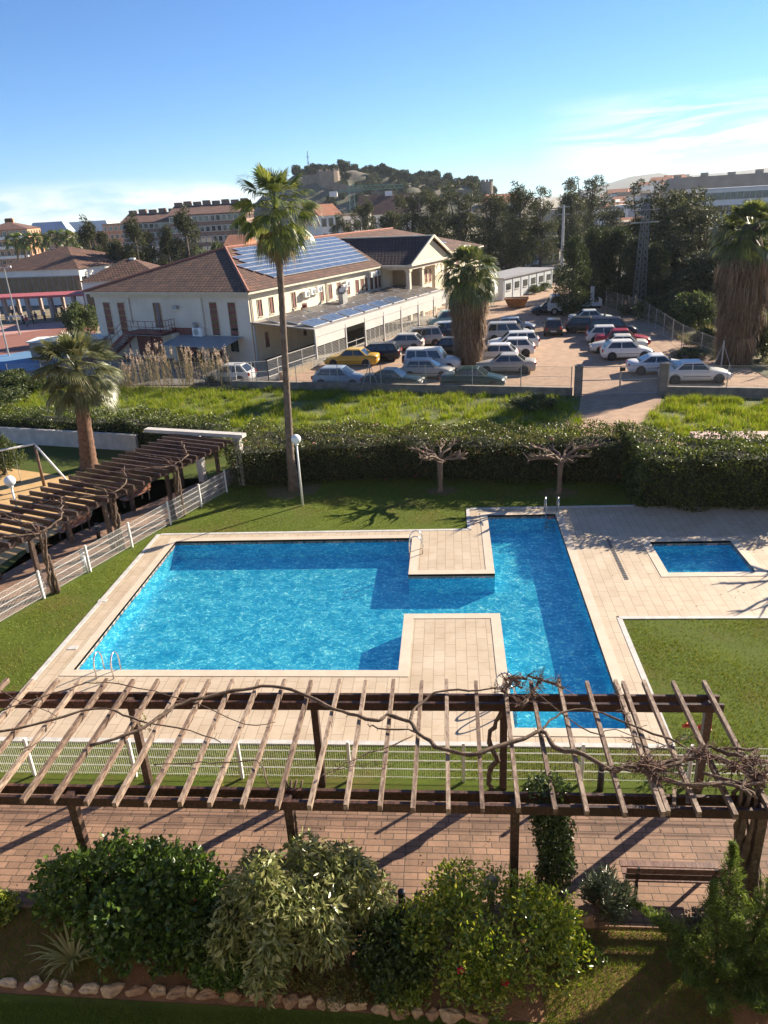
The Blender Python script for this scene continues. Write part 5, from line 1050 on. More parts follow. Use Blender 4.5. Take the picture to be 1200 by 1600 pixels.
g = MB(); ov = .55; g.prism([(-ov, -ov), (BL+ov, -ov), (BL+ov, BW+ov), (-ov, BW+ov)], EH+.001, EH+.2); g.prism([(-.2, -.2), (BL+.2, -.2), (BL+.2, BW+.2), (-.2, BW+.2)], EH-.30, EH); g.build('cornice', M_cornice, B)
rz0 = EH+.20; mid = BW/2; rh = 3.0; a0 = -ov-.05
r = MB(); R0 = (mid, mid, rz0+rh); R1 = (BL-mid, mid, rz0+rh); c = [(a0, a0, rz0), (BL-a0, a0, rz0), (BL-a0, BW-a0, rz0), (a0, BW-a0, rz0)]
r.add([c[0], c[1], R1, R0], [(0, 1, 2, 3)], 0); r.add([c[2], c[3], R0, R1], [(0, 1, 2, 3)], 0); r.add([c[3], c[0], R0], [(0, 1, 2)], 1); r.add([c[1], c[2], R1], [(0, 1, 2)], 1)
rf = r.build('roof', [RT1, RT2], B)
M_ridge = mat('ridge_tiles', (.34, .13, .085), .8, (.24, .10, .07), 4)
rd = MB(); lift = Vector((0, 0, .05))
for p, q in ((R0, R1), (c[0], R0), (c[3], R0)): rd.tube([Vector(p)+lift, Vector(q)+lift], .13, 6)
rd.build('ridge_tiles', M_ridge, rf)
# solar rows on the long slope
M_pv = mat('solar_cell_blue', (.10, .13, .18), .22, (.08, .105, .15), 2, spec=.8); M_frame = mat('aluminium_frame', (.70, .71, .72), .35, metal=.3)
def slope(s, t_): 
    f = (t_-a0)/(mid-a0); return Vector((s, t_, rz0+rh*f))
sn = (Vector((0, mid-a0, rh))).normalized(); snn = Vector((0, -sn.z, sn.y))
rows = [(1.5, 5.4, 23.6), (2.42, 5.2, 24.4), (3.34, 5.1, 25.1), (4.26, 5.0, 25.9), (5.18, 6.7, 26.8), (6.0, 6.9, 27.6), (6.95, 8.6, 28.3), (7.8, 9.6, 28.6)]
rows = [(1.0, 5.4, 23.4), (1.95, 5.2, 24.2), (2.9, 5.0, 25.0), (3.85, 4.9, 25.8), (4.8, 6.6, 26.6), (5.75, 6.8, 27.4), (6.7, 8.5, 27.9), (7.6, 9.4, 28.4)]
for (t0, s0, s1) in rows:
    p = MB(); fr = MB(); n = int((s1-s0)/1.7)
    a, b = slope(s0, t0)+snn*.12, slope(s0, t0+.86)+snn*.12; dx = Vector((s1-s0, 0, 0))
    fr.hexa([a-snn*.05, a+dx-snn*.05, b+dx-snn*.05, b-snn*.05], [a, a+dx, b+dx, b])
    for i in range(n):
        x0 = (s1-s0)/n*i+.03; x1 = (s1-s0)/n*(i+1)-.03; e = (b-a).normalized()*.04
        p.quad(a+Vector((x0, 0, 0))+e+snn*.004, a+Vector((x1, 0, 0))+e+snn*.004, b+Vector((x1, 0, 0))-e*1.6+snn*.004, b+Vector((x0, 0, 0))-e*1.6+snn*.004)
    f_ = fr.build('solar_row', M_frame, B); p.build('solar_cells', M_pv, f_)
for (t0, s0, s1) in ((2.0, 37, 47), (2.95, 37, 46.5), (3.9, 36.5, 46), (4.85, 36.5, 45.5)):
    fr = MB(); p = MB(); a, b = slope(s0, t0)+snn*.12, slope(s0, t0+.86)+snn*.12; dx = Vector((s1-s0, 0, 0)); fr.hexa([a-snn*.05, a+dx-snn*.05, b+dx-snn*.05, b-snn*.05], [a, a+dx, b+dx, b]); f_ = fr.build('solar_row', M_frame, B)
    e = (b-a).normalized()*.06; p.quad(a+e+snn*.004, a+dx+e+snn*.004, b+dx-e+snn*.004, b-e+snn*.004); p.build('solar_cells', M_pv, f_)
# windows: recess look from frame + glass + shutters
def win(x, z0, z1, w, face='long', m=M_brickp, y0=0.0, slats=0, name='window', sill=True):
    f = MB(); h = z1-z0; cz = (z0+z1)/2
    if face == 'long': q = lambda a, d, b: (x+a, y0-d, b)
    else: q = lambda a, d, b: (y0-d, x+a, b)
    def bx(a, d, b, sa, sd, sb, mb): c = q(a, d, b); s = (sa, sd, sb) if face == 'long' else (sd, sa, sb); mb.box(c, s)
    bx(0, .035, z0-.03, w+.16, .12, .06, f) if sill else None; bx(0, .03, z1+.03, w+.1, .06, .06, f); bx(-w/2-.025, .025, cz, .05, .05, h, f); bx(w/2+.025, .025, cz, .05, .05, h, f)
    fo = f.build(name, M_cornice, B); g_ = MB(); bx(0, .012, cz, w, .012, h, g_); g_.build('pane', M_glass, fo)
    s = MB(); k = max(1, int(h/.5)) if slats else 1
    for i in range(k): bx(0, .024, z0+h*(i+.5)/k, w*.92 if slats else w*.45, .012, h/k*(.62 if slats else .96), s)
    s.build('shutter', m, fo)
for s in (1.5, 3.2, 6.7, 11.5, 13.1, 14.8, 16.6): win(s, 3.72, 5.1, .62)
for s in (18.5, 19.6, 20.4, 21.6, 22.6, 23.45): win(s, 3.65, 4.95, .62, m=M_dred)
for s in (36, 38, 40, 42, 44, 46): win(s, 3.6, 4.95, .9, m=M_dred)
for yv in (16.6, 14.75): win(yv, 2.0, 4.95, .85, 'side', slats=6, sill=True)
for yv in (3.8, 1.8): win(yv, 2.25, 5.05, .82, 'side', slats=6)
win(10.3, 2.75, 4.95, .9, 'side', m=mat('faded_mauve_door', (.22, .16, .17), .7), name='door', sill=False); win(2.0, .9, 2.0, .9, 'side', m=M_black)
d = MB(); d.box((-.02, 7.6, 1.35), (.06, 2.7, 2.7)); d.build('garage_door', M_brickp, B); MB().box((-.025, 11.9, 1.3), (.06, 3.0, 2.3)).build('garage_door', M_brickp, B)
MB().box((-.03, 7.6, 2.76), (.09, 2.9, .1)).build('door_lintel', M_dred, B)
for s in (.35, 12.4, 24.0): MB().tube([(s, -.08, .2), (s, -.08, EH-.3)], .05, 6).build('downpipe', M_lgp, B)
for yy in (5.0, 13.6): MB().tube([(-.07, yy, 3.0 if yy > 10 else .3), (-.07, yy, EH-.3)], .05, 6).build('downpipe', M_lgp, B)
# outside stair and landing on the side wall
t = B; st = MB(); st.box((-1.0, 10.6, 2.55), (1.9, 4.4, .12)); st.build('stair_landing', M_dred, B)
sl_ = MB()
for s in (-.15, -1.85): sl_.bar((s, 12.8, 2.5), (s, 16.7, .1), .06, .26)
for i in range(13): f = i/12; sl_.box((-1.0, 12.9+3.7*f, 2.45-2.3*f), (1.7, .3, .04))
sl_.build('stair_flight', M_dred, B)
rl = MB(); 
for (a, b) in (((-1.9, 8.45), (-1.9, 12.8)), ((-.1, 8.45), (-1.9, 8.45))):
    for z in (3.1, 3.6): rl.bar((*a, z), (*b, z), .04, .04)
    n = 5
    for i in range(n+1): q = Vector(a).lerp(Vector(b), i/n); rl.bar((q.x, q.y, 2.6), (q.x, q.y, 3.6), .035, .035)
for z in (.55, 1.0): rl.bar((-1.9, 12.8, 2.6+z), (-1.9, 16.7, .15+z), .04, .04)
for i in range(5): f = i/4; rl.bar((-1.9, 12.8+3.9*f, 2.5-2.4*f), (-1.9, 12.8+3.9*f, 3.6-2.45*f), .035, .035)
rl.build('stair_railing', M_dred, B)
for yy in (8.6, 9.9, 12.6): MB().bar((-1.8, yy, 0), (-1.8, yy, 2.4), .1, .1).build('stair_post', M_dred, B)
MB().box((-1.0, 10.6, 2.38), (2.1, 4.7, .03)).build('grey_awning', M_grey, B)
MB().box((-.45, 8.25, 1.2), (.7, .5, 2.4)).build('buttress', M_creamw, B)
# lean-to with corrugated roof
aw = MB()
for i in range(26): y0_ = 1.0+i*.27; aw.hexa([(-2.9, y0_, 1.75), (-.02, y0_, 2.2), (-.02, y0_+.16, 2.2), (-2.9, y0_+.16, 1.75)], [(-2.9, y0_, 1.78), (-.02, y0_, 2.23), (-.02, y0_+.16, 2.23), (-2.9, y0_+.16, 1.78)])
aw.hexa([(-2.88, 1.0, 1.72), (-.02, 1.0, 2.17), (-.02, 8.0, 2.17), (-2.88, 8.0, 1.72)], [(-2.88, 1.0, 1.74), (-.02, 1.0, 2.19), (-.02, 8.0, 2.19), (-2.88, 8.0, 1.74)])
aw.build('lean_to_roof', mat('corrugated_zinc', (.42, .46, .50), .4, (.34, .37, .41), 3, metal=.3), B)
for yy in (1.2, 4.4, 7.8): MB().bar((-2.7, yy, 0), (-2.7, yy, 1.74), .08, .08).build('lean_to_post', M_dred, B)
def acunit(x, y, z, face='long', s=1.0):
    o = MB().box((0, 0, 0), (.8*s, .32*s, .55*s)).build('air_conditioner', M_white, B, loc=(x, y, z), rz=0 if face == 'long' else PI/2)
    f = MB(); f.lathe([(.05, 0), (.21*s, .0), (.21*s, .02)], 14); q = f.build('fan_grille', M_grey, o); q.rotation_euler = (PI/2, 0, 0) if face == 'long' else (PI/2, 0, 0); q.location = (0.12, -.17*s, 0) if face == 'long' else (0.12, .17*s, 0)
for s, z in ((8.4, 4.75), (9.5, 4.85), (10.6, 4.95), (15.4, 4.6), (16.0, 4.85), (21.3, 5.2), (22.4, 5.25)): acunit(s, -.28, z)
acunit(-.3, 5.6, 2.55, 'side', 1.3); MB().tube([(-.15, 5.9, 3.0), (-.35, 5.9, 3.2), (-.35, 5.9, 3.35)], .17, 8).build('vent_pipe', M_grey, B); MB().box((-.15, 8.0, 4.6), (.3, .5, .3)).build('wall_lamp_box', M_grey, B)
# cross gable portico
ga, gb, gk, gz = 23.7, 34.6, 3.7, EH
gw = MB(); gw.prism([(ga, -gk+.12), (gb, -gk+.12), (gb, -.02), (ga, -.02)], gz-.35, gz+.001); gw.build('portico_entablature', M_cornice, B)
mx_ = (ga+gb)/2; ge = .35; za = gz+.15; zp = 8.55
pd = MB(); pd.add([(ga-.1, -gk, za), (gb+.1, -gk, za), (mx_, -gk, zp-.25), (ga-.1, -gk+.3, za), (gb+.1, -gk+.3, za), (mx_, -gk+.3, zp-.25)], [(0, 1, 2), (5, 4, 3), (0, 3, 4, 1), (1, 4, 5, 2), (2, 5, 3, 0)]); pd.build('pediment', mat('pale_yellow_render', (.74, .65, .42), .8, (.66, .58, .38), .8), B)
gr_ = MB(); yb = mid; yf = -gk-.35
gr_.add([(ga-.55, yf, za-.02), (mx_, yf, zp), (mx_, yb-.5, zp), (ga-.55, yb-3.5, za-.02)], [(0, 1, 2, 3)], 0); gr_.add([(gb+.55, yf, za-.02), (mx_, yf, zp), (mx_, yb-.5, zp), (gb+.55, yb-3.5, za-.02)], [(3, 2, 1, 0)], 0)
RT3 = tileroof('dark_brown_clay_tiles', (.13, .06, .045), (.08, .042, .035), PI/2)
g2 = gr_.build('portico_roof', [RT3], B)
vm = MB(); 
for p, q in (((ga-.55, yf-.06, za), (mx_, yf-.06, zp+.03)), ((gb+.55, yf-.06, za), (mx_, yf-.06, zp+.03))): vm.bar(p, q, .16, .26)
vm.bar((mx_, yf, zp+.04), (mx_, yb-.3, zp+.04), .3, .12); vm.box(((ga+gb)/2, -gk-.06, za-.02), (gb-ga+1.0, .25, .22)); vm.bar((ga-.55, yf, za-.05), (ga-.55, 0, za-.05), .12, .2)
vm.build('verge_moulding', M_cornice, B)
for s in (ga+.25, ga+3.5, ga+7.0, gb-.3): 
    o = MB(); o.box((s, -gk+.35, 2.7), (.42, .42, 5.2)); o.box((s, -gk+.35, 5.3), (.6, .6, .16)); o.build('column', M_cornice, B)
MB().box(((ga+gb)/2+2.2, -gk+1.3, 2.75), (gb-ga-4.5, .2, 5.3)).build('portico_wall', M_cream, B)
for s in (29.2, 30.3, 31.4): win(s, 3.4, 4.9, .6, 'long', m=M_dred, y0=-gk+1.2)
MB().box((ga+3.0, -1.7, 3.9), (.25, 3.2, 3.0)).build('portico_wall', mat('painted_shade_render', (.34, .25, .16), .8), B)  # shade under the portico roof is painted into this wall's brown
# solar canopy along the car park
CA = thing('solar_canopy', 'grey flat canopy with solar panels along the front of the cream building', 'canopy', C0, TH); cw, cl = 6.35, 27.2
MB().hexa([(-.1, -cw, 2.92), (cl, -cw, 2.92), (cl, -.08, 3.35), (-.1, -.08, 3.35)], [(-.1, -cw, 3.02), (cl, -cw, 3.02), (cl, -.08, 3.45), (-.1, -.08, 3.45)]).build('roof_slab', mat('grey_brown_roof_sheet', (.30, .27, .24), .6, (.20, .18, .16), 1.2), CA)
pn = [(1.0, .5), (3.2, .5), (6.0, .6), (8.8, .7), (11.0, .8), (14.0, 1.0), (17.0, 1.0), (20.0, 1.0), (23.3, 1.0)]
M_pvb = mat('solar_cell_dull', (.12, .10, .085), .45, (.09, .08, .07), 3, spec=.3)
for r_ in range(3):
    for i in range(9):
        x0 = .5+i*2.9+(.3 if r_ == 1 else 0); y0_ = -cw+.35+r_*1.75
        if r_ == 0 and i in (1,) : pass
        z = 3.06+(y0_+cw)*.0685; q = MB(); dz = .22; q.hexa([(x0, y0_, z), (x0+2.5, y0_, z), (x0+2.5, y0_+1.4, z+.1+dz), (x0, y0_+1.4, z+.1+dz)], [(x0, y0_, z+.05), (x0+2.5, y0_, z+.05), (x0+2.5, y0_+1.4, z+.15+dz), (x0, y0_+1.4, z+.15+dz)])
        o = q.build('solar_panel', M_frame, CA); p = MB()
        for j in range(2): p.quad((x0+.05+1.22*j, y0_+.05, z+.06+.008), (x0+1.22+1.22*j, y0_+.05, z+.068), (x0+1.22+1.22*j, y0_+1.35, z+.153+dz), (x0+.05+1.22*j, y0_+1.35, z+.153+dz))
        p.build('solar_cells', M_pv if (r_ == 0 and i in (0, 1, 2, 3, 4, 5)) else M_pvb, o)
M_lg = mat('light_grey_metal_sheet', (.52, .51, .48), .55, (.46, .45, .42), 1)
MB().box((cl/2, -cw-.03, 2.66), (cl+.1, .06, .62)).build('fascia', M_lg, CA)
for i, s in enumerate((0, 4.85, 8.3, 12.0, 15.7, 19.7, 23.6, 27.1)): MB().box((s, -cw-.02, 1.35), (.13, .13, 2.75)).build('column', M_lg, CA)
MB().box((-.02, -.3, 1.6), (.12, .12, 3.2)).build('column', M_lg, CA); 
for i, (a, b) in enumerate(((0.1, 4.8), (8.4, 11.9), (12.1, 15.6), (15.8, 19.6), (19.8, 23.5), (23.7, 27.0))):
    q = MB(); q.box(((a+b)/2, -cw-.01, 1.95), (b-a, .03, .75)); o = q.build('upper_panel', M_lg, CA)
    q = MB()
    for z in np.arange(.25, 1.5, .12): q.box(((a+b)/2, -cw-.01, z), (b-a, .02, .02))
    for k in range(5): q.box((a+(b-a)*k/4, -cw-.01, .85), (.035, .03, 1.4))
    q.build('railing', M_lg, CA)
q = MB()
for z in (.5, 1.0): q.box((6.6, -cw, z), (3.3, .03, .04))
q.box((6.6, -cw, .6), (.04, .04, 1.1)); q.build('railing', M_lg, CA)
MB().box((cl/2, -cw+.15, .1), (cl, .25, .36)).build('plinth', M_cwall, CA); MB().box((cl/2, -cw/2, .05), (cl-.3, cw-.6, .1)).build('floor_slab', M_cwall, CA)
for s in (5, 8): MB().box((s, -3.5, 1.2), (.12, .12, 2.4)).build('red_post', M_dred, CA)
for s in (2.0, 4.4, 8.0): win(s, 1.0, 2.3, .6, m=M_brickp)
MB().box((-1.9, -cw, .35), (3.8, .3, .5)).build('plinth', M_cwall, CA)
# vent cowls and clutter on canopy
for s, yy in ((11.6, -2.2), (13.0, -1.6), (7.0, -.9)): 
    t = thing('roof_vent', {11.6: 'tall silver duct standing on the solar canopy', 13.0: 'silver duct leaning near the wall on the solar canopy', 7.0: 'low red-brown vent at the wall end of the solar canopy'}[s], 'roof vent', C0+U*s+Wv*yy+Vector((0, 0, 3.35)), TH); mm_ = M_galv if s > 8 else M_brickp
    MB().box((0, 0, .5 if s > 8 else .2), (.5, .5, 1.0 if s > 8 else .4)).build('shaft', mm_, t); MB().bar((0, 0, 1.05 if s > 8 else .4), (.5, .3, 1.3 if s > 8 else .5), .45, .4).build('cowl', mm_, t)
# fence and ramp left of the canopy
p0 = C0+U*0-Wv*6.35; p1 = p0-U*1.0-Wv*.0
pts = [(-15.9, 53.7), (-13.6, 54.3), (-12.6, 56.8), (-10.95, 60.3)]
t = thing('railing_fence', 'light grey railing running from the wall up to the canopy', 'fence', (*pts[0], 0)); o = Vector((*pts[0], 0))
for i in range(3):
    a = Vector((*pts[i], 0))-o; b = Vector((*pts[i+1], 0))-o; q = MB()
    for z in (.55, 1.0, 1.75): q.bar(a+Vector((0, 0, z)), b+Vector((0, 0, z)), .04, .04)
    k = 2
    for j in range(k+1): c_ = a.lerp(b, j/k); q.bar(c_, c_+Vector((0, 0, 1.8)), .06, .06)
    q.build('rail_section', M_lg, t); d = b-a; MB().quad((0, 0, .1), (d.length, 0, .1), (d.length, 0, 1.75), (0, 0, 1.75)).build('wire_mesh', N_fine, t, loc=a, rz=math.atan2(d.y, d.x))
wallrun((-13.0, 55.6), (-11.3, 59.6), .55, .4, 'short stone retaining wall beneath the railing by the canopy', mat('yellowish_stone', (.36, .29, .20), .9, (.24, .19, .13), 3, bump=.8), 'retaining_wall')
sheet('service_yard', [(-40, 58), (-16, 54.4), (-12.5, 57), (-10.5, 60.5), (-17, 63.2), (-33.5, 70.2), (-40, 71)], -.004, mat('grey_asphalt_yard', (.16, .15, .14), .95, (.12, .11, .10), 1, bump=.4), 'grey yard between the reeds and the building')
# items under lean-to
for i, (s, yy, c_) in enumerate(((-1.4, 3.0, BLK), (-1.5, 5.0, DGY))):
    p = C0+U*s+Wv*yy; t = thing('wheelie_bin', ('dark bin under the corrugated lean-to, nearer the corner', 'dark grey bin under the corrugated lean-to, nearer the garage door')[i], 'bin', p, TH); MB().hexa([(-.28, -.28, .06), (.28, -.28, .06), (.28, .28, .06), (-.28, .28, .06)], [(-.36, -.36, 1.0), (.36, -.36, 1.0), (.36, .36, 1.0), (-.36, .36, 1.0)]).build('tub', M_black, t); MB().box((0, 0, 1.04), (.76, .78, .08)).build('lid', M_trim, t)
# tall reeds
L_reed = leafmat('dry_reed_leaf', [(.30, .24, .14), (.22, .19, .10), (.38, .32, .20), (.16, .17, .07)], .4, .7, .2); L_plume = leafmat('pale_reed_plume', [(.50, .40, .30), (.42, .33, .25), (.60, .50, .40)], .4, .8, .1)
def reeds(loc, n, sxp, h, label, seed):
    t = thing('reed_clump', label, 'reeds', loc); r = np.random.default_rng(seed); P = np.column_stack([r.normal(size=n)*sxp, r.normal(size=n)*.5, np.zeros(n)]); st_ = MB(); top = []
    hh = h*r.uniform(.65, 1.1, n)
    Ps = []; Ds = []
    for i in range(n):
        e = P[i]+np.array([r.normal()*.25, r.normal()*.2, hh[i]]); st_.tube([P[i], (P[i]+e)/2+r.normal(size=3)*.05, e], [.014, .01, .006], 3, cap=False); top.append(e)
        for _ in range(5): f = r.uniform(.15, .85); Ps.append(P[i]*(1-f)+e*f); Ds.append([r.normal(), r.normal(), .9])
    V, F = leaves(np.array(Ps), .55, .035, np.array(Ds), .3, .1, 0, r); st_.build('stalks', L_reed, t); npmesh('blades', V, F, L_reed, t)
    k = max(3, n//3); tp_ = np.array(top)[:k]; Q = np.repeat(tp_, 26, 0)+r.normal(size=(k*26, 3))*np.array([.05, .05, .15]); V, F = leaves(Q, .13, .05, np.tile([0, 0, 1.], (k*26, 1)), .7, .2, 0, r); npmesh('plumes', V, F, L_plume, t)
for i, (px, py, sp_, h, lb) in enumerate(((222, 606, .7, 2.6, 'dry reed clump just right of the short fan palm'), (250, 604, .7, 2.9, 'dry reed clump below the foot of the red stair'), (283, 603, .8, 3.0, 'tallest dry reed clump below the red landing'), (315, 603, .7, 2.5, 'dry reed clump left of the corrugated lean-to'), (345, 602, .5, 2.4, 'dry reed clump in front of the corrugated lean-to'), (198, 607, .5, 1.9, 'low dry reed tuft against the crown of the short fan palm'))):
    c = G(px, py); reeds((c[0], c[1], 0), 34, sp_, h, lb, 70+i)
# ================================================================== trees round the car park and beyond
def gt(kind, seed, px, py, ytop, label, wd=1.0, Y=None, **k):
    """tree whose foot is on the ground at (px, py) or at distance Y, reaching up to row ytop"""
    if Y is None: g = G(px, py); Y = g[1]; x = g[0]
    else: x = D(px, ytop, Y)[0]
    h = D(px, ytop, Y)[2]; return tree(kind, seed, (x, Y, 0), h, wd, label, **k)
gt('cypress', 1, 893, 497, 372, 'dense dark cypress standing in the car park before the truck', 1.3)
for i, (px, yt, Y, lb) in enumerate(((925, 362, 90, 'bushy conifer just right of the cypress, first of the green screen'), (948, 358, 92, 'bushy conifer in the green screen right of the cypress, above the navy people carrier'), (972, 360, 91, 'bushy conifer in the green screen, left of the lattice pylon'), (996, 372, 88, 'bushy conifer in the green screen at the foot of the lattice pylon'), (1024, 385, 86, 'bushy conifer just right of the lattice pylon'), (1046, 400, 88, 'lowest bushy conifer at the right end of the green screen'))):
    gt('cypress', 2+i % 2, px, 0, yt, lb, 1.5, Y, name='conifer_tree')
BG = [(560, 303, 150, .62, 'slim dark tree above the left end of the gabled roof'), (540, 325, 140, .7, 'short dark tree left of the slim dark tree behind the long roof'), (598, 318, 140, .8, 'round grey-green tree behind the ridge of the gabled roof'), (640, 292, 148, .95, 'tall dark tree in front of the brown-roofed house'), (680, 283, 150, 1.0, 'tall dark tree above the pediment'), (722, 275, 146, 1.05, 'broad dark tree right of the castle hill trees'), (765, 290, 142, 1.0, 'dark tree above the far end of the roof'), (800, 330, 135, .8, 'lower dark tree left of the airy twin tree'),
      (820, 276, 128, .75, 'airy tall tree, left of the airy pair in the middle right'), (848, 284, 130, .7, 'airy tall tree, right of the airy pair in the middle right'), (900, 285, 150, .8, 'dark tree beside the concrete power pole'), (920, 264, 160, 1.1, 'tallest airy tree right of the concrete power pole'), (945, 318, 150, .8, 'small dark tree in front of the white hillside houses')]
for i, (px, yt, Y, w, lb) in enumerate(BG): gt('casuarina', 1+i % 4, px, 0, yt, lb, w*1.2, Y)
RG = [(1015, 272, 106, 1.0, 'tall dark tree whose crown rises behind the lattice pylon'), (1040, 292, 104, .9, 'dark tree between the pylon tree and the broad right tree'), (1085, 280, 100, 1.25, 'broad dark tree left of the big white building'), (1110, 300, 92, 1.1, 'dark tree in front of the big white building'), (1075, 350, 90, 1.1, 'lower dark tree under the broad right tree'), (1135, 318, 84, .9, 'dark tree just behind the right skirted palm'), (1105, 380, 80, 1.0, 'low dark tree left of the right skirted palm'), (1050, 335, 98, 1.0, 'dark tree behind the right end of the green screen'), (1190, 340, 80, .9, 'dark tree at the right edge behind the skirted palm'), (1215, 380, 66, .8, 'dark tree cut by the right edge beside the skirted palm')]
for i, (px, yt, Y, w, lb) in enumerate(RG): gt('casuarina', 1+(i+1) % 4, px, 0, yt, lb, w, Y)
LG = [(132, 338, 132, .95, 'tall dark conifer beside the orange block on the left'), (158, 362, 135, .9, 'shorter dark conifer right of the tall left one'), (176, 372, 128, .9, 'low dark conifer above the small hipped roof'), (204, 333, 128, .95, 'tall dark conifer above the small hipped roof'), (228, 362, 132, .9, 'medium dark conifer left of the broad one'), (256, 350, 134, .8, 'dark conifer half hidden behind the broad one'), (284, 322, 130, 1.25, 'broadest dark conifer left of the long roof')]
for i, (px, yt, Y, w, lb) in enumerate(LG): gt('conifer', 1+i % 3, px, 0, yt, lb, w, Y)
for i, (px, yt, Y, w, lb) in enumerate(((335, 358, 125, 2.3, 'round olive-green bush tree behind the hip of the long roof'), (312, 375, 118, 1.8, 'small round bush tree left of the hip apex'), (262, 400, 100, 1.6, 'small tree above the left hip of the long roof'))): gt('bush', 1+i, px, 0, yt, lb, w, Y, name='round_tree')
gt('bare', 1, 48, 455, 405, 'brown leafless tree before the left school building', 1.2, None); gt('bare', 2, 75, 452, 412, 'tan half-bare tree right of the leafless one', 1.1, None)
gt('bush', 1, 130, 532, 456, 'dense olive-green bush at the left corner of the cream building', 1.55)
for i, (px, py, yt, w, lb) in enumerate(((985, 492, 470, 1.0, 'shrub behind the fence near the truck'), (1020, 500, 455, 1.2, 'leafy shrub behind the right fence, below the pylon'), (1055, 505, 450, 1.3, 'pale-leaved shrub behind the right fence'), (1088, 515, 440, 1.5, 'tallest shrub left of the right skirted palm'), (1100, 545, 505, 1.0, 'low shrub at the left foot of the right skirted palm'), (1192, 560, 480, 1.3, 'dark shrub right of the right skirted palm'), (1080, 560, 540, 1.0, 'low brown-green bush by the bend of the sagging fence'), (870, 440, 420, 1.5, 'green bush at the end of the long white cabin'), (905, 440, 415, 1.5, 'green bush behind the cypress top'))): gt('bush', 1+i % 3, px, py, yt, lb, w)
for i, (px, py, yt, w, lb) in enumerate(((18, 622, 570, 1.6, 'grey-green bush on the field at the left edge'), (48, 618, 580, 1.3, 'grey-green bush left of the short fan palm on the field'), (-10, 640, 590, 1.4, 'bush cut by the left edge above the hedge'), (840, 640, 612, .8, 'weedy bush at the right end of the green field before the gate'), (815, 640, 618, .8, 'second weedy bush on the field left of the gate'), (8, 742, 668, .75, 'small feathery tree by the swing at the left edge'), (108, 600, 575, .9, 'low bush behind the short fan palm'))): gt('bush', 1+i % 3, px, py, yt, lb, w)
for i, (px, py, yt, w, lb) in enumerate(((795, 459, 448, 1.0, 'dark low bush at the foot of the long white cabin, left one'), (830, 456, 442, 1.1, 'dark low bush at the foot of the long white cabin, middle one'), (850, 452, 440, 1.0, 'dark low bush at the foot of the long white cabin, right one'))): gt('bush', 1+i % 3, px, py+2, yt, lb, w)
wild('weeds', [(19.5, 56), (26, 54), (30, 80), (24, 88), (18.5, 88), (19.4, 72)], 16000, .5, 'tangled weeds behind the right fence', 160, m=leafmat('weed_blade', [(.05, .08, .015), (.12, .15, .03), (.22, .19, .08), (.3, .25, .13)], .35), w=.04)
sheet('scrub_ground', [(17.5, 30.95), (60, 30), (80, 150), (20, 150), (17.7, 89.1), (19.7, 78), (21.1, 56), (21.1, 45)], -.008, mat('scrub_soil', (.075, .085, .03), .95, (.15, .12, .065), .5, bump=.6), 'weedy ground right of the car park')
for (px, py, h, lb) in ((1068, 482, 1.8, 'dry pale reeds behind the right fence'), (1050, 500, 1.5, 'lower dry reeds behind the right fence'), (975, 492, 1.7, 'dry pale reeds near the truck')):
    c = G(px, py); reeds((c[0], c[1], 0), 45, .9, h, lb, int(px))

# ================================================================== white cabins, poles, pylon
a = Vector(G(786, 470)); b = Vector((14.4, 109.5, 0)); d = b-a; L = d.length; t = thing('site_cabin', 'long white cabin with flat grey roof at the back of the car park', 'cabin', a, math.atan2(d.y, d.x))
M_cab = mat('white_corrugated_steel', (.56, .60, .62), .5, (.47, .51, .53), 1.5); M_win = glassmat('dark_pane', (.03, .035, .04))
MB().box((L/2, 2.6, 1.3), (L, 5.2, 2.6)).build('wall', M_cab, t); MB().box((L/2, 2.6, 2.68), (L+.3, 5.5, .14)).build('roof', mat('grey_flat_roof', (.30, .30, .31), .7, (.22, .22, .23), 1), t)
for i in range(6):
    x = 1.4+i*(L-2.6)/5; w_ = MB().box((x, -.02, 1.6), (1.1, .05, .8)).build('window', M_win, t); MB().box((x, -.06, 1.12), (1.2, .06, .06)).build('sill', M_white, w_)
for i in range(7): MB().box((.3+i*(L-.6)/6, -.02, 1.3), (.08, .06, 2.6)).build('seam_post', M_cab, t)
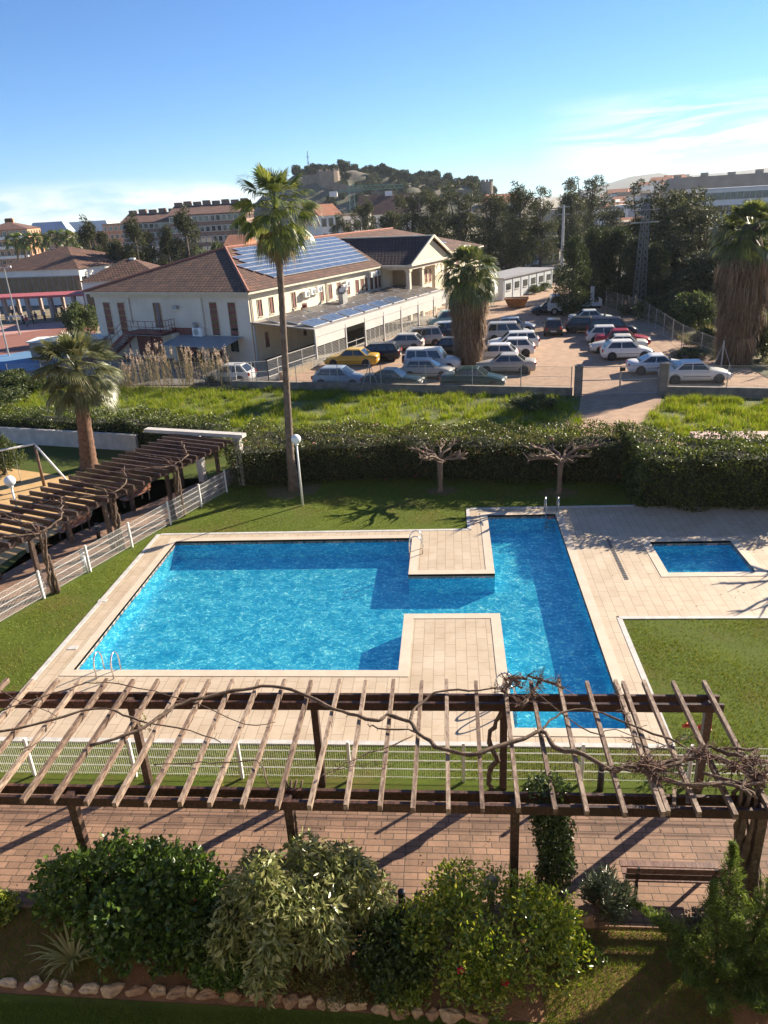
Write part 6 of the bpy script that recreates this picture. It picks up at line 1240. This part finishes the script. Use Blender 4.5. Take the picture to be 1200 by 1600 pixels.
# concrete pole
def pole(px, ybot, ytop, Y, label):
    p = D(px, ytop, Y); t = thing('power_pole', label, 'power pole', (p[0], Y, 0)); MB().tube([(0, 0, 0), (0, 0, p[2])], [.28, .16], 8).build('shaft', M_galv, t)
    for k in (.3, 1.3): MB().box((0, 0, p[2]-k), (1.8, .12, .12)).build('crossarm', M_galv, t)
    return Vector((p[0], Y, p[2]))
pa_ = pole(881, 0, 320, 120, 'pale concrete power pole between dark trees')
def lattice(px, ytop, Y, w0, w1, label):
    p = D(px, ytop, Y); h = p[2]; t = thing('lattice_pylon', label, 'pylon', (p[0], Y, 0), .3); mb = MB(); n = 16
    for sx, sy in ((1, 1), (1, -1), (-1, 1), (-1, -1)): mb.bar((sx*w0/2, sy*w0/2, 0), (sx*w1/2, sy*w1/2, h), .06, .06)
    for i in range(n):
        z0, z1 = h*i/n, h*(i+1)/n; a0_, a1_ = (w0+(w1-w0)*i/n)/2, (w0+(w1-w0)*(i+1)/n)/2
        for (p_, q_) in (((1, 1), (1, -1)), ((1, -1), (-1, -1)), ((-1, -1), (-1, 1)), ((-1, 1), (1, 1))): mb.bar((p_[0]*a0_, p_[1]*a0_, z0), (q_[0]*a1_, q_[1]*a1_, z1), .03, .03); mb.bar((q_[0]*a0_, q_[1]*a0_, z0), (p_[0]*a1_, p_[1]*a1_, z1), .03, .03)
    mb.build('lattice', mat('dull_pylon_steel', (.16, .17, .17), .7), t); q = MB(); 
    for k in (.6, 1.8): q.bar((-1.6, 0, h-k), (1.6, 0, h-k), .09, .09)
    q.build('crossarm', M_galv, t); return Vector((p[0], Y, h))
pb_ = lattice(1010, 318, 84, 1.0, .5, 'grey lattice pylon rising in front of the dark trees on the right')
for i, (dx, dz) in enumerate(((-1.5, -.7), (0, -.5), (1.5, -.7))):
    o = pb_+Vector((dx, 0, dz)); e = o+Vector((30, 4, 1)); n = 10; path = [Vector((0, 0, 0)).lerp(e-o, k/n)-Vector((0, 0, 1.2*math.sin(PI*k/n))) for k in range(n+1)]
    w_ = MB().tube(path, .022, 4).build('power_line', M_black, None, loc=o); tag(w_, 'thin black power line running right from the lattice pylon, %s wire' % ('left', 'middle', 'right')[i], 'cable', 'power lines')
# ================================================================== cars and street beyond
M_asph = mat('street_asphalt', (.075, .075, .075), .95, (.055, .055, .055), .5)
sheet('street', [(-12, 118), (60, 118), (70, 134), (-12, 134)], .0, M_asph, 'street beyond the car park')
FC = [(742, 'estate', SIL), (757, 'hatch', NVY), (768, 'hatch', WHT), (779, 'sedan', SBL), (792, 'hatch', DGY), (806, 'mpv', WHT), (822, 'hatch', SIL), (838, 'sedan', WHT)]
for i, (px, k, c) in enumerate(FC):
    x, y, _ = G(px, 421-(px-742)*.02-(i % 2)*5); car(k, c, x, y, 60+i*3, ['silver estate at the left end of the far row', 'navy hatchback second in the far row beyond the long cabin', 'white hatchback in the far row left of the pale blue saloon', 'pale blue saloon in the far row beyond the long cabin', 'dark grey hatchback in the far row left of the white van', 'white van in the far row beyond the long cabin', 'silver hatchback right of the far white van', 'white saloon at the right end of the far row'][i], group='cars on the far street')
# ================================================================== houses
M_ow = mat('orange_brick_wall', (.46, .24, .135), .9, (.38, .19, .11), 1); M_bw = mat('brown_brick_wall', (.24, .15, .115), .9, (.19, .12, .09), 1); M_gw = mat('grey_beige_wall', (.34, .29, .25), .9, (.28, .24, .21), 1); M_wh = mat('whitewash', (.76, .74, .70), .85, (.66, .64, .60), .5); M_be = mat('beige_wall', (.50, .41, .29), .9, (.42, .34, .24), .5); M_yl = mat('yellow_wall', (.55, .40, .18), .9, (.46, .33, .15), .5)
M_rb = mat('far_clay_roof', (.15, .075, .052), .9, (.10, .05, .04), .6, bump=.4); M_ro = mat('far_orange_roof', (.42, .17, .09), .9, (.32, .13, .07), .6); M_rs = mat('silver_blue_metal_roof', (.38, .46, .55), .4, (.32, .40, .48), .2); M_rg = mat('pale_metal_roof', (.62, .62, .60), .5, (.54, .54, .53), .2); M_rt = mat('tan_flat_roof', (.33, .27, .20), .9, (.26, .21, .16), .3)
def house(name, label, cat, px0, px1, ytop, Y, dep, wall, roof, kind='flat', fl=2, cols=4, rz=0.0, zb=0.0, rh=1.8, ww=1.0, chim=0, balc=False, group=None):
    a = D(px0, ytop, Y); b = D(px1, ytop, Y); w = abs(b[0]-a[0]); h = (a[2]+b[2])/2; xm = (a[0]+b[0])/2; t = thing(name, label, cat, (xm, Y, zb), rz, group); h -= zb
    eh = h-(rh if kind != 'flat' else .5)
    MB().box((0, dep/2, eh/2), (w, dep, eh)).build('wall', wall, t)
    q = MB(); x0, x1, y0, y1 = -w/2-.4, w/2+.4, -.4, dep+.4
    if kind == 'flat': q.box((0, dep/2, eh+.25), (w+.3, dep+.3, .5))
    elif kind == 'hip': m_ = min(w, dep)/2; R0_, R1_ = ((x0+m_, dep/2, h), (x1-m_, dep/2, h)) if w > dep else ((0, m_, h), (0, dep-m_, h)); V = [(x0, y0, eh+.002), (x1, y0, eh+.002), (x1, y1, eh+.002), (x0, y1, eh+.002), R0_, R1_]; q.add(V, [(0, 1, 5, 4), (1, 2, 5), (2, 3, 4, 5), (3, 0, 4), (3, 2, 1, 0)] if w > dep else [(0, 1, 4), (1, 2, 5, 4), (2, 3, 5), (3, 0, 4, 5), (3, 2, 1, 0)])
    elif kind == 'gable': q.add([(x0, y0, eh), (x1, y0, eh), (x1, dep/2, h), (x0, dep/2, h), (x0, y1, eh), (x1, y1, eh)], [(0, 1, 2, 3), (3, 2, 5, 4), (0, 3, 4), (1, 5, 2), (0, 4, 5, 1)])
    elif kind == 'mansard': q.hexa([(x0, y0, eh), (x1, y0, eh), (x1, y1, eh), (x0, y1, eh)], [(x0+2, y0+2.5, h), (x1-2, y0+2.5, h), (x1-2, y1-2.5, h), (x0+2, y1-2.5, h)])
    r_ = q.build('roof', roof, t)
    for c_ in range(chim): MB().box((x0+min(w, dep)*.5*(kind == 'hip')+(x1-x0-min(w, dep)*(kind == 'hip'))*(c_+.5)/chim, dep*.5, h+.1+.2*(c_ % 2)), (2.0, 1.2, 1.5)).build('chimney', wall, r_)
    if fl:
        fh = eh/fl
        for f in range(fl):
            for c_ in range(cols):
                x = -w/2+w*(c_+.5)/cols; zc = fh*(f+.55); o = MB().box((x, -.03, zc), (ww+.25, .08, fh*.50+.2)).build('window', M_wh if wall is not M_wh else M_gw, t); MB().box((x, -.08, zc), (ww, .05, fh*.50)).build('pane', M_win, o)
            if balc: MB().box((0, -.6, fh*f+.35), (w*.86, 1.1, .8)).build('balcony', M_wh, t)
        sc = max(1, int(cols*dep/w*.7)); 
        for f in range(fl):
            for c_ in range(sc):
                y_ = dep*(c_+.5)/sc; zc = fh*(f+.55)
                for s in (-1, 1): MB().box((s*(w/2+.03), y_, zc), (.06, ww, fh*.45)).build('window', M_win, t)
    return t
# left: apartment blocks
house('apartment_block', 'orange block with white balconies at the left edge', 'apartment block', -30, 36, 347, 232, 16, M_ow, M_rb, 'hip', 4, 7, .25, rh=2.2, balc=True, chim=3)
house('apartment_block', 'grey-beige and orange block with a silver-blue metal roof', 'apartment block', 44, 100, 347, 262, 15, M_gw, M_rs, 'mansard', 4, 9, .30, rh=3.6)
house('apartment_block', 'orange block with a pale metal roof behind the tall conifer', 'apartment block', 93, 168, 346, 280, 16, M_ow, M_rg, 'mansard', 4, 9, .05, rh=3.6)
house('apartment_block', 'small orange block between the pale roof and the long brown block', 'apartment block', 160, 192, 349, 270, 12, M_ow, M_rt, 'flat', 4, 4, .1)
house('apartment_block', 'long brown brick block, left wing with many chimneys', 'apartment block', 188, 262, 333, 205, 18, M_bw, M_rb, 'gable', 5, 9, .10, rh=2.2, chim=5)
house('apartment_block', 'long brown brick block, right wing, tallest and nearest the palm', 'apartment block', 262, 378, 319, 198, 20, M_bw, M_rb, 'gable', 5, 13, .12, rh=2.2, chim=8)
house('house', 'low white house with red roof seen left of the tall palm', 'house', 350, 378, 368, 150, 9, M_wh, M_ro, 'gable', 2, 3, 0)
# school buildings
house('school_building', 'low white school building with broad brown hipped roof', 'school', -48, 128, 391, 118, 18, M_wh, RT1, 'hip', 1, 14, -.22, rh=3.0, ww=1.1)
house('school_building', 'small white building with hipped clay roof behind the cream one', 'school', 124, 246, 408, 97, 10, M_wh, RT1, 'hip', 1, 6, .13, rh=2.3, ww=1.0)
t = thing('roof_vent', 'white rooftop unit on the small hipped roof', 'roof vent', D(200, 411, 102)); MB().box((0, 0, 0), (2.2, .8, .5)).box((.7, 0, .4), (.7, .6, .4)).build('unit', M_white, t)
# red canopy
t = thing('red_canopy', 'long red-roofed open shelter over the school yard', 'shelter', (*G(140, 492)[:2], 0), PI-.20); L = 22
t.rotation_euler.z = math.atan2(G(20, 497)[1]-G(140, 492)[1], G(20, 497)[0]-G(140, 492)[0])
MB().hexa([(-1, -2.2, 3.0), (L, -2.2, 3.0), (L, 2.2, 2.75), (-1, 2.2, 2.75)], [(-1, -2.2, 3.12), (L, -2.2, 3.12), (L, 2.2, 3.05), (-1, 2.2, 3.05)]).build('roof', mat('faded_red_sheet', (.42, .10, .10), .6, (.34, .08, .08), 1), t)
M_pc = mat('grey_pink_column', (.36, .29, .26), .9, (.28, .22, .2), 2)
for i in range(7): MB().box((1.0+i*3.4, 1.6, 1.4), (.5, .5, 2.8)).build('column', M_pc, t)
for i in range(7): MB().box((1.0+i*3.4, -1.7, 1.4), (.4, .4, 2.8)).build('column', M_pc, t)
sheet('school_yard', [G(-80, 520)[:2], G(-80, 480)[:2], G(150, 470)[:2], G(160, 505)[:2]], .0, mat('dusty_yard', (.24, .19, .13), .95, (.15, .14, .08), .4), 'dusty school yard under the red shelter')
sheet('sports_court', [G(-60, 590)[:2], G(-60, 514)[:2], G(112, 500)[:2], G(150, 508)[:2], G(150, 575)[:2]], .006, mat('brick_red_court', (.26, .10, .07), .9, (.22, .085, .06), .6), 'brick red sports court')
sheet('court_border', [G(-60, 532)[:2], G(-60, 515)[:2], G(108, 502)[:2], G(112, 510)[:2]], .012, mat('pink_court_border', (.46, .25, .21), .9, (.40, .21, .18), .6), 'pink border of the sports court')
sheet('court_centre', [G(-60, 575)[:2], G(-20, 558)[:2], G(95, 541)[:2], G(120, 556)[:2], G(60, 580)[:2]], .016, mat('blue_court_paint', (.10, .22, .38), .8, (.09, .19, .33), .6), 'blue middle of the sports court')
a = G(176, 556); t = thing('flat_roof_shed', 'low shed with flat white roof left of the cream building', 'shed', (a[0]-4.2, a[1]+.6, 0), .10); MB().box((0, 0, .85), (7.0, 2.4, 1.7)).build('wall', M_gw, t); MB().box((0, 0, 1.77), (7.3, 2.8, .14)).build('roof', M_wh, t)
for px, y0, y1, lb in ((31, 523, 424, 'tall thin floodlight pole with a crossbar on the sports court'), (14, 556, 468, 'tall thin floodlight pole nearer the camera at the left edge'), (251, 440, 378, 'slim street lamp above the hip of the long roof')):
    g = G(px, y0); h = 7.6 if px < 100 else 6.5
    t = thing('light_pole', lb, 'lamp post', (g[0], g[1], 0)); MB().tube([(0, 0, 0), (0, 0, h)], [.09, .05], 7).build('pole', M_galv, t); MB().box((0, 0, h), (1.8, .1, .1)).build('crossbar', M_galv, t)
    for s in (-1, 1): MB().box((s*.7, -.1, h+.12), (.45, .2, .2)).build('floodlight', M_lg, t)
# little palms before the blocks
for i, (px, yt, lb) in enumerate(((22, 377, 'small far palm before the orange block, leftmost'), (34, 376, 'small far palm second from the left'), (50, 374, 'small far palm before the grey-beige facade'), (62, 375, 'small far palm left of the thin one'), (85, 372, 'small far palm at the corner of the grey-beige facade'), (102, 370, 'tall far palm before the orange facade'), (113, 374, 'far palm nearest the tall conifer'))):
    p = D(px, yt, 170); t = thing('far_palm', lb, 'palm tree', (p[0], 170, 0), group='palms before the apartment blocks'); MB().tube([(0, 0, 0), (.1, 0, p[2])], [.28, .2], 6).build('trunk', M_ptr, t); V, F = palm_crown(22, 1.5, 1.5, -.7, 1.2, .6, 9, 90+i, .8); npmesh('crown', V+np.array([0, 0, p[2]]), F, L_palm, t)
# people in the school yard
SKIN = mat('skin', (.45, .28, .20), .6)
def person(px, py, shirt, trousers, label, rz=0.0, hgt=1.5):
    g = G(px, py); t = thing('person', label, 'person', (g[0], g[1], 0), rz); s = hgt/1.75
    me = bpy.data.meshes.new('body'); V = [(0, 0, .95), (0, 0, 1.2), (0, 0, 1.42), (0, 0, 1.52), (0, 0, 1.66), (.1, 0, .9), (.12, .03, .48), (.12, 0, .05), (.12, -.14, .03), (-.1, 0, .9), (-.12, -.03, .48), (-.12, .02, .05), (-.12, -.12, .03), (.2, 0, 1.4), (.25, .02, 1.1), (.24, -.08, .85), (-.2, 0, 1.4), (-.25, .02, 1.1), (-.22, -.1, .88)]
    E = [(0, 1), (1, 2), (2, 3), (3, 4), (0, 5), (5, 6), (6, 7), (7, 8), (0, 9), (9, 10), (10, 11), (11, 12), (2, 13), (13, 14), (14, 15), (2, 16), (16, 17), (17, 18)]
    rad = [.14, .13, .15, .06, .11, .09, .065, .045, .04, .09, .065, .045, .04, .06, .045, .035, .06, .045, .035]
    me.from_pydata([tuple(c*s for c in v) for v in V], E, []); o = bpy.data.objects.new('body', me); COL.objects.link(o); o.parent = t
    md = o.modifiers.new('skin', 'SKIN'); sv = me.skin_vertices[0].data
    for i, r in enumerate(rad): sv[i].radius = (r*s, r*s)
    sv[0].use_root = True; o.modifiers.new('sub', 'SUBSURF').levels = 1
    me.materials.append(SKIN)
    MB().lathe([(.19*s, .93*s), (.17*s, 1.1*s), (.20*s, 1.36*s), (.11*s, 1.46*s)], 10).build('shirt', shirt, t, True)
    tr = MB(); 
    for sx in (-.11, .11): tr.tube([(sx*s, 0, .95*s), (sx*s*1.1, 0, .5*s), (sx*s*1.1, 0, .1*s)], [.12*s, .09*s, .075*s], 8)
    tr.build('trousers', trousers, t, True); MB().lathe([(.10*s, 1.60*s), (.125*s, 1.68*s), (.09*s, 1.79*s), (.02, 1.81*s)], 10, (0, .02, 0)).build('hair', M_black, t, True)
cl = {n_: mat('cloth_'+n_, c_, .9) for n_, c_ in (('crimson', (.35, .03, .06)), ('navy', (.02, .03, .07)), ('pale_blue', (.25, .33, .42)), ('white', (.6, .6, .6)), ('black', (.02, .02, .02)), ('grey', (.2, .2, .2)))}
for i, (px, py, s_, t_, lb) in enumerate(((44, 511, 'crimson', 'grey', 'person in a crimson top standing in the school yard'), (38, 508, 'navy', 'black', 'person in navy left of the one in crimson'), (53, 507, 'black', 'black', 'person in black right of the one in crimson'), (58, 505, 'navy', 'grey', 'person in navy with grey trousers near the group'), (71, 502, 'pale_blue', 'black', 'person in pale blue near the shelter column'), (90, 495, 'pale_blue', 'navy', 'person in pale blue under the red shelter'), (99, 494, 'black', 'navy', 'person in black under the right of the red shelter'), (20, 493, 'white', 'navy', 'person in white under the left of the red shelter'), (29, 492, 'navy', 'navy', 'person in navy at the left shelter column'))): person(px, py, cl[s_], cl[t_], lb, i*1.1)
t = thing('picnic_table', 'white table beside the people in the school yard', 'table', G(27, 503)); MB().box((0, 0, .75), (2.2, .9, .06)).build('top', M_white, t)
for s in (-.8, .8): MB().box((s, 0, .37), (.08, .7, .72)).build('leg', M_white, t)
# ================================================================== castle hill
HX = [(300, 352), (380, 330), (430, 300), (465, 272), (500, 266), (545, 270), (600, 276), (650, 281), (700, 289), (765, 299), (800, 318), (850, 330), (930, 330)]
HP = [D(x, y, 450) for x, y in HX]
def hill_z(x, y):
    xs_ = [p[0] for p in HP]; zs_ = [p[2] for p in HP]; z = np.interp(x, xs_, zs_, left=0, right=0); 
    f = (y-375)/75; f = min(1, max(0, f)); f = f**.55 if f < 1 else 1; g = max(0, min(1, (640-y)/150)); return max(-.5, (z+.5)*f*g-.5+1.5*math.sin(x*.11)*math.sin(y*.13)*f+.9*math.sin(x*.37+y*.2)*f)
nx, ny = 110, 60; X0, X1, Y0, Y1 = HP[0][0]-30, HP[-1][0]+40, 370, 650; V = []; F = []
for j in range(ny+1):
    for i in range(nx+1): x = X0+(X1-X0)*i/nx; y = Y0+(Y1-Y0)*(j/ny)**1.5; V.append((x, y, hill_z(x, y)))
for j in range(ny):
    for i in range(nx): q = j*(nx+1)+i; F.append((q, q+1, q+nx+2, q+nx+1))
o = npmesh('castle_hill', V, F, mat('rocky_scrub_slope', (.15, .125, .09), .95, (.07, .075, .04), .06, (.4, .6), 1, .3)); struct(o, 'rocky scrub slope of the castle hill')
rs2 = random.Random(11); k = 0
def hilltree(px, Y, s, lb, grp): 
    x = D(px, 300, Y)[0]; tree('far_pine', 1+rs2.randrange(3), (x, Y, hill_z(x, Y)-2.5), 8*s, s, lb, group=grp)
for i in range(46):
    px = 466+i*6.8+rs2.uniform(-3, 3); hilltree(px, 450+rs2.uniform(-4, 12), rs2.uniform(.75, 1.15), 'dark round pine in the row along the crest of the castle hill', 'pines on the hill crest')
for i in range(75):
    px = rs2.uniform(530, 790); Y = rs2.uniform(395, 440); hilltree(px, Y, rs2.uniform(.5, .95), 'dark pine on the front slope of the castle hill', 'pines on the hill slope')
for i in range(10):
    px = rs2.uniform(380, 530); Y = rs2.uniform(380, 400); hilltree(px, Y, rs2.uniform(.5, .8), 'dark pine at the foot of the cliff behind the palm crown', 'pines under the cliff')
M_cst = mat('castle_stone', (.27, .21, .155), .95, (.19, .15, .11), .3, bump=.6)
def tower(px, y0, y1, Y, w, lb):
    p = D(px, y0, Y); z1 = p[2]; z0 = D(px, y1, Y)[2]; t = thing('castle_tower', lb, 'castle tower', (p[0], Y, z0)); n = MB().lathe([(w/2*1.1, 0), (w/2, z1-z0)], 14).build('wall', M_cst, t); r = MB()
    for i in range(8): a = i*PI/4; r.box((math.cos(a)*w*.44, math.sin(a)*w*.44, z1-z0+.5), (1.0, 1.0, 1.2), a)
    r.build('battlement', M_cst, t)
tower(512, 268, 312, 420, 12, 'round stone castle tower on the cliff right of the palm crown'); tower(761, 284, 315, 430, 6, 'square-looking stone tower at the right end of the castle hill')
def cwall(px0, y0, px1, y1, Y, h, lb):
    a = Vector(D(px0, y0, Y)); b = Vector(D(px1, y1, Y)); o = MB().hexa([(0, 0, -h), tuple(b-a-Vector((0, 0, h))), tuple(b-a+Vector((0, 2, -h))), (0, 2, -h)], [(0, 0, 0), tuple(b-a), tuple(b-a+Vector((0, 2, 0))), (0, 2, 0)]).build('castle_wall', M_cst, None, loc=a); tag(o, lb, 'castle wall')
cwall(472, 274, 508, 271, 418, 14, 'pale stone castle wall left of the round tower'); cwall(520, 284, 600, 302, 410, 6, 'stone castle wall sloping down right of the round tower'); cwall(700, 296, 760, 296, 425, 7, 'stone castle wall before the right-hand tower')
p = D(480, 236, 455); t = thing('radio_mast', 'thin antenna mast on top of the castle hill', 'antenna', (p[0], 455, hill_z(p[0], 455))); hh = p[2]-hill_z(p[0], 455); MB().tube([(0, 0, 0), (0, 0, hh)], [.35, .2], 5).build('mast', M_galv, t); MB().box((0, 0, hh-3), (2, .3, .3)).box((0, 0, hh-6), (2, .3, .3)).build('aerials', M_galv, t)
# crane
M_cg = mat('green_crane_paint', (.12, .26, .19), .6); p = D(548, 287, 230); t = thing('tower_crane', 'green tower crane in front of the castle hill', 'crane', (p[0], 230, 0)); z = D(548, 298, 230)[2]; q = MB()
for sx in (-.7, .7): q.bar((sx, 0, 0), (sx, 0, p[2]), .2, .2)
for i in range(14): q.bar((-.7, 0, p[2]*i/14), (.7, 0, p[2]*(i+1)/14), .12, .12)
q.build('mast', M_cg, t); j = MB(); j.bar((-6, 0, z), (15, 0, z), .25, .25); j.bar((0, 0, z+1.3), (15, 0, z+.9), .18, .18)
for i in range(12): j.bar((i*1.25, 0, z), (i*1.25+.6, 0, z+1.2), .1, .1); j.bar((i*1.25+.6, 0, z+1.2), (i*1.25+1.25, 0, z), .1, .1)
j.build('jib', M_cg, t); MB().box((-5.2, 0, z-.6), (2.2, 1, 1.4)).build('counterweight', M_wh, t)
# houses below the hill
house('house', 'white house with bright orange roof right of the palm crown', 'house', 498, 532, 318, 190, 12, M_wh, M_ro, 'gable', 3, 3, .5, rh=2.6)
house('house', 'white house with broad dark brown roof below the castle hill', 'house', 562, 655, 303, 215, 14, M_wh, M_rb, 'gable', 3, 7, .1, rh=5.0, chim=1)
house('house', 'low white house between the orange roof and the brown roof', 'house', 525, 575, 334, 205, 10, M_wh, M_rt, 'flat', 2, 4, 0)
house('house', 'pale house with a red roof seen between the middle trees', 'house', 770, 815, 302, 200, 12, M_be, M_ro, 'gable', 4, 4, .2, rh=2.0)
house('house', 'yellow-walled building behind the airy trees', 'house', 835, 875, 372, 150, 10, M_yl, M_rt, 'flat', 2, 4, .1)
house('house', 'ochre building seen low between the trunks beyond the far cars', 'house', 790, 835, 372, 158, 10, M_yl, M_rb, 'gable', 2, 4, .0)
house('house', 'beige house with tan roof in the gap right of the tall airy tree', 'house', 948, 985, 347, 170, 10, M_be, M_rt, 'flat', 3, 3, -.2)
house('house', 'pale house with an orange-tan roof beside the beige one', 'house', 975, 1008, 340, 185, 10, M_be, M_ro, 'gable', 3, 3, -.1)
house('large_building', 'big white building with rows of square windows at the right edge', 'building', 1098, 1290, 290, 190, 22, M_wh, M_rg, 'flat', 4, 20, -.15)
house('large_building', 'tan-roofed building with dormers above the big white building', 'building', 1050, 1260, 272, 235, 18, M_be, M_rt, 'mansard', 4, 12, -.12, rh=3.5, chim=5)
# white town climbing the slope
TX = [(770, 322), (860, 318), (930, 306), (960, 296), (1000, 283), (1030, 272), (1060, 272), (1100, 280), (1200, 284)]; TP = [D(x, y, 420) for x, y in TX]
def town_z(x, y): z = np.interp(x*420/max(y, 1), [p[0] for p in TP], [p[2] for p in TP]); f = min(1, max(0, (y-215)/200)); return (z-9)*f*max(0, min(1, (560-y)/120))
V = []; F = []; nx, ny = 60, 30
for j_ in range(ny+1):
    for i in range(nx+1): y = 215+360*j_/ny; x = (TP[0][0]+(TP[-1][0]+60-TP[0][0])*i/nx)*y/420; V.append((x, y, town_z(x, y)-.3))
for j_ in range(ny):
    for i in range(nx): q = j_*(nx+1)+i; F.append((q, q+1, q+nx+2, q+nx+1))
struct(npmesh('town_slope', V, F, M_ground), 'gentle slope under the white town')
hw = [M_wh, M_wh, M_be, mat('pale_grey_wall', (.5, .5, .5), .9)]; hcol = {0: 'white', 1: 'white', 2: 'beige', 3: 'pale grey'}
for i in range(46):
    Y = 420-190*(i/46)+rs2.uniform(-8, 8); px = rs2.uniform(930, 1070) if i % 3 else rs2.uniform(860, 1110); x = D(px, 300, Y)[0]; zb = town_z(x, Y); w = rs2.uniform(7, 13); h = rs2.uniform(6, 10); c_ = rs2.randrange(4)
    rt_ = rs2.choice([M_rt, M_wh, M_wh, M_be, M_ro]); t = thing('town_house', 'small pale house among many in the white town on the right slope', 'house', (x, Y, zb-1), rs2.uniform(-.4, .2), 'houses of the white town'); MB().box((0, 5, h/2), (w, 10, h)).build('wall', hw[c_], t)
    if rt_ is M_ro: MB().add([(-w/2-.3, -.3, h), (w/2+.3, -.3, h), (w/2+.3, 5, h+1.6), (-w/2-.3, 5, h+1.6), (-w/2-.3, 10.3, h), (w/2+.3, 10.3, h)], [(0, 1, 2, 3), (3, 2, 5, 4), (0, 3, 4), (1, 5, 2), (0, 4, 5, 1)]).build('roof', M_ro, t)
    else: MB().box((0, 5, h+.2), (w+.2, 10.2, .4)).build('roof', rt_, t)
    for f in range(2):
        for c2 in range(3): MB().box((-w/2+w*(c2+.5)/3, -.03, 1.5+h*.45*f+1.2), (1.1, .08, 1.4)).build('window', M_win, t)
# distant ridges
def ridge(name, pts, Y, lb, m):
    P = [D(x, y, Y) for x, y in pts]; V = []; F = []; n = len(P)
    for f_, dy in ((0, -400), (.6, -150), (1, 0), (.5, 400), (0, 800)):
        for i, p in enumerate(P): V.append((p[0], Y+dy, (p[2]+1)*f_-1+(8*math.sin(i*1.9+dy) if 0 < f_ < 1 else 0)))
    for j_ in range(4):
        for i in range(n-1): q = j_*n+i; F.append((q, q+1, q+n+1, q+n))
    struct(npmesh(name, V, F, m, smooth=True), lb)
ridge('distant_ridge', [(900, 300), (940, 290), (985, 276), (1030, 270), (1060, 276), (1100, 272), (1150, 268), (1200, 262), (1260, 258), (1400, 262), (1500, 275)], 2600, 'blue-grey hills on the horizon at the right', mat('far_hill_scrub', (.10, .11, .07), .95, (.14, .12, .09), .004))
# the block of flats the photograph is taken from: added out of view to throw sunlight back on the garden
t = thing('apartment_block', 'pale block of flats behind the camera, facing the pool', 'apartment block', (0, -1.2, 0))
MB().box((0, -6, 9.2), (64, 12, 18.4)).build('wall', mat('pale_beige_facade', (.30, .275, .24), .9, (.26, .24, .21), .5), t); MB().box((0, -6, 18.6), (65, 13, .4)).build('roof', M_rt, t)
for f in range(6):
    for c_ in range(12):
        x = -27.5+5*c_; w_ = MB().box((x, .03, 1.6+3*f), (1.9, .08, 1.5)).build('window', M_gw, t); MB().box((x, .08, 1.6+3*f), (1.7, .04, 1.3)).build('pane', M_win, w_)
# air
hz = MB().box((100, 1200, 55), (3600, 4400, 116)).build('haze', bpy.data.materials.new('haze')); tag(hz, 'thin pale sea haze over the town', 'haze', kind='stuff')
m = hz.data.materials[0]; m.use_nodes = True; nt = m.node_tree; nt.nodes.clear(); o_ = N(nt, 'ShaderNodeOutputMaterial'); pv = N(nt, 'ShaderNodeVolumePrincipled'); pv.inputs['Density'].default_value = .00011; pv.inputs['Color'].default_value = (.78, .88, 1, 1); pv.inputs['Anisotropy'].default_value = .2; nt.links.new(pv.outputs[0], o_.inputs['Volume'])
try: scene.cycles.volume_bounces = 0
except Exception: pass
